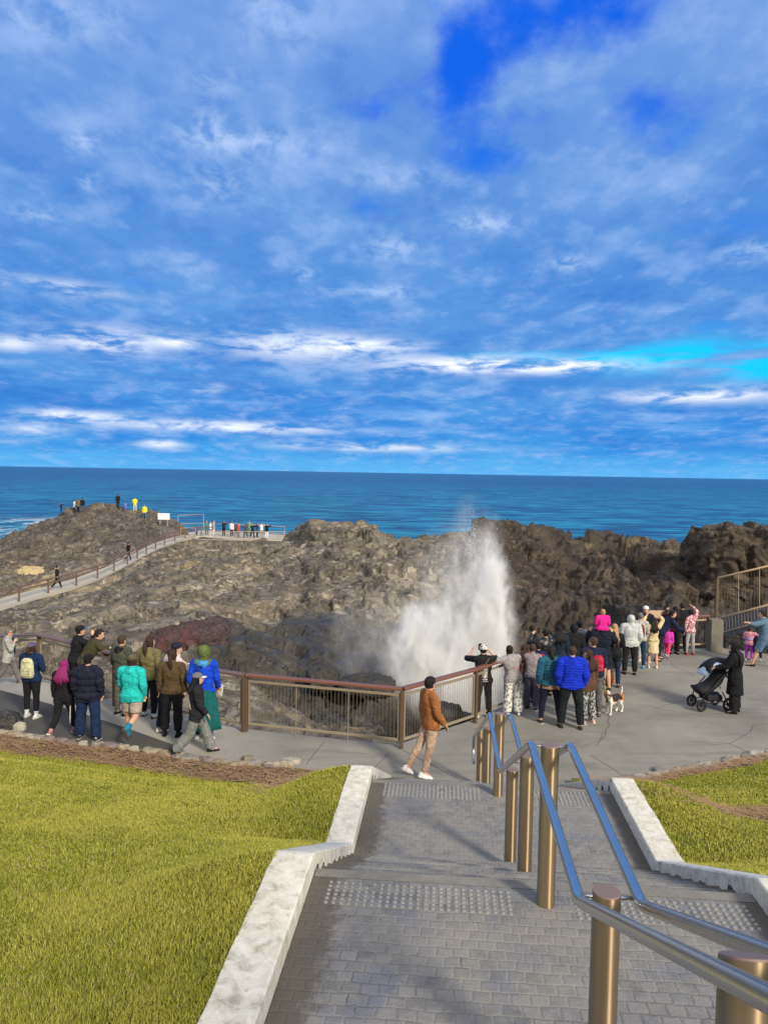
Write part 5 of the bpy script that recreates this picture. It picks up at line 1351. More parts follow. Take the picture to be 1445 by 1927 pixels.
def body_mesh(o, J, vox, fingers=True):
    """one continuous skin: every limb, the trunk, head and hands fused by a voxel remesh"""
    bw = o.get('bw', 1.0); fem = o.get('fem', 0); V, Fc = [], []
    def add(m):
        b = len(V); V.extend(m[0]); Fc.extend([tuple(b + i for i in f) for f in m[1]])
    hipw = 0.165 * (1 + 0.06 * fem); rot = Matrix.Rotation(-R(o.get('lean', 0)), 3, 'X')
    tor = [(0.80, .085, .075), (0.86, .150, .105), (0.93, hipw, .122), (1.02, .150 - .012 * fem, .110), (1.12, .140 - .016 * fem, .103), (1.24, .160 - .01 * fem, .115), (1.34, .172 - .012 * fem, .112), (1.41, .150 - .01 * fem, .090), (1.452, .075, .066), (1.475, .056, .056)]
    add(rings_mesh([[J['bend'](q) if z > 0.93 else q for q in ell((0, -0.008 if z > 1.2 else 0, z), rx * bw, ry * (0.7 + 0.3 * bw), sq=0.85)] for z, rx, ry in tor]))
    add(capsule(J['neck'] - Vector((0, 0, .03)), .058, J['head'] - J['headrot'] @ Vector((0, .02, .06)), .050))
    hs = o.get('hs', 1.0)
    hr = J['headrot']; H = J['head']
    add(rings_mesh([[H + hr @ (q * hs) for q in ell((0, dy, z), rx, ry, 16)] for z, rx, ry, dy in HEAD_RINGS]))
    add(capsule(H + hr @ (Vector((0, .092, .012)) * hs), .009 * hs, H + hr @ (Vector((0, .112, -.030)) * hs), .015 * hs, 8))            # nose
    for s in (-1, 1):
        add(capsule(H + hr @ (Vector((s * .076, -.006, .016)) * hs), .013 * hs, H + hr @ (Vector((s * .074, -.002, -.028)) * hs), .010 * hs, 8))   # ear
        add(capsule(H + hr @ (Vector((s * .034, .080, .030)) * hs), .013 * hs, H + hr @ (Vector((s * .052, .066, .028)) * hs), .011 * hs, 8))      # brow
    add(capsule(H + hr @ (Vector((-.020, .088, -.058)) * hs), .010 * hs, H + hr @ (Vector((.020, .088, -.058)) * hs), .010 * hs, 8))           # lips
    for nm, s in (('L', -1), ('R', 1)):
        add(capsule(J['bend']((s * 0.06 * bw, -0.01, 1.42)), .055, J['sh' + nm], .060 * bw ** .5))
        add(capsule(J['sh' + nm], .058 * bw ** .5, J['el' + nm], .043 * bw ** .5)); add(capsule(J['el' + nm], .042 * bw ** .5, J['wr' + nm], .028))
        add(capsule(J['hip' + nm] + Vector((0, 0, 0.02)), .098 * bw, J['kn' + nm], .058 * bw ** .6)); add(capsule(J['kn' + nm], .057 * bw ** .6, J['kn' + nm].lerp(J['an' + nm], .35), .058 * bw ** .6)); add(capsule(J['kn' + nm].lerp(J['an' + nm], .35), .057 * bw ** .6, J['an' + nm], .037))
        tt = J['to' + nm] * .80 + J['hl' + nm] * .20; up_ = J['fu' + nm] * .008; add(capsule(J['an' + nm], .034, J['hl' + nm] + up_, .028)); add(capsule(J['hl' + nm] + up_, .028, tt + up_, .023)); add(capsule(J['an' + nm] + (tt - J['an' + nm]) * .2, .030, tt * .75 + J['hl' + nm] * .25 + up_, .027))
        # hand: palm, four bent fingers and a thumb off its side
        d = J['fo' + nm]; w = J['wr' + nm]; x = Vector((0, 0, 1)).cross(d); x = x.normalized() if x.length > 0.2 else Vector((0, 1, 0)); n_ = d.cross(x).normalized()
        if fingers:
            pw = x * .030
            add(rings_mesh([ell((0, 0, 0), 1, 1, 10) and [w + d * t + x * (wd * math.cos(a)) + n_ * (th * math.sin(a)) for a in [2 * math.pi * k / 10 for k in range(10)]] for t, wd, th in ((-.015, .024, .020), (.02, .036, .018), (.06, .043, .017), (.088, .040, .014), (.095, .02, .008))]))
            curl = o.get('curl', 0.55)
            for k, (off, ln) in enumerate(((-.030, .062), (-.010, .075), (.010, .070), (.029, .055))):
                b0 = w + d * .075 + x * off; d2 = (d - n_ * curl * (0.6 + .12 * k)).normalized(); d3 = (d - n_ * curl * 2.2).normalized()
                b1 = b0 + d2 * ln * .6; b2 = b1 + d3 * ln * .5
                add(capsule(b0, .0105, b1, .0098, 7)); add(capsule(b1, .0098, b2, .0085, 7))
            t0 = w + d * .025 - x * s * .034; t1 = t0 + (d * .75 - x * s * .6 - n_ * .2).normalized() * .038; t2 = t1 + (d - n_ * .5).normalized() * .030
            add(capsule(t0, .0125, t1, .0115, 7)); add(capsule(t1, .0115, t2, .0095, 7))
        else: add(capsule(w, .03, w + d * .13, .028, 8))
    me = bpy.data.meshes.new('tmp'); me.from_pydata(V, [], Fc); ob = bpy.data.objects.new('tmp', me); COL.objects.link(ob)
    m = ob.modifiers.new('r', 'REMESH'); m.mode = 'VOXEL'; m.voxel_size = vox
    m = ob.modifiers.new('s', 'SMOOTH'); m.factor = 0.5; m.iterations = 3 if vox < 0.02 else 1
    dg = bpy.context.evaluated_depsgraph_get(); ev = ob.evaluated_get(dg); em = ev.to_mesh()
    P = np.empty(len(em.vertices) * 3, np.float32); em.vertices.foreach_get('co', P); P = P.reshape(-1, 3).astype(float)
    Nn = np.empty(len(em.vertices) * 3, np.float32); em.vertex_normals.foreach_get('vector', Nn); Nn = Nn.reshape(-1, 3).astype(float)
    lt = np.empty(len(em.polygons), np.int32); em.polygons.foreach_get('loop_total', lt); li = np.empty(len(em.loops), np.int32); em.loops.foreach_get('vertex_index', li)
    ev.to_mesh_clear(); bpy.data.objects.remove(ob); bpy.data.meshes.remove(me)
    Q = li.reshape(-1, 4) if (lt == 4).all() else None
    if Q is None:
        Q = []; k = 0
        for n in lt:
            f = li[k:k + n]; k += n; Q.append(list(f) if n == 4 else list(f) + [f[-1]])
        Q = np.array(Q)
    return P, Nn, Q

def regions(P, J, o):
    """for every skin vertex: which limb it belongs to and where along the body it lies at rest"""
    segs = [('head', J['head'] - Vector((0, 0, .02)), J['head'] + Vector((0, 0, .02)), .10 * o.get('hs', 1)), ('neck', J['neck'] - Vector((0, 0, .0)), J['head'] - J['headrot'] @ Vector((0, 0.02, .08)), .055),
            ('torso', Vector((0, 0, .90)), J['bend']((0, 0, 1.40)), .15)]
    for nm in 'LR':
        segs += [('ua', J['sh' + nm], J['el' + nm], .055), ('fa', J['el' + nm], J['wr' + nm], .036), ('ha', J['wr' + nm] + J['fo' + nm] * .01, J['wr' + nm] + J['fo' + nm] * .13, .03),
                 ('th', J['hip' + nm], J['kn' + nm], .085), ('sn', J['kn' + nm], J['an' + nm], .05), ('ft', J['hl' + nm], J['to' + nm], .045)]
    best = np.full(len(P), 1e9); lab = np.zeros(len(P), int); par = np.zeros(len(P)); names = []
    for i, (n, a, b, r) in enumerate(segs):
        names.append(n); a = np.array(a); b = np.array(b); d = b - a; L2 = (d ** 2).sum()
        k = np.clip(((P - a) @ d) / max(L2, 1e-9), 0, 1); q = np.linalg.norm(P - a - k[:, None] * d, axis=1) / r
        m = q < best; best = np.where(m, q, best); lab = np.where(m, i, lab); par = np.where(m, k, par)
    nm = np.array(names)[lab]
    rest = np.where(nm == 'torso', .90 + par * .50, np.where(nm == 'th', .905 - par * .425, np.where(nm == 'sn', .48 - par * .41, np.where(nm == 'ft', .03, np.where(np.isin(nm, ['head', 'neck']), 1.5, 1.2)))))
    # torso: use the true height along the unbent spine
    Rm = np.array(Matrix.Rotation(R(o.get('lean', 0)), 3, 'X') @ Matrix.Rotation(-R(o.get('side', 0)), 3, 'Y')); pr = (P - np.array([0, 0, .93])) @ Rm.T + np.array([0, 0, .93])
    rest = np.where(nm == 'torso', pr[:, 2], rest); rest = np.where((nm == 'th') & (pr[:, 2] > .86), np.minimum(pr[:, 2], .93), rest)
    arm = np.where(nm == 'ua', par * .285, np.where(nm == 'fa', .285 + par * .245, np.where(nm == 'ha', .55, -1.0)))
    return nm, rest, arm, pr

def shell(P, Nn, Q, keep, off, flare=None):
    """a garment: the chosen part of the skin pushed outward, its hems turned in to the body"""
    fk = keep[Q].all(1); q = Q[fk]
    if len(q) == 0: return None
    used = np.unique(q); mp = -np.ones(len(P), int); mp[used] = np.arange(len(used))
    V = P[used] + Nn[used] * off[used][:, None]
    if flare is not None: V = V + flare[used]
    qq = mp[q]
    e = np.concatenate([qq[:, [0, 1]], qq[:, [1, 2]], qq[:, [2, 3]], qq[:, [3, 0]]]); es = np.sort(e, 1); key = es[:, 0].astype(np.int64) * (len(used) + 1) + es[:, 1]
    _, inv, cnt = np.unique(key, return_inverse=True, return_counts=True); be = e[(cnt[inv] == 1) & (e[:, 0] != e[:, 1])]
    bv = np.unique(be); mp2 = -np.ones(len(used), int); mp2[bv] = len(used) + np.arange(len(bv))
    inner = P[used][bv] - Nn[used][bv] * .004
    V = np.concatenate([V, inner]); rim = np.stack([be[:, 1], be[:, 0], mp2[be[:, 0]], mp2[be[:, 1]]], 1)
    return V, np.concatenate([qq, rim])

def head_cover(P, Nn, J, o, nm, kind):
    """which head vertices a hair style or hat covers (in head space)"""
    hr = np.array(J['headrot']); h = (P - np.array(J['head'])) @ hr / o.get('hs', 1.0)
    isH = np.isin(nm, ['head', 'neck'])
    face = (h[:, 1] > 0.028) & (h[:, 2] < 0.068)
    if kind == 'short': k = isH & ~face & (h[:, 2] > -0.045 + 0.25 * np.maximum(h[:, 1], 0)) & ~((np.abs(h[:, 0]) > .066) & (h[:, 2] < .015) & (h[:, 1] > -.02))
    elif kind == 'long': k = isH & ~face & (h[:, 2] > -0.12)
    elif kind == 'cap': k = isH & (h[:, 2] > 0.034 + 0.05 * np.maximum(h[:, 1], 0))
    else: k = isH & ~((h[:, 1] > 0.04) & (h[:, 2] < 0.075)) & (h[:, 2] > -0.16)   # hood
    return k, h

PEOPLE = {}
def sub(name, V, Q, mat, parent, smooth=True):
    me = np_mesh(name, V, Q, mats=[mat], smooth=smooth)
    return link(name, me, parent)
def person(label, at, h, face=0, group='visitors watching the blowhole', far=False, **o):
    """at: ground position; face: 0 looks away from the camera, 90 to the right"""
    J = skeleton(o); vox = o.get('vox', 0.0125)
    sc = h / 1.72
    P, Nn, Q = body_mesh(o, J, 0.034 if far else vox, not far)
    nm, rest, arm, pr = regions(P, J, o)
    lowest = min(min(J['hl' + s].z - .036, J['to' + s].z - .030) for s in 'LR')
    dz = -lowest if not o.get('keep_z') else 0.0
    T = lambda V: V * sc + np.array([0, 0, dz * sc])
    pos = Vector(at)
    top = o.get('top', ((0.03, 0.03, 0.035), {})); tc, tk = top if isinstance(top, tuple) and isinstance(top[1], dict) else (top, {})
    bot = o.get('bottom', ((0.012, 0.012, 0.015), {})); bc, bk = bot if isinstance(bot, tuple) and isinstance(bot[1], dict) else (bot, {})
    skin = M[o.get('skin', 'skin')]
    mat = lambda c: c if isinstance(c, bpy.types.Material) else cloth(c)
    hem, cuff = tk.get('hem', .86), tk.get('cuff', .525)
    kt = ((nm == 'torso') & (rest > hem)) | ((nm == 'th') & (rest > hem)) | ((arm >= 0) & (arm < cuff)) | ((nm == 'neck') & (pr[:, 2] < 1.475 + tk.get('collar', 0)))
    bh = bk.get('hem', .085)
    kb = (((nm == 'torso') & (rest < bk.get('waist', 1.02))) | (np.isin(nm, ['th', 'sn']) & (rest > bh)))
    if far:
        lab = np.zeros(len(P), int); lab[kb] = 2; lab[kt] = 1; lab[nm == 'ft'] = 3
        hk, hh = head_cover(P, Nn, J, o, nm, o.get('cover', 'short')); lab[hk] = 4
        hc = o.get('hair', 'black')
        mats = [skin, mat(tc), mat(bc), mat(o.get('shoes', (0.02, 0.02, 0.02))), HAIR[hc] if isinstance(hc, str) else mat(hc)]
        off = np.where(lab == 1, tk.get('off', .02), np.where(lab == 2, .016, np.where(lab == 4, .014, .004)))
        mi = np.median(lab[Q], axis=1).astype(int)
        me = np_mesh('person', T(P + Nn * off[:, None]), Q, mats=mats, mi=mi)
        root = link('person', me, None, pos, -R(face)); tag(root, label, 'person', group); return root
    root = link('person', np_mesh('person', T(P), Q, mats=[skin]), None, pos, -R(face)); tag(root, label, 'person', group)
    fold = fbm(P * np.array([9, 9, 5.0]) + len(label), 3, 3) * .016 + ridged(P * np.array([6, 6, 13.0]) + 2 * len(label), 3, 5) * .007
    # trousers
    if bc is not None:
        ob = np.full(len(P), bk.get('off', .012)); fl = bk.get('flare', 0.0)
        leg = np.clip((.80 - rest) / .7, 0, 1); ob = ob + fl * leg + fold * np.where(bk.get('tight'), .25, .9)
        if fl > 0: ob = np.where(nm == 'sn', np.maximum(ob, fl * .9), ob)
        s = shell(P, Nn, Q, kb, np.maximum(ob, .004))
        if s: sub(bk.get('name', 'trousers'), T(s[0]), s[1], mat(bc), root)
    off = np.full(len(P), tk.get('off', .020)) + fold * (.35 if tk.get('quilt') else 1.0)
    q = tk.get('quilt')
    if q:
        # horizontal quilting: rolls along the torso and sleeves
        coord = np.where(arm >= 0, arm, rest + (0.03 * np.abs(P[:, 0]) / .15 if tk.get('chevron') else 0)); off = off + np.abs(np.sin(coord * math.pi / q)) * tk.get('roll', .012) * 1.7 - .012
    off = np.where((nm == 'ua') | (nm == 'fa'), off * tk.get('sleeve', .85), off)
    bel = tk.get('flare', 0.0); off = off + bel * np.clip((1.15 - rest) / .4, 0, 1) * ((nm == 'torso') | (nm == 'th'))
    s = shell(P, Nn, Q, kt, np.maximum(off, .006)); jac = None
    if s: jac = sub(tk.get('name', 'jacket'), T(s[0]), s[1], mat(tc), root)
    # a loose lower garment: skirt, dress or coat skirt
    for (nme, col, z0, z1, r0, r1, wave) in o.get('skirts', ()):
        rings = []; n = 40
        hipc = (np.array(J['hipL']) + np.array(J['hipR'])) / 2
        for k in range(9):
            t = k / 8; z = z0 + (z1 - z0) * t; r = r0 + (r1 - r0) * t ** 0.8
            cx = o.get('skirt_shift', (0, 0)); cc = Vector((cx[0] * t, cx[1] * t, z))
            if z > .95: cc = J['bend']((0, 0, z))
            rings.append([cc + Vector(((r * (1 + wave * t * math.sin(a * 7 + 1.3) * .5 + wave * t * .4 * math.sin(a * 3))) * math.cos(a), r * .80 * (1 + wave * t * math.sin(a * 7 + 1.3) * .5) * math.sin(a), 0)) for a in [2 * math.pi * j / n for j in range(n)]])
        inner = [[c + (p - c) * .93 for p in ring for c in [sum(ring, Vector()) / len(ring)]] for ring in reversed(rings)]
        mb = MB(); mb.loft(rings + inner + [rings[0]], cap=False); mb.v = [tuple(T(np.array(p))) for p in mb.v]
        mb.build(nme, mat(col), root, smooth=True)
    # shoes
    shc = o.get('shoes', (0.02, 0.02, 0.02))
    for s_ in 'LR':
        a, b, fu = J['hl' + s_], J['to' + s_], J['fu' + s_]; fd = (b - a).normalized(); x = fd.cross(fu).normalized(); rings = []
        for t, w, hgt in ((-.045, .022, .035), (-.03, .036, .075), (.01, .040, .085), (.06, .042, .078), (.11, .047, .055), (.165, .046, .040), (.205, .034, .032), (.225, .012, .020)):
            c = a + fd * t - fu * .034; rings.append([c + x * (w * math.cos(q_)) + fu * (hgt * max(0, math.sin(q_)) if math.sin(q_) > 0 else -.004 * abs(math.sin(q_)) * 0) for q_ in [2 * math.pi * j / 14 for j in range(14)]])
        mb = MB(); mb.loft(rings); mb.v = [tuple(T(np.array(p))) for p in mb.v]; so = mb.build('shoe', mat(shc), root, smooth=True)
        if o.get('sole'):
            rings = []
            for t, w in ((-.05, .022), (-.034, .040), (.01, .043), (.06, .045), (.11, .050), (.165, .050), (.21, .037), (.23, .014)):
                c = a + fd * t - fu * .034; rings.append([c + x * (w * sx) + fu * hh for sx, hh in ((-1, -.012), (1, -.012), (1, .010), (-1, .010))])
            mb = MB(); mb.loft(rings); mb.v = [tuple(T(np.array(p))) for p in mb.v]; mb.build('sole', mat(o['sole']), so)
        if o.get('socks'):
            kk, z1 = o['socks']; m_ = (nm == 'sn') & (rest < z1) & (P[:, 0] * (-1 if s_ == 'L' else 1) > 0); sk = shell(P, Nn, Q, m_ | ((nm == 'ft') & (P[:, 0] * (-1 if s_ == 'L' else 1) > 0)), np.full(len(P), .006))
            if sk: sub('sock', T(sk[0]), sk[1], mat(kk), root)
    # hair
    hr = J['headrot']; H = J['head']; hs = o.get('hs', 1.0); hv = lambda x, y, z: H + hr @ (Vector((x, y, z)) * hs)
    hc = o.get('hair', 'dark'); style = o.get('style', 'short')
    if hc:
        k, hh = head_cover(P, Nn, J, o, nm, 'short' if style == 'short' else 'long')
        of = np.full(len(P), o.get('hair_off', .012)) + np.abs(fbm(P * np.array([40, 40, 14]), 2, 4)) * .010
        s = shell(P, Nn, Q, k, of)
        if s:
            ho = sub('hair', T(s[0]), s[1], HAIR[hc], root)
            mb = None; back = Matrix.Rotation(-R(o.get('lean', 0)), 3, 'X')
            if style in ('pony', 'bun'):
                mb = MB(); 
                if style == 'bun': mb.ball(hv(0, -.112, .045), .038, 10, 8)
                else:
                    ln = o.get('hair_len', .30); b0 = hv(0, -.095, .03); pts = [b0, b0 + Vector((0, -.05, -.02)), b0 + Vector((.01, -.06, -ln * .4)), b0 + Vector((0.02, -.05, -ln * .8)), b0 + Vector((0.015, -.03, -ln))]
                    mb.tube(pts, [.022, .036, .042, .030, .006], 10)
            elif style == 'long':
                mb = MB(); ln = o.get('hair_len', .34); sp = o.get('hair_w', .085)
                rs = random.Random(len(label)); nl = 13
                for k in range(nl):       # overlapping locks that fan out and end in points at different lengths
                    f = (k / (nl - 1) - .5) * 2; L_ = ln * (1 - .22 * abs(f)) * rs.uniform(.80, 1.05); wd = o.get('hair_w', .085) / .085; bk = o.get('hair_back', 1.0)
                    a = hv(.066 * f, -.055 - .035 * (1 - abs(f)), .045 - .03 * abs(f)); b_ = hv(.078 * f, -.085 - .02 * (1 - abs(f)), -.06)
                    c_ = J['bend']((.090 * f * wd + rs.uniform(-.01, .01), (-.128 - .028 * (1 - f * f)) * bk, 1.44 - .02 * abs(f)))
                    d_ = c_ + Vector((.030 * f * wd + rs.uniform(-.015, .015), -.022 * bk, -.45 * (L_ - .10))); e_ = c_ + Vector((.05 * f * wd + rs.uniform(-.03, .03), -.012, -(L_ - .10)))
                    mb.tube([a, b_, c_, d_, e_], [.020, .028, .032 * wd ** .5, .026, .004], 8)
            if mb:
                mb.v = [tuple(T(np.array(p))) for p in mb.v]; mb.build('ponytail' if style == 'pony' else 'bun' if style == 'bun' else 'long_hair', HAIR[hc], ho, smooth=True)
    # hats
    hat = o.get('hat')
    if hat:
        kind, col = hat[0], hat[1]
        if kind in ('cap', 'beanie'):
            k, hh = head_cover(P, Nn, J, o, nm, 'cap'); s = shell(P, Nn, Q, k, np.full(len(P), .024))
            ho = sub('cap', T(s[0]), s[1], mat(col), root)
            if kind == 'cap':
                mb = MB(); y0 = hat[3] if len(hat) > 3 else 1; n = 11
                top_ = [hv(.078 * math.sin(a), y0 * (.070 * math.cos(a) + .030), .055) for a in [R(-80 + 160 * j / (n - 1)) for j in range(n)]]
                out_ = [hv(.080 * math.sin(a), y0 * (.125 * math.cos(a) + .060), .036 - .0 * abs(math.sin(a))) for a in [R(-80 + 160 * j / (n - 1)) for j in range(n)]]
                up_ = hr @ Vector((0, 0, .007))
                vs = top_ + out_ + [p + up_ for p in top_] + [p + up_ for p in out_]
                fs = [(j, j + 1, n + j + 1, n + j) for j in range(n - 1)] + [(2 * n + j + 1, 2 * n + j, 3 * n + j, 3 * n + j + 1) for j in range(n - 1)] + [(n + j, n + j + 1, 3 * n + j + 1, 3 * n + j) for j in range(n - 1)] + [(0, n, 3 * n, 2 * n), (n - 1, 3 * n - 1, 4 * n - 1, 2 * n - 1)]
                mb.raw(vs, fs); mb.v = [tuple(T(np.array(p))) for p in mb.v]; mb.build('visor', mat(hat[2] if len(hat) > 2 else col), ho, smooth=False)
        elif kind == 'hood':
            k, hh = head_cover(P, Nn, J, o, nm, 'hood'); s = shell(P, Nn, Q, k | ((nm == 'torso') & (pr[:, 2] > 1.40)), np.full(len(P), .030) + .012 * np.clip(-hh[:, 1] * 12, 0, 1)); sub('hood', T(s[0]), s[1], mat(col), root)
    if o.get('hood_down'):
        mb = MB(); rings = []
        for t in np.linspace(-1, 1, 11):
            a = t * 1.9; c = J['bend']((.085 * math.sin(a) * 1.2, -.02 - .085 * math.cos(a), 1.455 - .04 * math.cos(a))); r = .034 + .030 * (1 + math.cos(t * math.pi)) / 2
            dr = Vector((math.sin(a), -math.cos(a), 0)); rings.append([c + dr * (r * math.cos(b)) + Vector((0, 0, 1.25 * r * math.sin(b))) for b in [2 * math.pi * j / 10 for j in range(10)]])
        mb.loft(rings); mb.v = [tuple(T(np.array(p))) for p in mb.v]; mb.build('hood', mat(o['hood_down']), jac or root, smooth=True)
    if o.get('scarf'):
        mb = MB(); rings = []
        for k in range(17):
            a = 2 * math.pi * k / 16; c = J['neck'] + Vector((.078 * math.sin(a), .075 * math.cos(a) + .01, .005)); dr = Vector((math.sin(a), math.cos(a), 0)); rings.append([c + dr * (.026 * math.cos(b)) + Vector((0, 0, .036 * math.sin(b))) for b in [2 * math.pi * j / 8 for j in range(8)]])
        mb.loft(rings, cap=False); mb.v = [tuple(T(np.array(p))) for p in mb.v]; mb.build('collar', mat(o['scarf']), jac or root, smooth=True)
    if o.get('face_detail'):
        for s in (-1, 1):
            mb = MB(); mb.ball(hv(s * .030, .086, .012), .0095 * hs, 8, 6); mb.v = [tuple(T(np.array(p))) for p in mb.v]; mb.build('eye', M['eye'], root, smooth=True)
        mb = MB(); mb.ball(hv(0, .096, -.058), (.022 * hs, .008, .006), 8, 6); mb.v = [tuple(T(np.array(p))) for p in mb.v]; mb.build('mouth', M['lip'], root, smooth=True)
        if o.get('glasses'):
            mb = MB()
            for s in (-1, 1): mb.ball(hv(s * .034, .098, .014), (.028 * hs, .010, .020 * hs), 10, 6); mb.tube([hv(s * .06, .088, .018), hv(s * .082, 0, .02)], .004, 5)
            mb.v = [tuple(T(np.array(p))) for p in mb.v]; mb.build('sunglasses', M['eye'], root, smooth=True)
    root['_T'] = 0
    info = dict(root=root, J=J, T=T, jac=jac, sc=sc, dz=dz, pos=pos, face=face, P=P, nm=nm, rest=rest, arm=arm)
    del root['_T']
    return info
def W_of(i, p):
    """body-space point to world"""
    q = Vector(i['T'](np.array(p))); return i['pos'] + Matrix.Rotation(-R(i['face']), 3, 'Z') @ q
def decal(i, polys, mat, name, from_back=True, lift=0.004, th=0.004, on=None):
    """printed shapes laid onto the garment: outlines in (x, z) body metres projected from behind"""
    ob = on or i['jac']; me = ob.data
    bvh = BVHTree.FromPolygons([v.co.copy() for v in me.vertices], [tuple(p.vertices) for p in me.polygons]); mb = MB(); sg = 1 if from_back else -1
    for poly in polys:
        pts = []
        for x, z in poly:
            o = Vector(i['T'](np.array((x, -1.0 * sg, z)))); h = bvh.ray_cast(o, Vector((0, sg, 0)))
            if h[0] is None: pts = None; break
            pts.append(h[0] - Vector((0, sg * lift, 0)))
        if not pts: continue
        n = len(pts); mb.raw(pts + [p + Vector((0, sg * th, 0)) for p in pts], [tuple(range(n)), tuple(reversed(range(n, 2 * n)))] + [(k, (k + 1) % n, n + (k + 1) % n, n + k) for k in range(n)])
    if mb.v: mb.build(name, mat, ob)
def strip(i, pts, w, mat, name, lift=.01):
    mb = MB(); mb.tube([Vector(i['T'](np.array(p))) for p in pts], w, 6); return mb.build(name, mat, i['jac'] or i['root'], smooth=True)
# ------------------------------------------------------------------ the crowd, from left to right
BLK, NAVY, DK = (0.010, 0.010, 0.013), (0.008, 0.014, 0.040), (0.020, 0.022, 0.026)
WHT = cloth((0.78, 0.77, 0.74))
def Z0(u, v): return on_z(u, v, 0.0)

p = at_d(16, 1290, 19.6)
i = person('person in grey cardigan and dark scarf with sunglasses at the far left of the walk', (p.x, p.y, p.z), 1.50, 68, bw=1.12, fem=1, top=((0.40, 0.39, 0.37), dict(hem=.74, off=.03)), bottom=((0.16, 0.15, 0.14), dict(flare=.02)), arms=('down', 'chin'), legs='walk', hair='grey', face_detail=True, glasses=True, shoes=(0.05, .05, .05), head=(-10, 0))
strip(i, [(-.06, .10, 1.44), (-.08, .14, 1.3), (-.09, .145, 1.1), (-.08, .14, .95)], .045, cloth(NAVY), 'scarf'); strip(i, [(.05, .10, 1.44), (.06, .14, 1.3), (.05, .15, 1.1)], .035, cloth(NAVY), 'scarf')
i = person('person in navy top and black leggings with purple cap and cream backpack', Z0(60, 1350), 1.60, 12, bw=1.2, fem=1, top=((0.006, 0.022, 0.075), dict(hem=.84, off=.022)), bottom=(BLK, dict(hem=.16, tight=True, off=.008)), arms=('front', 'front'), hair='brown', style='pony', hair_len=.2, hat=('cap', (0.11, 0.09, 0.17)), shoes=(0.62, .6, .55), sole=WHT, socks=(WHT, .17), skin='skin')
BP = i
i = person('person with long pink and purple hair in black tracksuit with white stripes', Z0(121, 1383), 1.53, 6, bw=1.08, fem=1, top=(BLK, dict(hem=.74, off=.03)), bottom=(BLK, dict(off=.012, hem=.14)), legs='walk2', arms=('down', 'front'), hair='pink', style='long', hair_len=.36, hair_w=.10, shoes=(0.40, .16, .17), sole=WHT, socks=((0.62, .22, .26), .16))
strip(i, [(.165, -.02, .88), (.16, -.03, .7), (.155, -.03, .5), (.15, -.02, .3)], .010, WHT, 'stripe'); strip(i, [(-.26, .0, 1.05), (-.27, .0, .95), (-.27, .03, .86)], .010, WHT, 'stripe')
i = person('person in dark navy puffer jacket, wide blue jeans and dark cap beside the pink hair', Z0(166, 1391), 1.68, 4, bw=1.16, top=((0.009, 0.012, 0.030), dict(hem=.80, off=.045, quilt=.14, roll=.016)), bottom=((0.008, 0.024, 0.075), dict(flare=.035, off=.02, hem=.05)), arms=('pocket', 'pocket'), hair='black', hat=('cap', BLK), hood_down=(0.012, .015, .035), shoes=(0.03, .03, .03), sole=WHT, legs='wide', socks=(WHT, .12))
strip(i, [(-.08, -.08, 1.46), (-.04, -.115, 1.475), (.02, -.12, 1.47)], .014, WHT, 'collar_trim')
i = person('person in black jacket and dark cap with blue visor leaning over the left rail', Z0(140, 1316), 1.70, 48, top=(BLK, dict(off=.02)), arms=('rail', 'face'), lean=14, hair='black', hat=('cap', BLK, (0.02, 0.16, 0.45)), head=(0, -4))
i = person('person in olive jacket bent forward with both forearms on the left rail', Z0(158, 1321), 1.72, 52, top=((0.055, 0.052, 0.026), dict(off=.028, hem=.82)), bottom=(BLK, {}), arms=('rail', 'rail'), lean=34, legs='lean', hair='dark', head=(12, 10), bw=1.1)
i = person('person in grey green hoodie with black and orange hood at the left rail', Z0(229, 1346), 1.74, 22, top=((0.070, 0.078, 0.060), dict(hem=.70, off=.035)), bottom=((0.16, .15, .13), {}), arms=('front', 'front'), hair='light', hood_down=(0.008, .008, .01), shoes=(0.02, .02, .02), sole=WHT)
strip(i, [(.03, -.145, 1.41), (.07, -.12, 1.43), (.10, -.06, 1.46)], .022, cloth((0.65, .14, .09)), 'hood_lining')
i = person('person in bright turquoise fleece and beige shorts walking with blue socks', Z0(248, 1392), 1.68, 10, bw=1.15, fem=1, top=((0.016, 0.52, 0.50), dict(hem=.80, off=.038, flare=.01)), bottom=((0.42, 0.35, 0.29), dict(hem=.58, off=.03, flare=.03, name='shorts')), legs='kick', arms=('hold', 'pocket'), hair='brown', style='bun', hat=('cap', (0.13, .115, .06)), shoes=(0.10, .09, .08), socks=((0.01, .22, .38), .24), hood_down=(0.016, .52, .50))
i = person('person in olive jacket with long brown ponytail holding a yellow folder', Z0(281, 1351), 1.74, 18, fem=1, bw=1.12, top=((0.165, 0.150, 0.065), dict(hem=.84, off=.03, collar=.02)), bottom=(BLK, dict(hem=.11)), arms=('front', 'down'), hair='brown', style='pony', hair_len=.42, shoes=(0.12, .08, .05), sole=WHT, socks=(WHT, .13), head=(20, 0))
YF = i
i = person('person in pale pink and grey jacket with dark beanie leaning on the rail', Z0(309, 1372), 1.80, 44, top=((0.70, 0.60, 0.57), dict(off=.03, hem=1.06)), bottom=(NAVY, dict(waist=1.12, off=.03, flare=.02)), lean=26, arms=('rail', 'rail'), legs='lean', hair='black', hat=('beanie', (0.012, .015, .03)), shoes=(0.66, .64, .60), head=(10, 4))
i = person('person in brown sweater and black trousers with curly brown ponytail', Z0(323, 1385), 1.74, 2, fem=1, bw=1.12, top=((0.090, 0.058, 0.026), dict(off=.022, hem=.86)), bottom=(BLK, dict(off=.016, flare=.02, hem=.12)), arms=('down', 'down'), hair='brown', style='pony', hair_len=.33, shoes=(0.012, .010, .010), socks=(BLK, .2))
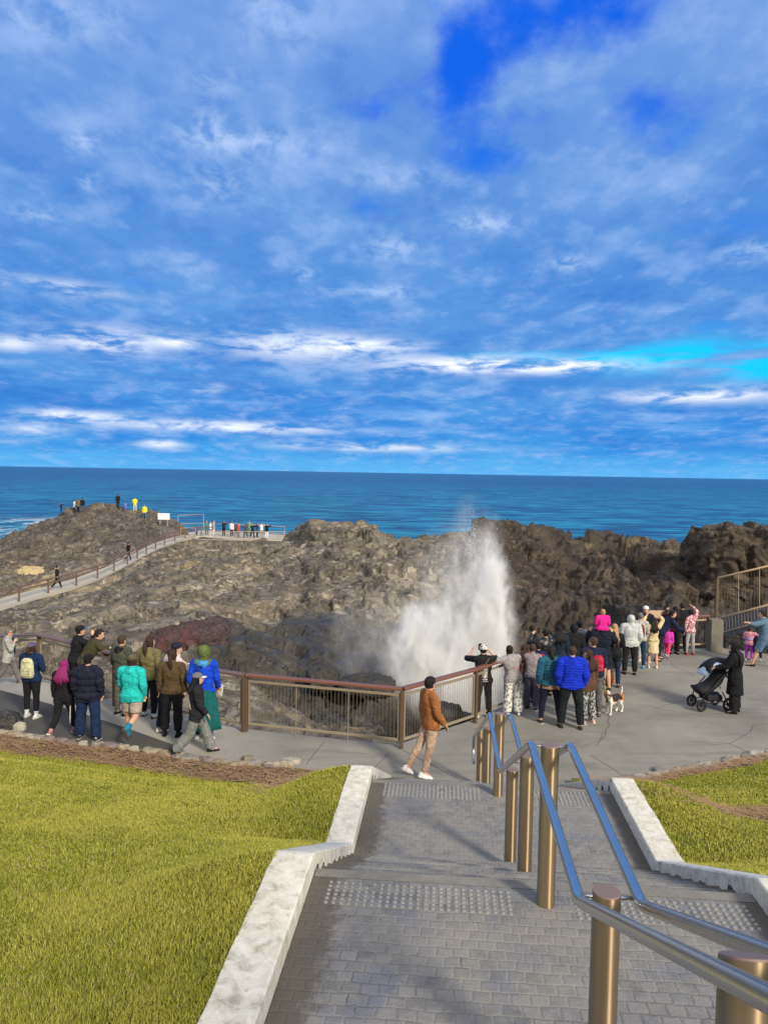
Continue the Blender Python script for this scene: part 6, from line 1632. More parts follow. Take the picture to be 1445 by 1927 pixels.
i = person('person in vivid blue jacket and teal robe with olive green hood at the rail', Z0(383, 1392), 1.86, 6, top=((0.004, 0.060, 0.62), dict(off=.03, hem=.90)), bottom=((0.01, .04, .11), dict(hem=.08)), skirts=[('robe', (0.005, 0.115, 0.115), .96, .20, .20, .30, .22)], hat=('hood', (0.12, 0.16, 0.045)), hair=None, arms=('pocket', 'hold'), shoes=(.7, .7, .7), hood_down=(0.06, .28, .60))
BJ = i
strip(i, [(-.02, -.14, 1.43), (-.09, -.155, 1.3), (-.14, -.12, 1.12)], .022, cloth((0.008, .03, .20)), 'shoulder_panel'); strip(i, [(-.14, -.06, 1.44), (0, -.15, 1.39), (.14, -.06, 1.44)], .03, cloth((0.008, .03, .20)), 'shoulder_panel')
i = person('person in black jacket and wide grey trousers with white visored cap walking right', Z0(370, 1420), 1.58, 74, fem=1, top=((0.018, 0.018, 0.024), dict(off=.034, hem=.76)), bottom=((0.21, 0.22, 0.21), dict(flare=.045, off=.02, hem=.05)), legs='walk', arms=('down', 'hold'), hair='black', style='long', hair_len=.26, hat=('cap', (0.16, .15, .17), (0.72, .72, .74)), face_detail=True, shoes=(.02, .02, .02), skin='skin')
for a in ([(.16, .02, 1.40), (.19, .06, 1.25), (.2, .09, 1.05)], [(.12, .1, .98), (.18, .1, 1.03)], [(.02, -.14, 1.2), (.08, -.14, 1.05), (.15, -.08, .92)]): strip(i, a, .006, cloth((0.62, .55, .40)), 'zip')
i = person('person in rust orange jacket and beige trousers walking right past the corner post', Z0(808, 1460), 1.74, 66, top=((0.34, 0.125, 0.038), dict(off=.030, hem=.84)), bottom=((0.52, 0.365, 0.255), dict(off=.012, hem=.10)), legs=((-22, 10, 1), (-7, 8, 1)), arms=('down', 'hold'), hair='black', head=(-28, 0), lean=-3, scarf=(0.50, .38, .30), shoes=(0.80, .80, .80), sole=WHT, vox=.011, hair_off=.020)

# right-hand crowd
i = person('person in black skeleton print shirt and patterned cap photographing the spray', Z0(908, 1350), 1.58, -6, bw=1.08, top=(BLK, dict(cuff=.30, off=.028, hem=.84)), bottom=(BLK, dict(flare=.015)), arms=('photo', 'photo'), hair='black', hat=('cap', pattern_cloth('cap_pattern', (0.01, .01, .012), (0.75, .75, .75), 26.0, .42), BLK), shoes=(.7, .7, .7), lean=8)
SK = i
ribs = []
for k in range(6):
    z = 1.23 - k * .045; w = .075 - .004 * k
    for s in (-1, 1): ribs.append([(s * .006, z), (s * (.006 + w * .6), z + .028), (s * (.006 + w), z + .010), (s * (.006 + w), z - .006), (s * (.006 + w * .6), z + .008), (s * .006, z - .018)])
ribs.append([(-.008, 1.27), (.008, 1.27), (.008, .95), (-.008, .95)])
for s in (-1, 1): ribs.append([(s * .02, .955), (s * .06, .975), (s * .05, .945), (s * .02, .93)])
for k in range(7): ribs.append([(-.085 + k * .026, .895), (-.068 + k * .026, .895), (-.068 + k * .026, .912 + .006 * (k % 2)), (-.085 + k * .026, .912)])
for z in (1.19, 1.14): ribs.append([(-.115, z), (-.095, z), (-.095, z + .032), (-.115, z + .032)])
decal(i, ribs, WHT, 'shirt_print')
strip(i, [(.12, -.05, 1.45), (.02, -.14, 1.35), (-.10, -.13, 1.1), (-.16, -.08, .95)], .007, cloth((0.25, .17, .07)), 'bag_strap')
i = person('person in loose grey shirt and baggy white patterned trousers at the fence', Z0(964, 1345), 1.54, -14, bw=1.15, fem=1, top=((0.33, 0.31, 0.32), dict(off=.034, cuff=.44, hem=.84)), bottom=(pattern_cloth('pattern_trousers', (0.25, .25, .24), (0.66, .65, .62), 15.0, .45), dict(flare=.05, off=.025, hem=.07)), arms=('out', 'rail'), lean=10, side=-8, hair='dark', style='bun', shoes=(.78, .78, .78))
decal(i, [[(-.02 + .028 * k, 1.17 + .008 * (k % 2)), (0.0 + .028 * k, 1.17 + .008 * (k % 2)), (0.002 + .028 * k, 1.225), (-.02 + .028 * k, 1.215)] for k in range(5)] + [[(-.01, 1.13), (.1, 1.14), (.1, 1.152), (-.01, 1.145)]], cloth((0.62, .22, .30)), 'shirt_print')
i = person('child in reddish brown cardigan with long brown hair beside the patterned trousers', Z0(984, 1330), 1.42, 0, fem=1, top=((0.115, 0.058, 0.045), dict(off=.03, hem=.68)), bottom=((0.12, .10, .12), {}), hair='brown', style='long', hair_len=.30, arms=('front', 'front'), hs=1.08)
i = person('child in grey pink shirt and loose purple grey trousers leaning forward', Z0(999, 1335), 1.48, 12, top=((0.28, 0.23, 0.26), dict(off=.026, hem=.86)), bottom=((0.085, 0.08, 0.125), dict(flare=.03, off=.02)), hair='light', arms=('rail', 'rail'), lean=12, shoes=(.03, .03, .06), sole=WHT, hs=1.06)
i = person('child in navy and red jersey with white number', Z0(1010, 1322), 1.42, -6, top=((0.010, 0.016, 0.075), dict(off=.024)), bottom=((0.02, .03, .09), {}), hair='dark', arms=('front', 'front'), hs=1.08)
decal(i, [[(-.06, 1.05), (-.035, 1.05), (-.03, 1.2), (-.06, 1.2)], [(.03, 1.05), (.06, 1.05), (.06, 1.2), (.035, 1.2)], [(-.045, 1.2), (-.02, 1.2), (.045, 1.05), (.02, 1.05)]], WHT, 'jersey_number')
strip(i, [(.04, -.12, 1.40), (.12, -.10, 1.38), (.17, -.02, 1.36)], .03, cloth((0.55, .02, .06)), 'shoulder_panel')
i = person('person in black leather jacket holding up a phone in the crowd', Z0(1024, 1309), 1.62, -20, top=(simple('black_leather', (0.012, .012, .014), .38, bump=.5, bscale=12, bdist=.02), dict(off=.03, hem=.82)), arms=('photo', 'photo'), hair='black', bw=1.08)
LJ = i
i = person('person with long black hair in dark navy coat in the crowd', Z0(1049, 1300), 1.62, 0, fem=1, top=((0.008, 0.02, 0.04), dict(off=.04, hem=.6)), hair='black', style='long', hair_len=.3, hair_w=.1)
i = person('person in black hooded jacket with the hood up in the crowd', Z0(1077, 1294), 1.60, 4, top=(BLK, dict(off=.035)), hat=('hood', BLK), hair=None, bw=1.15)
i = person('person in pale grey jacket with short black hair behind the hooded one', Z0(1087, 1283), 1.58, 10, top=((0.22, 0.25, 0.29), dict(off=.035)), hair='black', hair_off=.02)
i = person('person in teal puffer jacket and navy leggings with dark ponytail', Z0(1034, 1361), 1.68, -6, fem=1, bw=1.16, top=((0.018, 0.105, 0.170), dict(off=.045, quilt=.055, roll=.014, hem=.88)), bottom=((0.006, .010, .028), dict(tight=True, hem=.10, off=.010)), skirts=[('shirt_hem', pattern_cloth('leopard', (0.03, .018, .012), (0.32, .20, .11), 28.0, .42), .92, .80, .215, .225, .05)], hair='dark', style='pony', hair_len=.24, arms=('pocket', 'pocket'), shoes=(.03, .03, .03), sole=WHT, legs='wide', head=(28, 0))
i = person('person in bright blue puffer jacket and black trousers with short grey hair', Z0(1073, 1370), 1.75, 2, bw=1.20, top=((0.004, 0.030, 0.54), dict(off=.048, quilt=.05, roll=.013, chevron=1, hem=.86)), bottom=((0.008, .012, .016), dict(off=.018, flare=.015)), arms=('pocket', 'pocket'), hair='light', hood_down=(0.004, .030, .50), shoes=(.03, .028, .025), legs='wide', hair_off=.006)
i = person('person in brown coat and patterned trousers with long dark hair seen in profile', Z0(1104, 1361), 1.60, -38, fem=1, bw=1.12, top=((0.110, 0.055, 0.030), dict(off=.036, hem=.78)), bottom=(pattern_cloth('splash_trousers', (0.02, .02, .022), (0.50, .52, .50), 22.0, .52, 'noise'), dict(flare=.03, off=.014)), hair='brown', style='long', hair_len=.36, hair_w=.10, head=(-30, 0), face_detail=True, arms=('hold', 'down'), shoes=(.66, .42, .38), sole=WHT)
i = person('person in navy shirt and grey trousers holding the dog lead', Z0(1113, 1346), 1.76, 6, bw=1.14, top=((0.010, 0.016, 0.045), dict(off=.026, cuff=.30)), bottom=((0.11, .11, .11), {}), hair='light', head=(-42, 0), arms=('down', 'down'), shoes=(.10, .10, .11))
RB = i
i = person('person in long dark navy coat and shorts carrying a child on the shoulders', Z0(1130, 1297), 1.70, 8, bw=1.12, top=((0.006, 0.010, 0.022), dict(off=.045, hem=.62)), bottom=((0.012, .02, .05), dict(hem=.52, name='shorts', off=.02)), legs='wide', hair='dark', shoes=(.02, .018, .018), arms=(((0.35, .35, -.4), (-.3, .35, .85)), ((0.35, .35, -.4), (-.3, .35, .85))), hood_down=(0.006, .010, .022))
CA = i
b = W_of(CA, CA['J']['neck'])
i = person('small child in hot pink top with blond hair riding on shoulders', (b.x - .01, b.y - .02, b.z - 0.40), 0.98, 0, keep_z=True, legs='child_sit', hs=1.35, top=((0.85, 0.02, 0.30), dict(off=.04, hem=.86)), bottom=((0.05, .05, .06), {}), hair='blond', arms=('front', 'front'), bw=1.25, fem=1)
i = person('person with long blond hair in black clothes beside the child carrier', Z0(1153, 1292), 1.60, 16, fem=1, top=((0.010, 0.011, 0.016), dict(off=.03, hem=.72)), bottom=((0.015, .03, .07), {}), hair='blond', style='long', hair_len=.42, hair_w=.075, arms=('down', 'front'))
OB = i
i = person('person in pale grey hoodie with the hood up', Z0(1184, 1269), 1.60, 4, bw=1.14, top=((0.52, 0.56, 0.55), dict(off=.046, hem=.84)), bottom=((0.012, .014, .018), dict(flare=.015)), hat=('hood', (0.55, .59, .58)), hair=None, arms=('front', 'pocket'), shoes=(.02, .02, .02))
i = person('person in jeans with red backpack and grey hair next to the pale hoodie', Z0(1202, 1257), 1.55, 14, top=((0.45, .42, .40), dict(off=.024)), bottom=((0.010, .035, .085), {}), hair='grey', shoes=(0.02, .30, .52), arms=('front', 'front'))
RP = i
i = person('person in black top and white trousers with white cap turned toward the camera', Z0(1212, 1244), 1.60, 196, fem=1, top=(BLK, dict(off=.03, hem=.88)), bottom=((0.76, .76, .76), {}), hair='light', hat=('beanie', (0.76, .74, .70)), face_detail=True, arms=('front', 'front'), shoes=(.7, .7, .7), skin='skin')
i = person('girl in pale yellow top and skirt with long dark hair photographing with raised arms', Z0(1227, 1257), 1.42, 2, fem=1, top=((0.66, 0.55, 0.30), dict(off=.024, cuff=.42, hem=.94)), bottom=((0.66, .55, .30), dict(hem=.80, waist=1.0, name='shorts')), skirts=[('skirt', (0.68, 0.58, 0.36), 1.0, .50, .150, .205, .10)], hair='dark', style='long', hair_len=.36, hair_w=.08, arms=('over', 'over'), shoes=(.72, .68, .60))
i = person('person in dark navy bending toward the small pink child', Z0(1240, 1243), 1.60, 84, lean=42, top=((0.008, 0.014, 0.045), dict(off=.03)), arms=('push', 'push'), hair='black', legs='lean', bw=1.1)
i = person('toddler in magenta hooded jacket and hot pink trousers by the far fence', Z0(1255, 1236), 0.90, 30, hs=1.3, bw=1.2, top=((0.80, 0.06, 0.55), dict(off=.035)), bottom=((0.80, .05, .20), dict(off=.014)), hat=('hood', (0.82, .07, .58)), hair=None, shoes=(.7, .7, .7), legs='walk')
i = person('person in dark maroon clothes raising a phone at the far fence', Z0(1268, 1231), 1.45, 0, fem=1, top=((0.055, .012, .020), dict(off=.028)), bottom=(BLK, {}), arms=('photo', 'photo'), hair='black', style='long')
i = person('person all in black with arm behind the floral girl at the far fence', Z0(1281, 1231), 1.55, 0, bw=1.16, top=((0.009, .010, .016), dict(off=.032, hem=.8)), bottom=((0.008, .010, .018), dict(flare=.02)), hair='dark', arms=('down', 'front'))
i = person('girl in white and pink floral top with grey leggings and red shoes', Z0(1297, 1232), 1.36, -14, fem=1, top=(pattern_cloth('floral', (0.72, .70, .68), (0.45, .16, .20), 17.0, .40), dict(off=.026)), bottom=((0.36, .37, .38), dict(tight=True)), hair='black', arms=('down', 'over'), shoes=(.62, .05, .07), hs=1.08)
i = person('person in long black coat and black headscarf standing behind the pram', Z0(1381, 1341), 1.60, -62, fem=1, bw=1.22, top=((0.006, 0.006, 0.009), dict(off=.035, hem=.7)), bottom=((0.007, .007, .010), dict(flare=.04, off=.02, hem=.05)), skirts=[('coat_skirt', (0.006, .006, .009), 1.02, .46, .20, .245, .10)], hat=('hood', (0.006, .006, .008)), hair='black', style='long', hair_len=.46, hair_w=.13, hair_back=1.15, arms=('push', 'push'), shoes=(.01, .01, .01), lean=6)
i = person('small child in pastel pink and lilac jacket with purple leggings below the ramp', Z0(1409, 1243), 0.98, 40, hs=1.28, bw=1.15, fem=1, top=((0.72, .30, .42), dict(off=.04, hem=.82, quilt=.07)), bottom=((0.46, .05, .50), dict(tight=True)), hair='brown', shoes=(.7, .6, .62), arms=('front', 'out'), hood_down=(0.80, .36, .38))
PC = i
strip(i, [(-.16, -.10, 1.14), (0, -.175, 1.13), (.16, -.10, 1.14)], .032, cloth((0.38, .30, .62)), 'jacket_band')
i = person('child in dark navy crouching beside the pink child below the ramp', Z0(1424, 1246), 0.95, 30, hs=1.25, top=((0.008, .010, .03), dict(off=.03)), bottom=((0.010, .012, .03), {}), hair='dark', legs='crouch', arms=('front', 'front'), shoes=(.7, .68, .64), lean=16)
i = person('person in grey blue shirt and shorts pointing left at the right edge', Z0(1437, 1256), 1.66, -52, top=((0.10, 0.17, 0.25), dict(off=.03, cuff=.46)), bottom=((0.12, .20, .32), dict(hem=.50, off=.03, flare=.03, name='shorts')), arms=('point', 'down'), hair='dark', legs='walk', shoes=(.02, .02, .02), lean=8, bw=1.15)

# ---- things people carry
def pack(name, i, c, size, mat, label, cat, rot=0.0, strap=True):
    """a soft rounded bag worn on the back: c is its centre in body metres"""
    w, d, h = size; mb = MB(); rings = []
    for t, k, kd in ((0, .70, .6), (.05, .90, .85), (.2, 1.0, 1.0), (.5, .98, .95), (.8, .90, .80), (.94, .72, .55), (1, .42, .3)):
        rings.append([Vector((w / 2 * k * (abs(math.cos(a)) ** .6) * (1 if math.cos(a) > 0 else -1), -d * (.5 - .5 * 0) * kd * math.sin(a) * (1 if math.sin(a) > 0 else .35), (t - .5) * h)) for a in [2 * math.pi * j / 20 for j in range(20)]])
    r = empty(name, W_of(i, c), -R(i['face'])); r.scale = (i['sc'],) * 3; tag(r, label, cat)
    mb.loft(rings); mb.build('bag_body', mat, r, smooth=True)
    q = MB(); q.tube([(-w * .30, -d * .47, -.10 * h), (-w * .30, -d * .52, -.36 * h), (w * .30, -d * .52, -.36 * h), (w * .30, -d * .47, -.10 * h), (-w * .30, -d * .47, -.10 * h)], .006, 5); q.tube([(-w * .36, -d * .30, .30 * h), (0, -d * .50, .32 * h), (w * .36, -d * .30, .30 * h)], .005, 5); q.build('seam_piping', cloth((0.25, .24, .17)) if strap else mat, r)
    if strap:
        q = MB()
        for s in (-1, 1): q.tube([(s * w * .30, .01, .40 * h), (s * w * .36, .12, .46 * h), (s * w * .40, .24, .30 * h), (s * w * .44, .22, -.05 * h), (s * w * .40, .02, -.36 * h)], .013, 6)
        q.build('strap', cloth((0.35, .34, .24)), r, smooth=True)
    return r
pack('backpack', BP, (0, -.145, 1.18), (.34, .20, .46), cloth((0.60, .58, .36)), 'cream backpack on the person with the purple cap', 'backpack')
pack('drawstring_bag', RB, (.08, -.13, 1.18), (.26, .12, .36), cloth((0.52, .01, .06)), 'red drawstring bag on the back of the person holding the dog lead', 'bag')
pack('backpack', RP, (-.02, -.13, 1.18), (.30, .15, .42), cloth((0.17, .02, .03)), 'dark red backpack worn by the grey haired person in jeans', 'backpack')
pack('shoulder_bag', SK, (-.16, -.13, .90), (.22, .08, .15), cloth((0.010, .014, .04)), 'small navy shoulder bag on the hip of the skeleton print shirt', 'bag', strap=False)
def orange_bag():
    p = on_z(1146, 1289); r = empty('carry_bag', (p.x, p.y, 0)); tag(r, 'orange cloth carry bag hanging at knee height beside the blond person', 'bag'); mb = MB(); rings = []
    for z, w, d in ((0.02, .07, .05), (.06, .12, .08), (.2, .115, .07), (.38, .08, .05), (.46, .03, .025)): rings.append([Vector((w * math.cos(a) * (1 + .12 * math.sin(3 * a + z * 9)), d * math.sin(a), z)) for a in [2 * math.pi * k / 16 for k in range(16)]])
    m = cloth((0.78, .24, .09)); mb.loft(rings); mb.build('bag_body', m, r, smooth=True)
    MB().tube([(-.03, 0, .44), (-.02, 0, .62), (.02, 0, .64), (.03, 0, .44)], .008, 6).build('handle', m, r, smooth=True)
orange_bag()
def phone(i, label, c):
    r = MB().box((0, 0, 0), (.075, .010, .15), bev=.004).build('phone', M['eye'], None, W_of(i, c), -R(i['face'])); tag(r, label, 'phone')
J = SK['J']; phone(SK, 'dark phone held up by the person in the skeleton print shirt', tuple((J['wrL'] + J['wrR']) / 2 + Vector((0, .06, .07))))
J = LJ['J']; phone(LJ, 'phone held up by the person in the black leather jacket', tuple((J['wrL'] + J['wrR']) / 2 + Vector((0, .06, .07))))
q = YF['J']['wrR']; o = MB().box((0, 0, 0), (.012, .12, .22), bev=.004).build('folder', simple('yellow_paper', (0.85, .60, .03), .6)); o.location = W_of(YF, q + Vector((.03, .0, -.14))); o.rotation_euler = (.1, 0, R(70)); tag(o, 'yellow folder held low by the person in the olive jacket', 'folder')
q = BJ['J']['wrR']; o = MB().box((0, 0, 0), (.012, .12, .24), bev=.004).build('booklet', simple('white_paper', (0.8, .8, .8), .6)); o.location = W_of(BJ, q + Vector((.02, .08, -.08))); o.rotation_euler = (.15, 0, R(60)); tag(o, 'white booklet held by the person in the vivid blue jacket', 'booklet')

# ------------------------------------------------------------------ beagle
def dog():
    p = on_z(1153, 1343); sc = 0.96
    V, Fc = [], []
    def add(m):
        b = len(V); V.extend(m[0]); Fc.extend([tuple(b + i for i in f) for f in m[1]])
    # local: head toward -x, +z up, shoulder about 0.40 m
    trunk = [(-.20, .36, .055, .075), (-.16, .345, .085, .115), (-.06, .335, .095, .125), (.06, .350, .085, .105), (.16, .365, .078, .090), (.24, .375, .075, .085), (.29, .375, .05, .055)]
    add(rings_mesh([[Vector((x, w * math.cos(a), z + h * math.sin(a))) for a in [2 * math.pi * k / 16 for k in range(16)]] for x, z, w, h in trunk]))
    add(capsule((-.17, 0, .40), .075, (-.27, -.03, .52), .055)); 
    H = Vector((-.30, -.05, .56)); fd = Vector((-.55, -.83, -.08)).normalized()
    add(capsule(H, .066, H + fd * .03, .060)); add(capsule(H + fd * .05, .042, H + fd * .125, .028)); add(capsule(H + fd * .135 + Vector((0, 0, .006)), .016, H + fd * .14 + Vector((0, 0, .006)), .014, 8))
    sx = fd.cross(Vector((0, 0, 1))).normalized()
    for s in (-1, 1): add(rings_mesh([[H + sx * s * (.062 + .008 * t) + Vector((0, 0, .035 - .115 * t)) - fd * .005 + fd * (w * math.cos(a)) + sx * (.011 * math.sin(a)) for a in [2 * math.pi * k / 10 for k in range(10)]] for t, w in ((0, .018), (.25, .034), (.6, .042), (.9, .034), (1, .012))]))
    for y, x in ((-.06, -.165), (.06, -.135)):
        add(capsule((x, y, .32), .048, (x - .005, y, .19), .029)); add(capsule((x - .005, y, .19), .028, (x, y, .045), .020)); add(capsule((x, y, .028), .024, (x - .04, y, .022), .022))
    for y, x in ((-.06, .24), (.06, .20)):
        add(capsule((x, y, .36), .072, (x - .035, y, .235), .045)); add(capsule((x - .035, y, .235), .040, (x + .055, y, .135), .024)); add(capsule((x + .055, y, .135), .023, (x + .04, y, .04), .020)); add(capsule((x + .04, y, .028), .023, (x, y, .022), .022))
    add(capsule((.28, 0, .42), .026, (.335, .0, .50), .020)); add(capsule((.335, 0, .50), .020, (.335, 0, .60), .013))
    me = bpy.data.meshes.new('tmp'); me.from_pydata(V, [], Fc); ob = bpy.data.objects.new('tmp', me); COL.objects.link(ob)
    m = ob.modifiers.new('r', 'REMESH'); m.mode = 'VOXEL'; m.voxel_size = .0085; m = ob.modifiers.new('s', 'SMOOTH'); m.iterations = 3
    dg = bpy.context.evaluated_depsgraph_get(); em = ob.evaluated_get(dg).to_mesh(); P = np.array([v.co[:] for v in em.vertices]); Q = [tuple(f.vertices) for f in em.polygons]
    bpy.data.objects.remove(ob)
    fur = lambda n, c: simple(n, c, .85, var=.25, scale=30, bump=.5, bscale=150)
    mats = [fur('dog_white', (.72, .68, .60)), fur('dog_tan', (.40, .17, .055)), fur('dog_black', (.02, .017, .015)), M['eye']]
    n = fbm(P * 9, 3, 3) * .06; x, y, z = P.T; hd = np.linalg.norm(P - np.array(H), axis=1)
    lab = np.zeros(len(P), int)
    body = (z > .30 + n) & (x > -.15) ; lab[body & (x < .30)] = 1
    lab[(z > .345 + n * 1.2 - .02) & (x > -.13 + n) & (x < .20 + n)] = 2
    lab[(x < -.10) & (z > .28 + n) & (z < .50) & (y > -.02 + n * .5)] = 1
    hp = (P - np.array(H)) @ np.array(fd)
    lab[(hd < .155) & (z > .46)] = 1; lab[(hp > .06)] = np.where((hp > .06) & (z < .60) & (z > .45), 0, lab)[hp > .06]
    hx = np.abs((P - np.array(H)) @ np.array(sx)); lab[(hd < .15) & (hx < .014) & (hp > .0)] = 0
    lab[(hp > .138) & (hd < .2)] = 2
    lab[(z > .55) & (x > .30)] = 0; lab[(hd < .16) & (hx > .055) & (z < .60)] = 1
    mi = [int(np.median(lab[list(f)])) for f in Q]
    me = bpy.data.meshes.new('dog'); me.from_pydata(P.tolist(), [], Q)
    for q in mats: me.materials.append(q)
    me.polygons.foreach_set('material_index', np.array(mi, np.int32)); me.polygons.foreach_set('use_smooth', np.ones(len(Q), bool))
    o = link('dog', me, None, (p.x, p.y, 0), R(38)); o.scale = (sc,) * 3; tag(o, 'tricolour beagle standing on the platform with its head turned to the camera', 'dog')
    for s in (-1, 1): MB().ball(H + fd * .066 + sx * s * .030 + Vector((0, 0, .018)), .0085, 8, 6).build('eye', M['eye'], o, smooth=True)
    c = Vector((-.225, -.015, .455)); ax = Vector((-.6, -.2, .75)).normalized(); u = ax.cross(Vector((0, 1, 0))).normalized(); w = ax.cross(u)
    ring = [c + (u * math.cos(a) + w * math.sin(a)) * .071 for a in [2 * math.pi * k / 18 for k in range(19)]]; MB().tube(ring, .009, 6).build('collar', cloth((0.02, .02, .02)), o, smooth=True)
    # the lead: slack cord from hand to collar
    a = W_of(RB, RB['J']['wrR'] + Vector((0, .02, -.10))); b = o.matrix_world @ c if False else Vector((p.x, p.y, 0)) + Matrix.Rotation(R(38), 3, 'Z') @ (c * sc)
    pts = [a.lerp(b, t) + Vector((0, 0, -.22 * math.sin(math.pi * t) * (1 - .3 * t))) for t in np.linspace(0, 1, 14)]
    q = MB().tube([v - a for v in pts], .006, 6).build('dog_lead', simple('lead_yellow', (.55, .50, .10), .6), smooth=True); q.location = a; tag(q, 'thin yellow green dog lead sagging between hand and beagle', 'dog lead')
dog()

# ------------------------------------------------------------------ distant visitors
def far_person(label, u, v, h=1.70, d=None, face=0, deck=False, **o):
    if deck: q = at_d(u, v, d); q = Vector((q.x, d, DECK_Z))
    elif d:
        x = (u - 722.5) / F_PX * d; q = Vector((x, d, ground(x, d)))
    else:
        q = hit(u, v) or at_d(u, v, 100)
    return person(label, q - Vector((0, 0, .03)), h * 1.12, face, group='visitors out on the headland', far=True, **o)
def walk_at(u):
    for a, b in zip(WALK_P[:-1], WALK_P[1:]):
        ua, ub = [722.5 + p.x / p.y * F_PX for p in (a, b)]
        if ua <= u <= ub:
            # interpolate where the sight line crosses
            lo, hi = 0.0, 1.0
            for _ in range(30):
                m = (lo + hi) / 2; q = a.lerp(b, m); lo, hi = (m, hi) if 722.5 + q.x / q.y * F_PX < u else (lo, m)
            return a.lerp(b, lo)
q = walk_at(106); person('person in black walking alone on the lower walkway at left', q, 1.9, 60, group='visitors out on the headland', far=True, top=(BLK, {}), legs='walk', shoes=(.6, .6, .6))
q = walk_at(241); person('person with long hair in dark blue jeans farther along the lower walkway', q, 1.85, 40, group='visitors out on the headland', far=True, top=(BLK, {}), bottom=((.008, .03, .08), {}), legs='walk')
KN = [(115, 965, 'person in navy vest and white sleeves at the far left of the headland top', (.012, .016, .03), (.02, .03, .08), 90, 'out', 1.2, 'black'), (140, 967, 'person in white top with red bag in the headland trio', (.7, .68, .66), NAVY, 60, 'front', 1.6, 'black'), (147, 966, 'person in olive jacket in the middle of the headland trio', (.16, .13, .05), NAVY, 20, 'front', 1.65, 'light'), (155, 965, 'person in black top at the right of the headland trio', BLK, (.08, .09, .12), 0, 'pocket', 1.7, 'black'),
      (222, 957, 'tall person in black standing alone on the headland crest', (.012, .014, .02), (.012, .016, .03), 10, 'down', 1.75, 'black'), (236, 961, 'child in lilac jacket sitting low on the headland crest', (.22, .18, .62), (.2, .17, .55), 0, 'front', 1.0, 'brown'), (254, 963, 'person in yellow raincoat and pale trousers on the headland crest', (.80, .72, .02), (.6, .55, .42), -20, 'front', 1.7, 'grey'), (272, 978, 'person in yellow raincoat and blue trousers lower on the headland slope', (.82, .76, .02), (.02, .16, .32), 180, 'pocket', 1.65, 'grey')]
for u, v, lab, t, b_, fc, ar, h, hr_ in KN: far_person(lab, u, v, h, None, fc, top=(t, dict(off=.03)), bottom=(b_, {}), arms=(ar, ar), hair=hr_)
DK_ = [(369, 95, 'person in purple jacket near the landward end of the lookout', (.10, .08, .28), NAVY, 'black', 1.3), (389, 100, 'person in teal coat with pale hat at the lookout', (.01, .22, .26), (.01, .2, .24), 'blond', 1.6), (396, 97, 'person in white top at the left of the lookout group', (.7, .7, .7), (.5, .5, .5), 'blond', 1.65), (402, 98, 'person in grey top and white trousers beside the white top at the lookout', (.35, .34, .36), (.75, .74, .72), 'light', 1.75), (421, 98, 'person in black jacket standing apart on the lookout', (.012, .016, .02), BLK, 'grey', 1.72), (436, 97, 'person in white shirt and black trousers on the lookout', (.78, .78, .78), BLK, 'grey', 1.75), (443, 98.5, 'person in maroon brown top on the lookout', (.10, .05, .05), (.03, .03, .04), 'brown', 1.6), (449, 96, 'person in bright red jacket on the lookout', (.75, .05, .035), (.15, .14, .13), 'blond', 1.6), (462, 95.5, 'person in dark grey clothes in mid stride on the lookout', (.06, .065, .07), BLK, 'black', 1.62), (469, 99, 'person in pale green coat on the lookout', (.18, .30, .20), (.15, .25, .18), 'grey', 1.8), (475, 95.5, 'person in black with long hair on the lookout', BLK, BLK, 'black', 1.7), (484, 97, 'person in navy jacket on the lookout', (.02, .04, .13), NAVY, 'black', 1.66), (492, 97, 'person in white jacket with brown hair on the lookout', (.72, .70, .68), (.3, .28, .26), 'brown', 1.66), (502, 95, 'person in black jacket and white trousers at the right of the lookout', BLK, (.74, .76, .78), 'grey', 1.72)]
for k, (u, d, lab, t, b_, hr_, h) in enumerate(DK_): far_person(lab, u, 1008, h, d, random.choice((0, 20, -30, 150, 90)), deck=True, top=(t, dict(off=.03)), bottom=(b_, {}), arms=(random.choice(('down', 'front', 'pocket', 'photo')),) * 2, legs='walk' if k in (8, 10) else 'stand', hair=hr_)
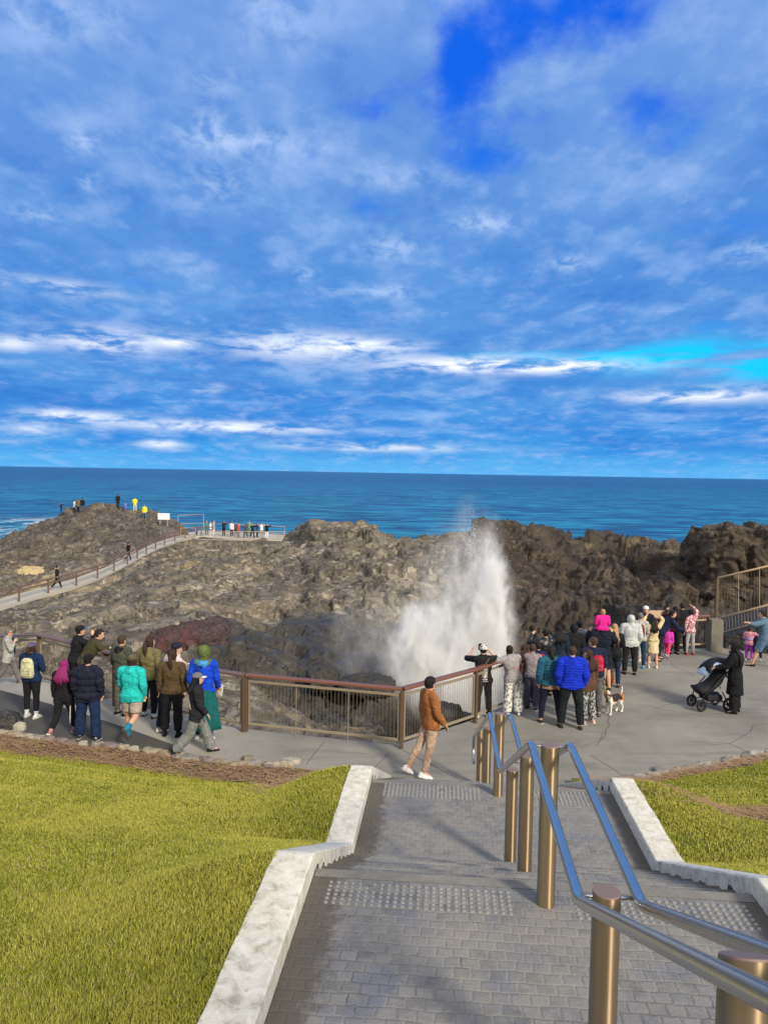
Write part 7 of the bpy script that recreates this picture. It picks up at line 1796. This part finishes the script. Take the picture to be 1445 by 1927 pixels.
# ------------------------------------------------------------------ spray thrown up by the blowhole
def spray():
    D = 26.5
    c = lambda u, v, d=D: at_d(u, v, d)
    base = c(840, 1290); m, t, b = material('spray_mist'); nt = m.node_tree; nt.nodes.remove(b)
    o = t.pos()
    # drifting soft lumps of water drops: (u, v, half width px, half height px, density, depth half width m)
    LUMPS = [(845, 1275, 68, 55, 1.7), (795, 1240, 36, 62, 7.0), (774, 1183, 12, 30, 6.0), (900, 1185, 34, 90, 3.4), (921, 1115, 18, 66, 5.0), (868, 1110, 48, 85, 0.34), (883, 1040, 24, 60, 0.42), (881, 985, 13, 48, 0.28), (930, 1195, 18, 62, 6.0), (800, 1085, 42, 70, 0.10), (850, 1195, 50, 80, 0.55),
             (945, 1180, 22, 80, 0.35), (700, 1195, 55, 75, 0.17), (650, 1235, 45, 60, 0.08), (748, 1240, 34, 50, 0.20), (880, 1330, 70, 50, 2.4)]
    tot = None
    wv = t.v('SUBTRACT', t.noise(o, 0.75, 3.0, 0.6, col=True), (0.5, 0.5, 0.5)); q = t.v('ADD', o, t.v('SCALE', wv, scale=1.1))
    for u, v, w, h, dn in LUMPS:
        p = c(u, v); k = D / F_PX
        a = t.v('MULTIPLY', t.v('SUBTRACT', q, tuple(p)), (1 / (w * k), 1 / (max(0.55, w * k) * 0.8), 1 / (h * k)))
        g = t.m('MULTIPLY', t.m('EXPONENT', t.m('MULTIPLY', t.v('DOT_PRODUCT', a, a), -1.0)), dn)
        tot = g if tot is None else t.m('ADD', tot, g)
    n1 = t.noise(t.v('MULTIPLY', o, (1.0, 1.0, 0.5)), 1.5, 6.0, 0.66, 0.6); n2 = t.noise(t.v('MULTIPLY', o, (1.0, 1.0, 0.55)), 5.5, 4.0, 0.7, 0.4)
    tot = t.m('MULTIPLY', tot, t.m('MULTIPLY', t.step(n1, 0.33, 0.72, 0.12, 2.0), t.step(n2, 0.28, 0.72, 0.35, 1.7)))
    tot = t.m('MAXIMUM', t.m('SUBTRACT', tot, 0.012), 0.0)
    pv = t.new('ShaderNodeVolumePrincipled'); pv.inputs['Color'].default_value = (0.985, 0.992, 1.0, 1); pv.inputs['Anisotropy'].default_value = -0.30
    t.put(pv.inputs['Density'], tot); t.l.new(pv.outputs[0], nt.nodes['Material Output'].inputs['Volume'])
    # the closed hull round the plume
    rings = []
    for v, uc, w, dw in ((1390, 850, 120, 1.7), (1330, 830, 170, 2.2), (1250, 800, 205, 2.4), (1150, 815, 190, 2.4), (1080, 850, 130, 2.0), (1010, 878, 80, 1.4), (930, 880, 45, 0.9)):
        p = c(uc, v); k = D / F_PX; rings.append([Vector((p.x + w * k * math.cos(a), D + dw * math.sin(a), p.z)) for a in [2 * math.pi * j / 24 for j in range(24)]])
    mb = MB(); mb.loft(rings); ob = mb.build('blowhole_spray', m); tag(ob, kind='stuff')
    # the coarser drops flung at the edges
    drop = simple('water_drop', (0.86, 0.90, 0.95), 0.35, var=0.02)
    def cloud(n, pts):
        out = []
        for _ in range(n):
            u, v, su, sv = random.choice(pts); p = c(random.gauss(u, su), random.gauss(v, sv), D + random.gauss(0, .55)); out.append(p)
        return out
    P = cloud(11000, [(930, 1130, 12, 55), (938, 1200, 9, 45), (900, 1080, 18, 45), (915, 1180, 24, 60), (884, 1020, 9, 26), (772, 1180, 9, 16), (780, 1200, 14, 22), (800, 1240, 24, 34), (760, 1250, 24, 40), (850, 1180, 40, 70), (870, 1260, 55, 40), (930, 1310, 30, 30), (895, 1120, 26, 50), (815, 1230, 26, 30)])
    V, T = [], []; oc = np.array([(1, 0, 0), (-1, 0, 0), (0, 1, 0), (0, -1, 0), (0, 0, 1), (0, 0, -1)], float); of = np.array([(0, 2, 4), (2, 1, 4), (1, 3, 4), (3, 0, 4), (2, 0, 5), (1, 2, 5), (3, 1, 5), (0, 3, 5)])
    for k, p in enumerate(P):
        r = 0.0035 + 0.007 * random.random() ** 2; V.append(np.array(p) + oc * r * np.array([1, 1, 1.5])); T.append(of + 6 * k)
    tag(link('spray_drops', np_mesh('spray_drops', np.concatenate(V), None, np.concatenate(T), mats=[drop])), kind='stuff')
spray()
